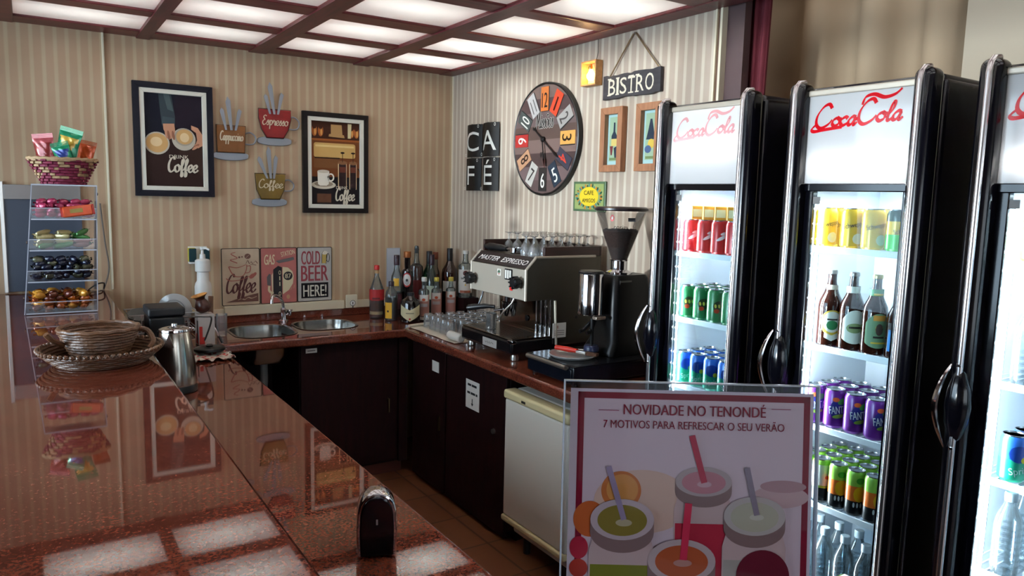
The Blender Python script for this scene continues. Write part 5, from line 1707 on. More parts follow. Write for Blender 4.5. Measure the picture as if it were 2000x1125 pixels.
# white carton with the gourd on top
wb = thing('white_carton', 'white carton with red print standing at the sink corner', 'carton', (-1.735, -0.62, 0.9015))
m = MB().box(-1.785, -1.705, -0.652, -0.565, 0.903, 1.060, P('carton_white', '#c3bcb6', 0.5), 0.003)
m.build('box', wb)
m = MB().box(-1.786, -1.785, -0.645, -0.60, 0.91, 0.96, P('carton_red', '#b8271c', 0.5)).box(-1.7865, -1.785, -0.65, -0.625, 0.93, 1.03, P('carton_dark', '#3b2f30', 0.5))
m.box(-1.78, -1.765, -0.6535, -0.652, 0.91, 1.0, P('carton_red')).box(-1.765, -1.755, -0.6535, -0.652, 0.91, 0.945, P('carton_red'))
m.build('printed_panel', wb)
cu = thing('mate_gourd', 'dark brown gourd cup with a flared tan rim lying tilted on the white carton', 'cup', (-1.745, -0.60, 1.062))
gm = T(-1.742, -0.605, 1.062) @ RY(-0.28) @ T(0, 0, 0.004)
MB().lathe([(0.0, 0.0), (0.022, 0.002), (0.036, 0.018), (0.038, 0.036), (0.030, 0.056), (0.022, 0.068), (0.024, 0.078), (0.040, 0.092), (0.037, 0.091), (0.019, 0.072), (0.0, 0.06)], P('gourd_brown', '#3d1d13', 0.3, var=0.35, vscale=40), 26, gm).build('gourd', cu)
MB().lathe([(0.023, 0.0775), (0.041, 0.0925), (0.0385, 0.0945), (0.021, 0.0785)], P('gourd_tan', '#a9733a', 0.35, var=0.15), 26, gm).build('rim', cu, label='flared tan rim')
o = MB().box(-0.014, 0.014, -0.006, 0.006, 0.0, 0.20, wood('spoon_wood', '#5a3f2e', '#77543c', 8, 0.5, 'Z'), 0.004).build('wooden_board')
o.location = (-1.655, -0.27, 0.9015)
o.rotation_euler = (-0.1, 0.08, 0.2)
tag(o, 'narrow wooden spatula standing between the gourd and the beige coffee sign', 'spatula')
o = MB().shell([(0.0, 0.0), (0.026, 0.001), (0.030, 0.12)], CLR, 20).shell([(0.0, 0.006), (0.024, 0.007), (0.028, 0.12)], CLR, 20).build('water_glass')
o.location = (-1.625, -0.42, 0.9015)
tag(o, 'empty water glass standing beside the first sink bowl', 'glass')
kn = thing('kitchen_knife', 'knife with a black-tipped handle leaning on the white carton', 'knife', (-1.67, -0.66, 0.905))
MB().tube([(-1.700, -0.60, 0.985), (-1.682, -0.635, 0.94)], 0.0055, CH(), 10).build('blade', kn)
MB().tube([(-1.682, -0.635, 0.94), (-1.672, -0.655, 0.910)], 0.007, BLK(), 10).build('handle', kn)

# coffee maker, kettle, ashtray lid, cloth on the low shelf
cm = thing('coffee_maker', 'black box-shaped coffee maker behind the steel kettle', 'coffee maker', (-1.975, -0.93, 0.886))
MB().box(-2.052, -1.905, -1.02, -0.84, 0.887, 1.118, BLK(), 0.010, 3).build('body', cm)
MB().box(-2.055, -1.902, -1.024, -0.838, 1.120, 1.160, P('matt_black', '#0b0b10', 0.55), 0.010, 3).build('lid', cm)
MB().box(-2.02, -1.935, -1.0215, -1.019, 0.95, 1.06, P('smoked_panel', '#16161c', 0.1), 0.001).build('front_window', cm)
MB().tube([(-1.902, -0.93, 1.10), (-1.80, -0.90, 1.09), (-1.76, -0.86, 1.07), (-1.775, -0.76, 0.95)], 0.004, P('grey_cord', '#6a6663', 0.5), 8, smooth=4).build('power_cord', cm)

kt = thing('electric_kettle', 'brushed steel electric kettle with black base on the low granite shelf', 'kettle', (-2.012, -1.44, 0.886))
KX, KY = -2.012, -1.44
KST = P('kettle_steel', '#bdb4a8', 0.2, 1.0, bump=0.02, bscale=300)
MB().lathe([(0.078, 0.915), (0.079, 0.922), (0.074, 1.00), (0.064, 1.075), (0.056, 1.125), (0.055, 1.128), (0.0, 1.128)], KST, 40, T(KX, KY, 0)).build('body', kt)
MB().lathe([(0.0, 0.887), (0.080, 0.887), (0.080, 0.905), (0.076, 0.916)], BLK(), 36, T(KX, KY, 0)).build('base', kt)
MB().lathe([(0.056, 1.127), (0.058, 1.130), (0.057, 1.138), (0.045, 1.143), (0.03, 1.146), (0.012, 1.149), (0.011, 1.158), (0.0, 1.160)], CH(), 32, T(KX, KY, 0)).build('lid', kt)
MB().tube([(KX + 0.02, KY + 0.058, 1.13), (KX + 0.05, KY + 0.10, 1.12), (KX + 0.055, KY + 0.115, 1.04), (KX + 0.04, KY + 0.095, 0.95), (KX + 0.02, KY + 0.075, 0.94)], 0.010, BLK(), 10, smooth=5).build('handle', kt)
MB().tube([(KX + 0.05, KY - 0.01, 1.138), (KX + 0.066, KY - 0.01, 1.136), (KX + 0.068, KY - 0.01, 1.125)], 0.005, CH(), 8).build('lid_hinge', kt)
MB().prism([(-0.018, 0.0), (0.018, 0.0), (0.0, 0.055)], -0.004, 0.004, KST, M=T(KX - 0.03, KY - 0.062, 1.075) @ RZ(-0.45) @ RX(PI / 2 - 0.12)).build('spout', kt)

o = thing('patterned_cloth', 'crumpled white cloth with red pattern under the black lid', 'cloth', (-1.78, -0.90, 0.886))
m = MB()
vs, fs, n = [], [], 22
rnd = random.Random(5)
for j in range(n + 1):
    for i in range(n + 1):
        u, v = i / n - 0.5, j / n - 0.5
        vs.append((-1.775 + u * 0.19 + 0.01 * math.sin(v * 14), -0.88 + v * 0.20 + 0.012 * math.sin(u * 17), 0.888 + 0.009 * (math.sin(u * 23 + v * 9) * math.cos(v * 19 - u * 5) + 1) * (0.4 + abs(u) + abs(v))))
for j in range(n):
    for i in range(n):
        a = j * (n + 1) + i
        fs.append((a, a + 1, a + n + 2, a + n + 1))
cm_ = P('cloth_white_red', '#c8beb2', 0.85)
nt = cm_.node_tree
tc = nt.nodes.new('ShaderNodeTexCoord')
vo = nt.nodes.new('ShaderNodeTexVoronoi')
vo.inputs['Scale'].default_value = 32
rr_ = ramp(nt, [(0.30, '#a33b35'), (0.36, '#c8beb2')])
nt.links.new(tc.outputs['Object'], vo.inputs['Vector'])
nt.links.new(vo.outputs['Distance'], rr_.inputs[0])
nt.links.new(rr_.outputs[0], nt.nodes['Principled BSDF'].inputs['Base Color'])
m.add(vs, fs, cm_)
m.build('fabric', o)
bl = thing('black_lid', 'round black lid lying on the patterned cloth', 'lid', (-1.765, -0.81, 0.907))
MB().lathe([(0.0, 0.908), (0.066, 0.908), (0.070, 0.914), (0.069, 0.922), (0.060, 0.928), (0.0, 0.930)], P('lid_black', '#131211', 0.35), 32, T(-1.765, -0.82, 0), sx=1.05, sy=0.9).build('disc', bl)
MB().lathe([(0.016, 0.928), (0.018, 0.936), (0.012, 0.942), (0.0, 0.943)], P('lid_black'), 20, T(-1.765, -0.82, 0)).build('knob', bl)

# arched dispenser
nd = thing('napkin_dispenser', 'arch-topped black and chrome dispenser on the low granite shelf', 'dispenser', (-1.862, -3.13, 0.886))
face = T(-1.862, -3.13, 0.886) @ RZ(-0.36) @ RX(PI / 2)
arch = [(-0.043, 0.0), (0.043, 0.0), (0.045, 0.06), (0.043, 0.10)] + [(0.041 * math.cos(a), 0.105 + 0.042 * math.sin(a)) for a in [PI * k / 14 for k in range(1, 14)]] + [(-0.043, 0.10), (-0.045, 0.06)]
MB().prism(arch, -0.055, 0.0, CH(), M=face, bev=0.004).build('shell', nd)
arc2 = [(x * 0.84, 0.004 + y * 0.93) for x, y in arch]
MB().prism(arc2, -0.01, 0.006, GBLK(), M=face, bev=0.003).build('front_panel', nd)
MB().box(-0.002, 0.002, 0.078, 0.09, 0.006, 0.007, P('pale_mark', '#a8a8ac', 0.4), M=face).build('mark', nd)

# ================================================================ on the high bar: wicker, candy stand
WK = P('varnished_wicker', '#5e3e28', 0.35, coat=0.15, bump=0.5, bscale=180, var=0.3, vscale=60)
wx, wy = -2.30, -1.92
tr = thing('wicker_tray', 'round dark wicker tray with a bead-like rim on the bar top', 'tray', (wx, wy, 1.131))
m = MB()
for k in range(9):
    r = 0.035 + 0.0115 * k
    m.tube([(wx + r * math.cos(a), wy + r * math.sin(a), 1.138 + 0.0010 * math.sin(a * 18 + k * PI)) for a in [2 * PI * q / 72 for q in range(72)]], 0.0072, WK, 6, closed=True)
m.lathe([(0.0, 1.1325), (0.135, 1.1325), (0.135, 1.137), (0.0, 1.137)], WK, 40, T(wx, wy, 0))
m.build('base', tr)
m = MB()
for k in range(5):
    r = 0.136 + 0.009 * k
    m.shell([(r - 0.006, 1.137 + 0.008 * k), (r + 0.004, 1.146 + 0.008 * k)], WK, 48, T(wx, wy, 0))
    m.tube([(wx + r * math.cos(a), wy + r * math.sin(a), 1.141 + 0.008 * k + 0.0010 * math.sin(a * 18 + k * PI)) for a in [2 * PI * q / 90 for q in range(90)]], 0.0062, WK, 6, closed=True)
for q in range(60):                      # braided rim beads
    a = 2 * PI * q / 60
    m.lathe([(0.0, -0.008), (0.005, -0.006), (0.0075, 0.0), (0.005, 0.006), (0.0, 0.008)], WK, 10, T(wx + 0.177 * math.cos(a), wy + 0.177 * math.sin(a), 1.180) @ RZ(a) @ RX(0.8))
m.build('rim', tr)
bk = thing('wicker_basket', 'low dark wicker basket with side handles standing in the wicker tray', 'basket', (wx, wy, 1.146))
m = MB()
for k in range(8):
    r = 0.085 + 0.0042 * k
    m.tube([(wx + r * math.cos(a), wy + 0.06 + r * 0.95 * math.sin(a), 1.157 + 0.0095 * k + 0.0012 * math.sin(a * 16 + k * PI)) for a in [2 * PI * q / 72 for q in range(72)]], 0.0068, WK, 6, closed=True)
m.lathe([(0.0, 1.1485), (0.085, 1.1485), (0.085, 1.153), (0.0, 1.153)], WK, 30, T(wx, wy + 0.06, 0)).shell([(0.083, 1.152), (0.111, 1.224)], WK, 40, T(wx, wy + 0.06, 0), sy=0.95)
m.build('body', bk)
m = MB()
m.tube([(wx + 0.116 * math.cos(a), wy + 0.06 + 0.11 * math.sin(a), 1.231 + 0.0015 * math.sin(a * 14)) for a in [2 * PI * q / 72 for q in range(72)]], 0.008, WK, 8, closed=True)
m.build('rim', bk)
MB().tube([(wx - 0.105, wy + 0.02, 1.19), (wx - 0.135, wy - 0.01, 1.215), (wx - 0.150, wy - 0.02, 1.235)], 0.009, WK, 8, smooth=4).build('handle', bk)
MB().tube([(wx + 0.10, wy + 0.03, 1.225), (wx + 0.135, wy + 0.01, 1.222), (wx + 0.150, wy - 0.01, 1.19), (wx + 0.135, wy - 0.02, 1.168)], 0.009, WK, 8, smooth=4).build('handle', bk)

AC = thin_glass('acrylic', '#fbfcfe', 0.0, 0.7, 0.0)
ACE = P('acrylic_edge', '#a9adb8', 0.2, coat=0.3)
st = thing('candy_stand', 'clear acrylic four-tier candy stand on the bar top against the blue-grey hatch', 'display stand', (-2.37, -0.70, 1.131))
zt = [1.139, 1.275, 1.410, 1.545]
ZT, ZB = 1.690, 1.132


def edge_x(z):
    t = (z - ZB) / (ZT - ZB)
    return -2.512 + 0.050 * t, -2.233 + 0.024 * t


def front_y(z):
    t = (z - ZB) / (ZT - ZB)
    return -0.815 + 0.10 * t


for side in (0, 1):
    m = MB()
    s0, s1 = edge_x(ZB)[side], edge_x(ZT)[side]
    q = [(s0, front_y(ZB), ZB), (s0, -0.60, ZB), (s1, -0.60, ZT), (s1, front_y(ZT), ZT)]
    th = 0.004 if side == 0 else -0.004
    vs = q + [(x + th, y, z) for x, y, z in q]
    fs = [(0, 1, 2, 3), (7, 6, 5, 4), (1, 5, 6, 2)]
    m.add(vs, fs, AC)
    m.add(vs, [(0, 3, 7, 4), (3, 2, 6, 7)], ACE)
    m.build('side_panel', st)
m = MB()
xa, xb = edge_x(ZT)
m.box(xa, xb, front_y(ZT), -0.60, ZT, ZT + 0.004, AC).box(xa, xb, front_y(ZT) - 0.001, front_y(ZT) + 0.001, ZT - 0.001, ZT + 0.005, ACE)
m.build('top_sheet', st)
for i, z in enumerate(zt):
    xa, xb = edge_x(z + 0.02)
    xa, xb = xa + 0.005, xb - 0.005
    yf = front_y(z) - (0.012 if i else 0.0)
    m = MB().box(xa, xb, yf, -0.605, z - 0.004, z, AC)
    m.box(xa, xb, yf - 0.003, yf, z - 0.005, z + (0.045 if i else 0.05), AC)
    m.box(xa, xb, yf - 0.0045, yf + 0.001, z - 0.006, z - 0.0005, ACE).box(xa, xb, yf - 0.004, yf + 0.001, z + 0.044, z + 0.047, ACE)
    m.build('tray', st)
m = MB()
for z in (1.44, 1.20):
    m.lathe([(0.006, 0), (0.007, 0.004), (0.0, 0.006)], CH(), 12, T(edge_x(z)[0] - 0.001, front_y(z) + 0.03, z) @ RY(-PI / 2))
m.lathe([(0.006, 0), (0.007, 0.004), (0.0, 0.006)], CH(), 12, T(edge_x(1.66)[1] + 0.001, front_y(1.66) + 0.04, 1.655) @ RY(PI / 2))
m.build('hinge_screw', st)


def candy(name, mat, L, R, tw):
    m = MB().lathe([(0.0, -L), (R * 0.6, -L * 0.92), (R, -L * 0.55), (R * 1.04, 0), (R, L * 0.55), (R * 0.6, L * 0.92), (0.0, L)], mat, 10, RY(PI / 2), sy=0.8)
    if tw:
        for s in (-1, 1):
            m.add([(s * L * 0.95, 0, 0), (s * (L + tw), -R * 0.9, R * .3), (s * (L + tw * 1.1), 0, -R * .2), (s * (L + tw), R * 0.9, R * .4)], [(0, 1, 2), (0, 2, 3), (2, 1, 0), (3, 2, 0)], mat)
    o = m.build(name)
    tag(o, '', 'candy')
    return o


def heap(protos, n, tier, label, group, L, rs, layers):
    z = zt[tier]
    xa, xb = edge_x(z + 0.03)
    xa, xb = xa + 0.028, xb - 0.028
    ya, yb = front_y(z) + 0.012, -0.63
    useds = [[] for _ in protos]
    R_ = random.Random(rs)
    per = n // layers
    k = 0
    for l in range(layers):
        cols = max(3, int((xb - xa) / (L * 1.55)) - (l > 2))
        rows = max(2, math.ceil(per / cols))
        for j in range(rows):
            for i in range(cols):
                if k >= n:
                    break
                x = xa + (xb - xa) * (i + 0.5) / cols + R_.uniform(-.006, .006)
                y = ya + (yb - ya) * (j + 0.5) / rows + R_.uniform(-.005, .005)
                q = R_.randrange(len(protos))
                pr = protos[q]
                lb = label if isinstance(label, str) else label[q]
                put(pr, useds[q], (x, y, z + 0.0155 + l * 0.0185 + R_.uniform(0, .004)), label=lb, group=group if isinstance(group, str) else group[q], rot=(R_.uniform(-.4, .4), R_.uniform(-.3, .3), R_.uniform(-0.9, 0.9)))
                k += 1


def foil(n, c, var=0.3):
    return P(n, c, 0.22, 0.25, coat=0.4, var=var, vscale=70)


heap([candy('wrapped_candy', foil('foil_pink', '#a03050'), 0.020, 0.013, 0.010)], 60, 3, 'small pink wrapped candy in the top tier of the candy stand', 'pink candies in the top tier', 0.021, 1, 4)
ob = thing('candy_bar', 'flat red and orange candy packet leaning on the front of the top tier', 'candy packet', (-2.29, -0.765, 1.547))
pk = T(-2.292, -0.764, 1.578) @ RY(-0.13) @ RX(-0.18)
MB().box(-0.058, 0.058, -0.006, 0.006, -0.022, 0.026, foil('packet_orange', '#b8451e'), 0.005, M=pk).build('pack', ob)
MB().box(-0.066, -0.057, -0.002, 0.002, -0.020, 0.026, foil('packet_red', '#a02018'), 0.001, M=pk).box(-0.03, 0.02, -0.0075, -0.006, -0.006, 0.012, P('packet_print', '#8d7a3c', 0.4), M=pk).build('sealed_end', ob)
MB().box(0.057, 0.066, -0.002, 0.002, -0.020, 0.026, foil('packet_red', '#a02018'), 0.001, M=pk).build('sealed_end', ob)
heap([candy('snack_bar', foil('foil_green', '#3f7a3c'), 0.036, 0.012, 0.008), candy('snack_bar', foil('foil_cream', '#b5a878'), 0.036, 0.012, 0.008), candy('snack_bar', foil('foil_rose_brown', '#8a5a50'), 0.036, 0.013, 0.008)], 30, 2,
     ['green wrapped bar in the second tier of the candy stand', 'cream wrapped bar in the second tier of the candy stand', 'rose-brown wrapped bar in the second tier of the candy stand'], ['green bars in the second tier', 'cream bars in the second tier', 'rose-brown bars in the second tier'], 0.040, 2, 4)
heap([candy('wrapped_candy', foil('foil_navy', '#161a2e', 0.5), 0.020, 0.014, 0.010), candy('wrapped_candy', foil('foil_navy', '#161a2e', 0.5), 0.020, 0.014, 0.010), candy('wrapped_candy', foil('foil_navy_gold', '#4a4a36', 0.5), 0.020, 0.014, 0.010)], 75, 1,
     ['dark navy wrapped candy in the third tier of the candy stand', 'dark navy wrapped candy in the third tier of the candy stand', 'olive-gold wrapped candy in the third tier of the candy stand'], ['navy candies in the third tier', 'navy candies in the third tier', 'olive candies in the third tier'], 0.023, 3, 5)
heap([candy('wrapped_candy', foil('foil_amber', '#9a4a12', 0.5), 0.020, 0.014, 0.012), candy('wrapped_candy', foil('foil_copper', '#5f2614', 0.5), 0.020, 0.014, 0.012), candy('wrapped_candy', foil('foil_gold', '#c98a2c', 0.4), 0.022, 0.0155, 0.012)], 60, 0,
     ['amber wrapped candy in the lowest tier of the candy stand', 'copper-brown wrapped candy in the lowest tier of the candy stand', 'gold wrapped candy in the lowest tier of the candy stand'], ['amber candies in the lowest tier', 'copper candies in the lowest tier', 'gold candies in the lowest tier'], 0.025, 4, 4)

# woven basket of snack bags on top
sbk = thing('snack_basket', 'small woven red and straw basket on top of the candy stand', 'basket', (-2.335, -0.66, 1.696))
B1, B2 = P('straw', '#a98a66', 0.6, bump=0.5, bscale=300), P('dyed_straw', '#7a1f3c', 0.6, bump=0.5, bscale=300)
m = MB()
rnd = random.Random(11)
lv = 9
for k in range(lv):
    t = k / (lv - 1)
    rx, ry = 0.082 + 0.048 * t, 0.055 + 0.028 * t
    z = 1.701 + 0.100 * t
    N = 36
    for q in range(N):
        a0, a1 = 2 * PI * q / N, 2 * PI * (q + 1) / N
        am = (a0 + a1) / 2
        wv = 1.0 + 0.03 * (1 if (q + k) % 2 else -1)
        mat = B2 if ((q // 2 + k // 2) % 3 == 0 or k < 2 or rnd.random() < 0.3) else B1
        m.tube([(-2.335 + rx * wv * math.cos(a0), -0.66 + ry * wv * math.sin(a0), z), (-2.335 + rx * (wv + .02) * math.cos(am), -0.66 + ry * (wv + .02) * math.sin(am), z), (-2.335 + rx * wv * math.cos(a1), -0.66 + ry * wv * math.sin(a1), z)], 0.0062, mat, 6)
m.lathe([(0.0, 1.6965), (0.080, 1.6965), (0.080, 1.702), (0.0, 1.702)], B2, 30, T(-2.335, -0.66, 0), sy=0.67)
m.build('weave', sbk)
m = MB().tube([(-2.335 + 0.134 * math.cos(a), -0.66 + 0.086 * math.sin(a), 1.807 + 0.002 * math.sin(a * 20)) for a in [2 * PI * q / 60 for q in range(60)]], 0.008, B1, 8, closed=True)
m.build('rim', sbk)


def snack_bag(label, mats, w, h, M, cat='snack bag'):
    t = thing('snack_bag', label, cat, tuple(M.translation))
    m = MB()
    nx, ny = 14, 18
    for s in (1, -1):
        vs = []
        for j in range(ny + 1):
            for i in range(nx + 1):
                u, v = i / nx * 2 - 1, j / ny * 2 - 1
                puff = 0.30 * w * max(0, (1 - abs(u) ** 2.5)) * max(0, (1 - abs(v) ** 3)) ** 0.7
                wr = 0.006 * math.sin(u * 7 + v * 9) * (1 - abs(u))
                vs.append((u * w / 2 * (1 - 0.10 * (1 - abs(v))), s * (puff * 0.5 + wr * 0.3 + 0.0008), v * h / 2))
        base = len(m.v)
        m.add(vs, [], mats[0], M)
        for j in range(ny):
            for i in range(nx):
                a = base + j * (nx + 1) + i
                f = (a, a + 1, a + nx + 2, a + nx + 1)
                u, v = (i + 0.5) / nx * 2 - 1, (j + 0.5) / ny * 2 - 1
                mt = mats[0] if abs(v) > 0.72 or u - 0.5 * v > 0.62 else mats[1] if u + 0.6 * v > -0.45 else mats[2]
                m.f.append(f if s < 0 else f[::-1])
                m.fm.append(m.mi(mt))
                m.sm.append(True)
    m.build('bag', t, sharp=1.3)
    for zz in (-h / 2, h / 2):
        m = MB()
        for q in range(5):
            m.box(-w / 2, w / 2, -0.0015, 0.0015, zz + (q * 0.004 if zz > 0 else -q * 0.004), zz + (q * 0.004 + 0.0028 if zz > 0 else -q * 0.004 - 0.0028), mats[0], M=M)
        m.build('crimped_seal', t)
    return t


gn, ye, bl_ = foil('bag_green', '#1f7a52'), foil('bag_yellow', '#c09a3e'), foil('bag_blue', '#2b3a7a')
rd, rdd, org = foil('bag_red', '#7c2a26'), foil('bag_rose', '#a0484a'), foil('bag_orange', '#c05228')
snack_bag('rose and red shiny snack bag standing in the snack basket, farthest from the framed posters', [rdd, rd, rd], 0.090, 0.125, T(-2.402, -0.66, 1.835) @ RY(-0.10) @ RZ(-0.5))
snack_bag('green and yellow snack bag tilted at the top of the snack basket', [gn, ye, gn], 0.098, 0.125, T(-2.315, -0.690, 1.865) @ RY(0.30) @ RZ(-0.45) @ RX(0.1))
snack_bag('small green and blue snack bag at the front middle of the snack basket', [gn, bl_, gn], 0.075, 0.085, T(-2.335, -0.715, 1.820) @ RY(-0.25) @ RZ(-0.4))
snack_bag('orange snack bag in the snack basket, closest to the framed posters', [org, org, org], 0.072, 0.105, T(-2.245, -0.645, 1.825) @ RY(0.22) @ RZ(-0.4))

pc = MB().tube([(-2.15, -0.012, 1.60), (-2.135, -0.012, 1.40), (-2.12, -0.014, 1.25), (-2.15, -0.03, 1.139), (-2.17, -0.10, 1.1385), (-2.24, -0.20, 1.1385)], 0.004, P('grey_cable', '#5a4f48', 0.5), 8, smooth=5)
pc.tube([(-2.15, -0.03, 1.139), (-2.15, -0.05, 1.17), (-2.18, -0.10, 1.175), (-2.22, -0.16, 1.16), (-2.25, -0.22, 1.139)], 0.004, BLK(), 8, smooth=5)
o = pc.build('power_cable', loc=(-2.12, -0.02, 1.135))
tag(o, 'thin power cable running down the wall onto the bar behind the candy stand', 'cable')
# ================================================================ drink coolers
LIN = P('liner_white', '#dfe6ee', 0.45)
SHW = P('shelf_white', '#cfd6de', 0.35)
CABB = P('cooler_black', '#0c0a14', 0.25)
SIGNW = diffuser('sign_acrylic', '#ffffff', 1.0)
SIGNR = diffuser('sign_red', '#f01828', 0.4)
SIGNG = diffuser('sign_glare_pink', '#f3b9bd', 0.4)  # red logo washed out by header glare, the glare put into the colour
DGL = thin_glass('cooler_glass', '#e9f2f4', 0.0, 0.4)
LED = P('led_bead', '#ffffff', 0.3, emit='#e8f3ff', es=14.0)
CW = 0.44
SHELVES = [1.557, 1.248, 0.993, 0.742, 0.44]
COOLERS = [('first', -2.515, 'black drink cooler nearest the clock wall, its header almost washed out by light'.replace('nearest', 'next to')),
           ('middle', -3.092, 'black drink cooler with a full red script logo on its lit header'),
           ('third', -3.640, 'black drink cooler at the edge of the picture, only its handle side showing')]
LOGO = [[(0.50, .60), (0.42, .74), (0.26, .66), (0.10, .38), (0.08, .10), (0.20, -.04), (0.40, .06), (0.52, .22)], [(0.08, .10), (-0.04, -.05), (0.02, -.14), (0.30, -.10), (0.80, -.04)]]
LOGO += [[(x + 0.0, y) for x, y in s] for s in script('oca', 0.83, 0.14, 0.27, 0.25, w=0.66)]
LOGO += [[(1.10, .17), (1.22, .20)]]
LOGO += [[(x + 1.16, y + 0.04) for x, y in LOGO[0]], [(1.30, .62), (1.38, .86), (1.60, .92), (1.85, .80), (2.10, .86), (2.26, 1.02)]]
LOGO += script('ola', 1.98, 0.20, 0.27, 0.25, w=0.62)

for ci, (cn, y0, lab) in enumerate(COOLERS):
    y1 = y0 - CW
    f = thing('drink_cooler', lab, 'drink cooler', (-0.2, (y0 + y1) / 2, 0), group='glass-door drink coolers')
    m = MB()
    m.box(-0.425, 0.02, y0 - 0.032, y0, 0.08, 2.03, CABB, 0.012, 3).box(-0.425, 0.02, y1, y1 + 0.032, 0.08, 2.03, CABB, 0.012, 3)
    m.box(-0.01, 0.02, y0 - 0.03, y1 + 0.03, 0.08, 2.03, CABB).box(-0.425, 0.015, y0 - 0.01, y1 + 0.01, 1.995, 2.045, CABB, 0.014, 3)
    m.box(-0.425, 0.0, y0 - 0.03, y1 + 0.03, 0.08, 0.34, CABB)
    m.build('cabinet', f)
    m = MB()
    m.box(-0.42, -0.012, y0 - 0.036, y0 - 0.033, 0.345, 1.74, LIN).box(-0.42, -0.012, y1 + 0.033, y1 + 0.036, 0.345, 1.74, LIN).box(-0.016, -0.012, y0 - 0.036, y1 + 0.036, 0.345, 1.74, LIN)
    m.box(-0.42, -0.012, y0 - 0.036, y1 + 0.036, 0.341, 0.345, LIN).box(-0.42, -0.012, y0 - 0.036, y1 + 0.036, 1.738, 1.742, LIN)
    for yy in (y0 - 0.12, y1 + 0.12):           # slotted shelf uprights
        m.box(-0.022, -0.016, yy - 0.008, yy + 0.008, 0.36, 1.72, SHW)
    m.build('liner', f)
    for x in (-0.38, -0.02):
        for yy in (y0 - 0.05, y1 + 0.05):
            MB().lathe([(0.02, 0.0), (0.022, 0.08)], BLK(), 12, T(x, yy, 0)).build('foot', f)
    m = MB()
    for k in range(7):
        m.box(-0.432, -0.426, y0 - 0.03, y1 + 0.03, 0.10 + k * 0.026, 0.116 + k * 0.026, BLK(), 0.002)
    m.build('kick_grille', f)
    # door with bulging columns
    d = MB()
    for yc in (y0 - 0.027, y1 + 0.027):
        d.box(-0.503, -0.428, yc - 0.028, yc + 0.028, 0.30, 2.055, GBLK(), 0.024, 5)
    d.box(-0.462, -0.43, y0 - 0.05, y1 + 0.05, 0.30, 0.37, GBLK(), 0.004)
    d.box(-0.455, -0.43, y0 - 0.05, y0 - 0.082, 0.36, 1.745, GBLK(), 0.003).box(-0.455, -0.43, y1 + 0.078, y1 + 0.05, 0.36, 1.745, GBLK(), 0.003)
    d.box(-0.462, -0.43, y0 - 0.05, y1 + 0.05, 1.728, 1.752, GBLK(), 0.003)
    d.box(-0.470, -0.43, y0 - 0.05, y1 + 0.05, 2.012, 2.030, P('sign_cap_beige', '#b5aa9a', 0.35, 0.3), 0.004)
    d = d.build('door', f)
    for k, yc in enumerate((y0 - 0.030, y1 + 0.030)):
        pts = [(-0.5035, yc, 0.33), (-0.5035, yc, 1.05), (-0.5035, yc, 1.30), (-0.5035, yc, 2.018), (-0.498, yc, 2.040), (-0.485, yc, 2.054), (-0.46, yc, 2.058)]
        MB().tube(pts, 0.0085, TRIM(), 12).build('chrome_trim', d)
    MB().box(-0.449, -0.446, y0 - 0.06, y1 + 0.06, 0.365, 1.73, DGL).build('glass', d)
    hz = 1.185
    hb = MB().lathe([(0.0, -0.105), (0.016, -0.085), (0.030, -0.04), (0.034, 0.0), (0.030, 0.04), (0.016, 0.085), (0.0, 0.105)], GBLK(), 20, T(-0.498, y0 - 0.030, hz), sx=0.8, sy=1.0)
    hb = hb.build('handle', d)
    cr = [(-0.505, y0 - 0.010, hz + 0.105), (-0.528, y0 + 0.000, hz + 0.06), (-0.540, y0 + 0.006, hz), (-0.528, y0 + 0.000, hz - 0.06), (-0.505, y0 - 0.010, hz - 0.115)]
    n = len(catmull([Vector(p) for p in cr], 6))
    MB().tube(cr, [0.002 + 0.0065 * math.sin(PI * k / (n - 1)) for k in range(n)], CH(), 10, smooth=6).build('chrome_grip', hb)
    MB().box(-0.512, -0.500, y0 - 0.036, y0 - 0.024, hz + 0.100, hz + 0.112, CH(), 0.003).build('grip_cap', hb)
    MB().box(-0.512, -0.500, y0 - 0.036, y0 - 0.024, hz - 0.118, hz - 0.106, CH(), 0.003).build('grip_cap', hb)
    # lit header sign
    s = MB().box(-0.464, -0.461, y0 - 0.052, y1 + 0.052, 1.752, 2.012, SIGNW).build('header_sign', f)
    m = MB().box(-0.435, -0.431, y0 - 0.05, y1 + 0.05, 1.75, 2.012, LIN).box(-0.461, -0.431, y0 - 0.054, y0 - 0.051, 1.752, 2.012, LIN).box(-0.461, -0.431, y1 + 0.051, y1 + 0.054, 1.752, 2.012, LIN)
    m.build('sign_housing', f)
    k = 0.275 / 2.32
    L = T(-0.4645, y0 - 0.074, 1.902) @ RZ(-PI / 2) @ RX(PI / 2)
    MB().nib([[(p[0] * k, p[1] * k * 0.74 + 0.018) for p in st_] for st_ in LOGO], SIGNG if ci == 0 else SIGNR, 0.0004, 0.0115, 0.9, 0.36, M=L).build('script_logo', s)
    lamp('sign_tube', 'AREA', (-0.436, (y0 + y1) / 2, 1.88 if ci == 0 else 1.805), (-1, 0, 0), (60.0, 6.0, 5.0)[ci], (1.0, 0.985, 0.95), 0.30, 0.05)
    # shelves
    for z in ([1.498] if ci == 0 else [1.557]) + SHELVES[1:]:
        m = MB()
        for q in range(15):
            yy = y0 - 0.045 - q * (CW - 0.09) / 14
            m.box(-0.408, -0.02, yy - 0.002, yy + 0.002, z - 0.006, z, SHW)
        m.box(-0.414, -0.408, y0 - 0.040, y1 + 0.040, z - 0.016, z + 0.004, SHW, 0.002).box(-0.03, -0.02, y0 - 0.040, y1 + 0.040, z - 0.012, z - 0.001, SHW).box(-0.22, -0.212, y0 - 0.04, y1 + 0.04, z - 0.012, z - 0.006, SHW)
        m.build('shelf', f)
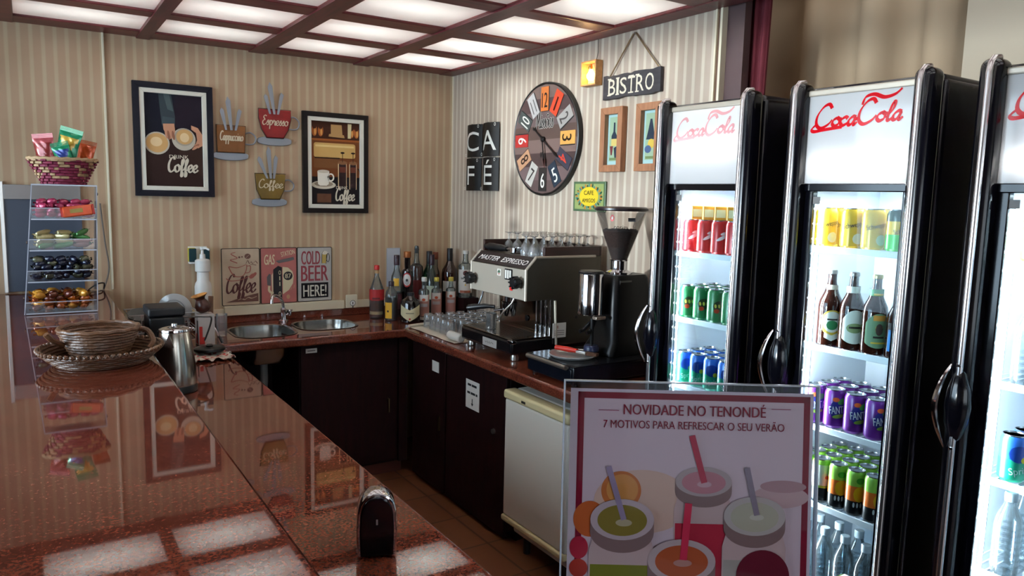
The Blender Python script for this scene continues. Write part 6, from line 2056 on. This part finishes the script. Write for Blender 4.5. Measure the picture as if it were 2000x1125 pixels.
    m = MB().box(-0.424, -0.420, y0 - 0.094, y0 - 0.086, 0.40, 1.70, P('led_carrier', '#e6ebf0', 0.4))
    for q in range(28):
        m.lathe([(0.0, -0.006), (0.0055, 0.0), (0.0, 0.006)], LED, 8, T(-0.4265, y0 - 0.090, 0.42 + q * 0.0465))
    m.build('led_strip', f)
    MB().box(-0.452, -0.449, y0 - 0.062, y0 - 0.105, 1.690, 1.712, P('price_tag', '#6a6866', 0.5)).build('price_tag', f)
    lamp('cooler_led', 'AREA', (-0.425, y0 - 0.080, 1.05), (0.65, -0.75, 0), 15.0, (0.88, 0.95, 1.0), 0.03, 1.30)
    lamp('cooler_top_lamp', 'AREA', (-0.25, (y0 + y1) / 2, 1.725), (0, 0, -1), 2.2, (0.9, 0.96, 1.0), 0.30, 0.2)

ALU = P('can_aluminium', '#c4c6ca', 0.25, 1.0)


def can(name, R, H, bands, extra=None, rz=-0.65):
    t = thing(name, '', 'can', (0, 0, 0), (0, 0, rz))
    m = MB()
    for z0, z1, mt in bands:
        pr = []
        if z0 <= 0.006:
            pr += [(0.0, 0.001), (R * 0.78, 0.0), (R, 0.008)]
        else:
            pr += [(R, z0)]
        if z1 >= H - 0.012:
            pr += [(R, H - 0.014), (R * 0.86, H - 0.003)]
        else:
            pr += [(R, z1)]
        m.shell(pr, mt, 28)
    if extra:
        extra(m, R, H)
    m.build('body', t, world=False)
    MB().lathe([(R * 0.86, H - 0.004), (R * 0.88, H), (R * 0.82, H), (R * 0.80, H - 0.004), (0.0, H - 0.004)], ALU, 20).build('lid', t, world=False)
    return t


def blob(m, R, x, z, rx, rz_, mt, rot=0.0, lift=0.0006):
    m.patch(R, x, z, rx, rz_, mt, rot, lift + 0.0003)


C = lambda n, c: P('can_' + n, c, 0.3, 0.1)
W_ = P('can_print_white', '#e8e8e8', 0.4)
K_ = P('can_print_black', '#15140f', 0.4)


def x_tonic(m, R, H):
    m.text('Schweppes', 0.0, H * 0.60, 0.015, K_, 0.0018, w=0.066, rot=0.22, wrap=R)
    blob(m, R, 0.012, H * 0.25, 0.016, 0.016, P('can_print_pale', '#d8d8c8', 0.4))


def x_citrus(m, R, H):
    m.text('Schweppes', 0.0, H * 0.52, 0.014, K_, 0.0018, w=0.062, rot=0.2, wrap=R)


def x_grape(m, R, H):
    blob(m, R, 0.0, H * 0.50, 0.026, 0.030, P('can_deep_blue', '#2a2a7a', 0.35), lift=0.0005)
    blob(m, R, 0.010, H * 0.72, 0.014, 0.009, P('can_leaf', '#3f9a3a', 0.4), 0.5, 0.0008)
    blob(m, R, -0.008, H * 0.76, 0.010, 0.007, P('can_orange_dot', '#d8602a', 0.4), 0, 0.0009)
    blob(m, R, 0.002, H * 0.33, 0.018, 0.006, P('can_leaf2', '#8fb23a', 0.4), 0.2, 0.0009)
    m.text('FANTA', 0.0, H * 0.50, 0.024, W_, 0.0024, w=0.052, rot=0.12, bold=0.02, wrap=R)


def x_juice(m, R, H):
    blob(m, R, 0.0, H * 0.50, 0.018, 0.024, C('juice_yellow', '#e0b51e'), 0, 0.0005)
    blob(m, R, 0.0, H * 0.80, 0.012, 0.010, C('leaf_green', '#3f8f2a'), 0, 0.0006)
    for q in range(4):
        blob(m, R, -0.015 + q * 0.010, H * 0.26, 0.003, 0.008, W_, 0, 0.0007)


def x_pale(m, R, H):
    blob(m, R, 0.002, H * 0.60, 0.008, 0.006, C('berry', '#c04a3a'), 0, 0.0006)


def x_guar(m, R, H):
    blob(m, R, 0.0, H * 0.50, 0.022, 0.020, C('guar_dark', '#243018'), 0, 0.0005)
    blob(m, R, -0.008, H * 0.36, 0.010, 0.008, C('guar_red', '#b0381e'), 0, 0.0007)
    for q in range(3):
        blob(m, R, -0.013 + q * 0.013, H * 0.51, 0.004, 0.007, C('guar_gold', '#c9b84a'), 0.2, 0.0008)


def x_lime(m, R, H):
    blob(m, R, -0.004, H * 0.62, 0.024, 0.022, C('lime_blue', '#16388a'), 0, 0.0005)
    blob(m, R, 0.008, H * 0.50, 0.008, 0.008, C('lemon_yellow', '#e0c81e'), 0, 0.0007)
    m.text('Sprite', 0.0, H * 0.28, 0.018, W_, 0.0022, w=0.05, rot=0.2, wrap=R)


def x_cola(m, R, H):
    blob(m, R, 0.0, H * 0.5, 0.024, 0.006, W_, 0.5, 0.0007)
    blob(m, R, 0.004, H * 0.62, 0.012, 0.005, W_, 0.3, 0.0007)


tonic = can('soda_can', 0.0322, 0.122, [(0, 0.122, C('gold_yellow', '#d2a81c'))], x_tonic)
citrus = can('soda_can', 0.0322, 0.122, [(0, 0.05, C('lime_green', '#2fae3a')), (0.05, 0.088, C('gold_yellow', '#d2a81c')), (0.088, 0.122, C('bottle_green', '#1d3a30'))], x_citrus)
grape = can('soda_can', 0.0322, 0.122, [(0, 0.122, C('grape_purple', '#5c1c78'))], x_grape)
juice = can('juice_can', 0.0285, 0.142, [(0, 0.048, C('jet', '#15161a')), (0.048, 0.095, C('tangerine', '#e0702a')), (0.095, 0.142, C('apple_green', '#8fc04a'))], x_juice)
pale = can('juice_can', 0.0285, 0.142, [(0, 0.05, C('jet', '#15161a')), (0.05, 0.058, C('apple_green', '#8fc04a')), (0.058, 0.125, C('soft_white', '#dfe3df')), (0.125, 0.142, C('apple_green', '#8fc04a'))], x_pale)
guar = can('soda_can', 0.0322, 0.122, [(0, 0.122, C('forest_green', '#1f6a3c'))], x_guar)
lime = can('soda_can', 0.0322, 0.122, [(0, 0.06, C('sea_green', '#1f9a7a')), (0.06, 0.122, C('sky_blue', '#2a62b8'))], x_lime)
cola = can('soda_can', 0.0322, 0.122, [(0, 0.122, C('cola_red', '#b8141c'))], x_cola)
olive = can('soda_can', 0.0322, 0.122, [(0, 0.122, C('olive_yellow', '#a89a2a'))], None)
US = {}


def shelf_row(proto, key, adj, cooler, shelf_word, y0, z, ys, rows, dx=0.068, x0=-0.372, kind='can'):
    u = US.setdefault(key, [])
    for r in range(rows):
        for k, y in enumerate(ys):
            rw = ('front row', 'second row', 'third row', 'fourth row')[r]
            put(proto, u, (x0 + r * dx, y + rnd.uniform(-.0005, .0005), z + 0.001), -0.65 + rnd.uniform(-.25, .25),
                '%s %s, %s from handle side, %s, %s shelf, %s cooler' % (adj, kind, ORD[k], rw, shelf_word, cooler), '%ss on the %s shelf of the %s cooler' % (adj + ' ' + kind, shelf_word, cooler))


# first cooler
Y = -2.515
shelf_row(cola, 'cola', 'red soda', 'first', 'top', Y, 1.499, [Y - 0.094 - 0.068 * k for k in range(5)], 2)
jb0 = thing('juice_carton', '', 'carton')
MB().box(-0.024, 0.024, -0.020, 0.020, 0.0, 0.050, P('carton_orange_yellow', '#e0982a', 0.5), 0.003).build('box', jb0, world=False)
MB().box(-0.020, 0.020, -0.0206, -0.0202, 0.010, 0.038, P('carton_cream_panel', '#e8dcae', 0.5)).build('label_panel', jb0, world=False)
for k in range(4):
    put(jb0, US.setdefault('jb', []), (-0.372, Y - 0.118 - 0.056 * k, 1.6225), -0.7, 'small orange-yellow carton on the red cans, %s from handle side, first cooler' % ORD[k], 'cartons stacked on the red cans')
shelf_row(guar, 'guar', 'dark green soda', 'first', 'second', Y, 1.249, [Y - 0.094 - 0.068 * k for k in range(5)], 3)
shelf_row(lime, 'lime', 'blue and green soda', 'first', 'third', Y, 0.994, [Y - 0.094 - 0.068 * k for k in range(5)], 3)
# middle cooler
Y = -3.092
for k, (p_, kk, ad, y) in enumerate(((tonic, 'tonic', 'yellow soda', Y - 0.080), (tonic, 'tonic', 'yellow soda', Y - 0.168), (tonic, 'tonic', 'yellow soda', Y - 0.236), (citrus, 'citrus', 'green and yellow soda', Y - 0.312))):
    for r in range(2):
        put(p_, US.setdefault(kk, []), (-0.372 + 0.068 * r, y, 1.558), -0.6 + rnd.uniform(-.2, .2), '%s can, %s from handle side, %s row, top shelf, middle cooler' % (ad, ORD[k], ('front', 'second')[r]), 'mixer cans on the top shelf of the middle cooler')
shelf_row(grape, 'grape', 'purple soda', 'middle', 'third', Y, 0.994, [Y - 0.090 - 0.068 * k for k in range(5)], 3)
u1, u2 = [], []
for r in range(4):
    for k in range(6):
        p_, u_, ad = (pale, u1, 'white and green juice') if k < 2 else (juice, u2, 'orange and green juice')
        put(p_, u_, (-0.378 + 0.060 * r, Y - 0.075 - 0.0590 * k, 0.743), -0.6 + rnd.uniform(-.25, .25), '%s can, %s from handle side, %s row, fourth shelf, middle cooler' % (ad, ORD[k], ('front', 'second', 'third', 'fourth')[r]), 'juice cans on the fourth shelf of the middle cooler')
BG = 'beer bottles on the second shelf of the middle cooler'
GO, WT, GN = P('beer_gold', '#c9a83a', 0.5), P('beer_white', '#dcdcd2', 0.5), P('beer_green', '#2f7a4a', 0.5)
bottle('beer_bottle', 'brown beer bottle with round white, yellow and green label, beside the handle', -0.372, Y - 0.116, 1.249, 0.0362, 0.238, BRB, P('crown_silver', '#b0aca8', 0.3, 0.8), 0.012, 'beer',
       [(0.035, 0.115, GO, 0.98, [('dot', 0.078, 0.066, 0.056, WT), ('dot', 0.068, 0.030, 0.034, GN), ('bar', 0.086, 0.005, 0.03, TK)], 1.0, 'oval'), (0.018, 0.045, WT, 0.6, (), 1.0, 'vee'), (0.170, 0.192, P('beer_neck_cream', '#c9bfae', 0.5), 1.2, (), 0.50)], 0.0125, rz=-0.75, cap_r=0.0145, group=BG)
bottle('beer_bottle', 'brown beer bottle with white arched label and white collar, second from the handle', -0.372, Y - 0.190, 1.249, 0.0362, 0.238, BRB, P('crown_grey', '#8a8280', 0.3, 0.7), 0.012, 'beer',
       [(0.022, 0.125, WT, 1.0, [('dot', 0.07, 0.03, 0.05, P('beer_sage', '#8a9a6a', 0.5)), ('bar', 0.072, 0.006, 0.034, TK)], 1.0, 'arch'), (0.165, 0.195, WT, 3.1, (), 0.52)], 0.0125, rz=-0.7, cap_r=0.0145, group=BG)
bottle('beer_bottle', 'brown beer bottle with green and orange arched label, third from the handle', -0.372, Y - 0.264, 1.249, 0.0362, 0.238, BRB, P('crown_gold', '#b0a070', 0.3, 0.8), 0.012, 'beer',
       [(0.022, 0.125, P('beer_teal', '#6a8a6a', 0.5), 1.05, [('bar', 0.112, 0.016, 0.035, P('beer_orange', '#c98a3a', 0.5)), ('bar', 0.08, 0.014, 0.02, GO), ('dot', 0.078, 0.035, 0.02, P('beer_brown', '#4a3a34', 0.5)), ('bar', 0.055, 0.006, 0.03, TK), ('bar', 0.038, 0.005, 0.04, GO)], 1.0, 'arch'), (0.165, 0.195, GN, 2.4, [('bar', 0.18, 0.006, 0.03, GO)], 0.52)], 0.0125, rz=-0.65, cap_r=0.0145, group=BG)
bottle('beer_bottle', 'slimmer dark beer bottle with blue label, fourth from the handle', -0.372, Y - 0.336, 1.249, 0.031, 0.215, BRB, P('crown_gold'), 0.012, 'beer',
       [(0.022, 0.085, P('beer_blue', '#2a78b8', 0.5), 1.1), (0.080, 0.105, P('beer_black', '#15161a', 0.5), 1.1, [('Cor', 0.092, 0.016, 0.034, W_)])], 0.0115, rz=-0.8, cap_r=0.0135, group=BG)
wbp = MB().shell([(0.0, 0.002), (0.030, 0.0), (0.032, 0.01), (0.032, 0.13), (0.029, 0.15), (0.015, 0.185), (0.0125, 0.20)], thin_glass('pet_clear', '#e6eef2', 0.02, 2.0, 0.06), 18)
for q in range(7):
    wbp.shell([(0.0322, 0.02 + q * 0.017), (0.0334, 0.024 + q * 0.017), (0.0322, 0.028 + q * 0.017)], thin_glass('pet_clear'), 18)
wt0 = thing('water_bottle', '', 'bottle')
wbp.build('bottle_wall', wt0)
MB().lathe([(0.0145, 0.195), (0.0148, 0.215), (0.013, 0.218), (0.0, 0.218)], P('cap_pale_blue', '#b8c4cc', 0.4), 16).build('cap', wt0)
shelf_row(wt0, 'water', 'clear water', 'middle', 'lowest', Y, 0.441, [Y - 0.090 - 0.070 * k for k in range(5)], 2, dx=0.075, kind='bottle')
Y = -3.640
shelf_row(olive, 'olive', 'olive-yellow soda', 'third', 'top', Y, 1.558, [Y - 0.118], 2)
for k in range(2):
    put(wt0, US['water'], (-0.372 + 0.08 * k, Y - 0.125, 1.249), 0, 'clear water bottle, %s row, second shelf, third cooler' % ('front', 'second')[k], 'water bottles in the third cooler')
    put(wt0, US['water'], (-0.372 + 0.08 * k, Y - 0.125, 0.743), 0, 'clear water bottle, %s row, fourth shelf, third cooler' % ('front', 'second')[k], 'water bottles in the third cooler')
for k in range(2):
    put(lime, US['lime'], (-0.372 + 0.068 * k, Y - 0.118, 0.994), -0.6, 'blue and green soda can, %s row, third shelf, third cooler' % ('front', 'second')[k], 'soda cans in the third cooler')

# ================================================================ framed poster on the bar return
ps = thing('poster_stand', 'large clear acrylic stand holding a maroon-bordered poster of jar drinks', 'sign', (-1.910, -4.086, 1.1370), (math.radians(83), 0, math.radians(-33.3)))
PW, PH = 0.133, 0.361
AC2 = thin_glass('acrylic_clear', '#f4f6f8', 0.0, 0.10)
m = MB().box(-PW - 0.003, PW + 0.003, 0.0, PH, 0.0025, 0.0045, AC2)
m.build('front_sheet', ps, world=False)
m = MB().box(-PW - 0.003, PW + 0.003, 0.0, PH, -0.0045, -0.0015, AC2).box(-PW - 0.003, PW + 0.003, PH - 0.0015, PH, -0.0045, 0.0045, ACE, 0.0004)
m.box(-PW - 0.0045, -PW - 0.0030, 0, PH, -0.0045, 0.0045, ACE, 0.0004).box(PW + 0.0030, PW + 0.0045, 0, PH, -0.0045, 0.0045, ACE, 0.0004)
m.box(-PW - 0.003, PW + 0.003, -0.0005, 0.002, -0.026, 0.0045, AC2)
m.build('back_sheet', ps, world=False)
m = MB()
POF = P('poster_white', '#dcc8d2', 0.55, spec=0.1)
MAR = P('poster_maroon', '#85122c', 0.5, spec=0.1)
kx = 0.000554


def q_(px, py):
    return ((px - 1352) * kx, PH - (py - (742 + 0.0583 * (px - 1112))) * kx)


m.rect(-PW + 0.003, 0.003, PW - 0.001, PH - 0.009, 0.0, POF)
x0, y0 = q_(1132, 765)
x1 = (1584 - 1352) * kx
y0 = PH - 0.0125
for r in ((x0, y0 - 0.0068, x1, y0), (x0, 0.01, x0 + 0.0068, y0), (x1 - 0.0068, 0.01, x1, y0), (x0, 0.01, x1, 0.0168)):
    m.rect(*r, 0.0002, MAR)
x0, x1 = x0 + 0.0068, x1 - 0.0068
m.rect(x0, 0.0168, x1, y0 - 0.0068, 0.0001, P('poster_ground', '#d8bcc4', 0.55, spec=0.1))
m.text('NOVIDADE NO TENONDÉ', *q_(1359, 811), 0.0112, MAR, 0.0012, w=0.153, bold=0.035)
m.text('7 MOTIVOS PARA REFRESCAR O SEU VERÃO', *q_(1358, 840), 0.0085, MAR, 0.0012, w=0.195, bold=0.012)
for a, b in ((1172, 1212), (1508, 1546)):
    c_, d_ = q_(a, 803 + 0.03 * (a - 1172)), q_(b, 803 + 0.03 * (b - 1172))
    m.rect(c_[0], c_[1] - 0.0004, d_[0], c_[1] + 0.0004, 0.0012, P('poster_line', '#a2506a', 0.5, spec=0.1))
lo = 0.0168


def pe(px, py, rx, ry, z, c, n='p'):
    x, y = q_(px, py)
    m.ell(x, y, rx * kx, ry * kx, z, P('poster_' + n + c, c, 0.55, spec=0.1), n=34)


def straw(a, b, w, c, z):
    (xa, ya), (xb, yb) = q_(*a), q_(*b)
    d = Vector((xb - xa, yb - ya)).normalized()
    nx, ny = -d.y * w * kx / 2, d.x * w * kx / 2
    m.flat([(xa - nx, ya - ny), (xb - nx, yb - ny), (xb + nx, yb + ny), (xa + nx, ya + ny)], z, P('poster_s' + c, c, 0.5, spec=0.1))


pe(1262, 985, 95, 62, 0.0003, '#d8b0a0')
pe(1530, 985, 55, 22, 0.0003, '#c9a0a2')
pe(1535, 965, 45, 12, 0.00035, '#b5868c')
pe(1220, 962, 39, 38, 0.0004, '#c8703a')
pe(1222, 960, 31, 30, 0.0005, '#d8904e')
pe(1160, 1015, 32, 35, 0.0004, '#c8602e')
pe(1140, 1070, 18, 22, 0.0005, '#b8263e')
pe(1140, 1110, 18, 18, 0.0005, '#b83a2e')


def jar(cx, cy, rx, ry, band, body_c, drink, z, low=1500, glass='#c9a8a6', lid='#b8a0a0'):
    bx, by = q_(cx, cy)
    R_, r_ = rx * kx, ry * kx
    bd, y_ = P('poster_b' + body_c, body_c, 0.5, spec=0.1), max(lo, by - 0.30)
    bw_ = R_ * 1.03
    m.flat([(bx - bw_, y_), (bx + bw_, y_), (bx + bw_, by - (band + 22) * kx), (bx + R_ * 0.93, by - band * kx), (bx - R_ * 0.93, by - band * kx), (bx - bw_, by - (band + 22) * kx)], z, P('poster_g' + glass, glass, 0.5, spec=0.1))
    m.flat([(bx - bw_ * 0.95, y_), (bx + bw_ * 0.95, y_), (bx + bw_ * 0.95, by - (band + 48) * kx), (bx - bw_ * 0.95, by - (band + 48) * kx)], z + 0.0001, bd)
    m.ell(bx, by - band * kx * 0.62, R_, r_, z + 0.0002, P('poster_band', '#8a6a68', 0.5, spec=0.1), n=34)
    m.rect(bx - R_, by - band * kx * 0.62, bx + R_, by, z + 0.00025, P('poster_band'))
    m.ell(bx, by, R_, r_, z + 0.0003, P('poster_l' + lid, lid, 0.5, spec=0.1), n=34)
    m.ell(bx, by - 0.0008, R_ * 0.78, r_ * 0.76, z + 0.0004, P('poster_d' + drink, drink, 0.5, spec=0.1), n=34)


jar(1380, 950, 55, 29, 34, '#b8283e', '#c07884', 0.0006)
straw((1355, 859), (1381, 952), 12, '#b82a48', 0.0014)
pe(1381, 955, 14, 6, 0.0013, '#cfa0a8')
jar(1480, 1020, 60, 38, 38, '#b3a49c', '#b9ad98', 0.0016, lid='#c0aeaa')
straw((1463, 925), (1484, 1018), 11, '#8d7a88', 0.0024)
pe(1484, 1022, 14, 6, 0.0023, '#c9bcae')
jar(1223, 1018, 62, 40, 40, '#7d7a1e', '#8a7430', 0.0016, lid='#c4aaae')
straw((1194, 913), (1226, 1018), 11, '#9d86a0', 0.0024)
pe(1226, 1024, 16, 7, 0.0023, '#b8a486')
jar(1340, 1102, 66, 42, 44, '#c05a2e', '#b8542e', 0.0020, lid='#c4a8a8')
straw((1351, 990), (1343, 1100), 14, '#c02848', 0.0028)
pe(1342, 1106, 18, 7, 0.0027, '#b07a72')
pe(1498, 1138, 52, 52, 0.0022, '#6d1428')
m.build('poster_sheet', ps, world=False)
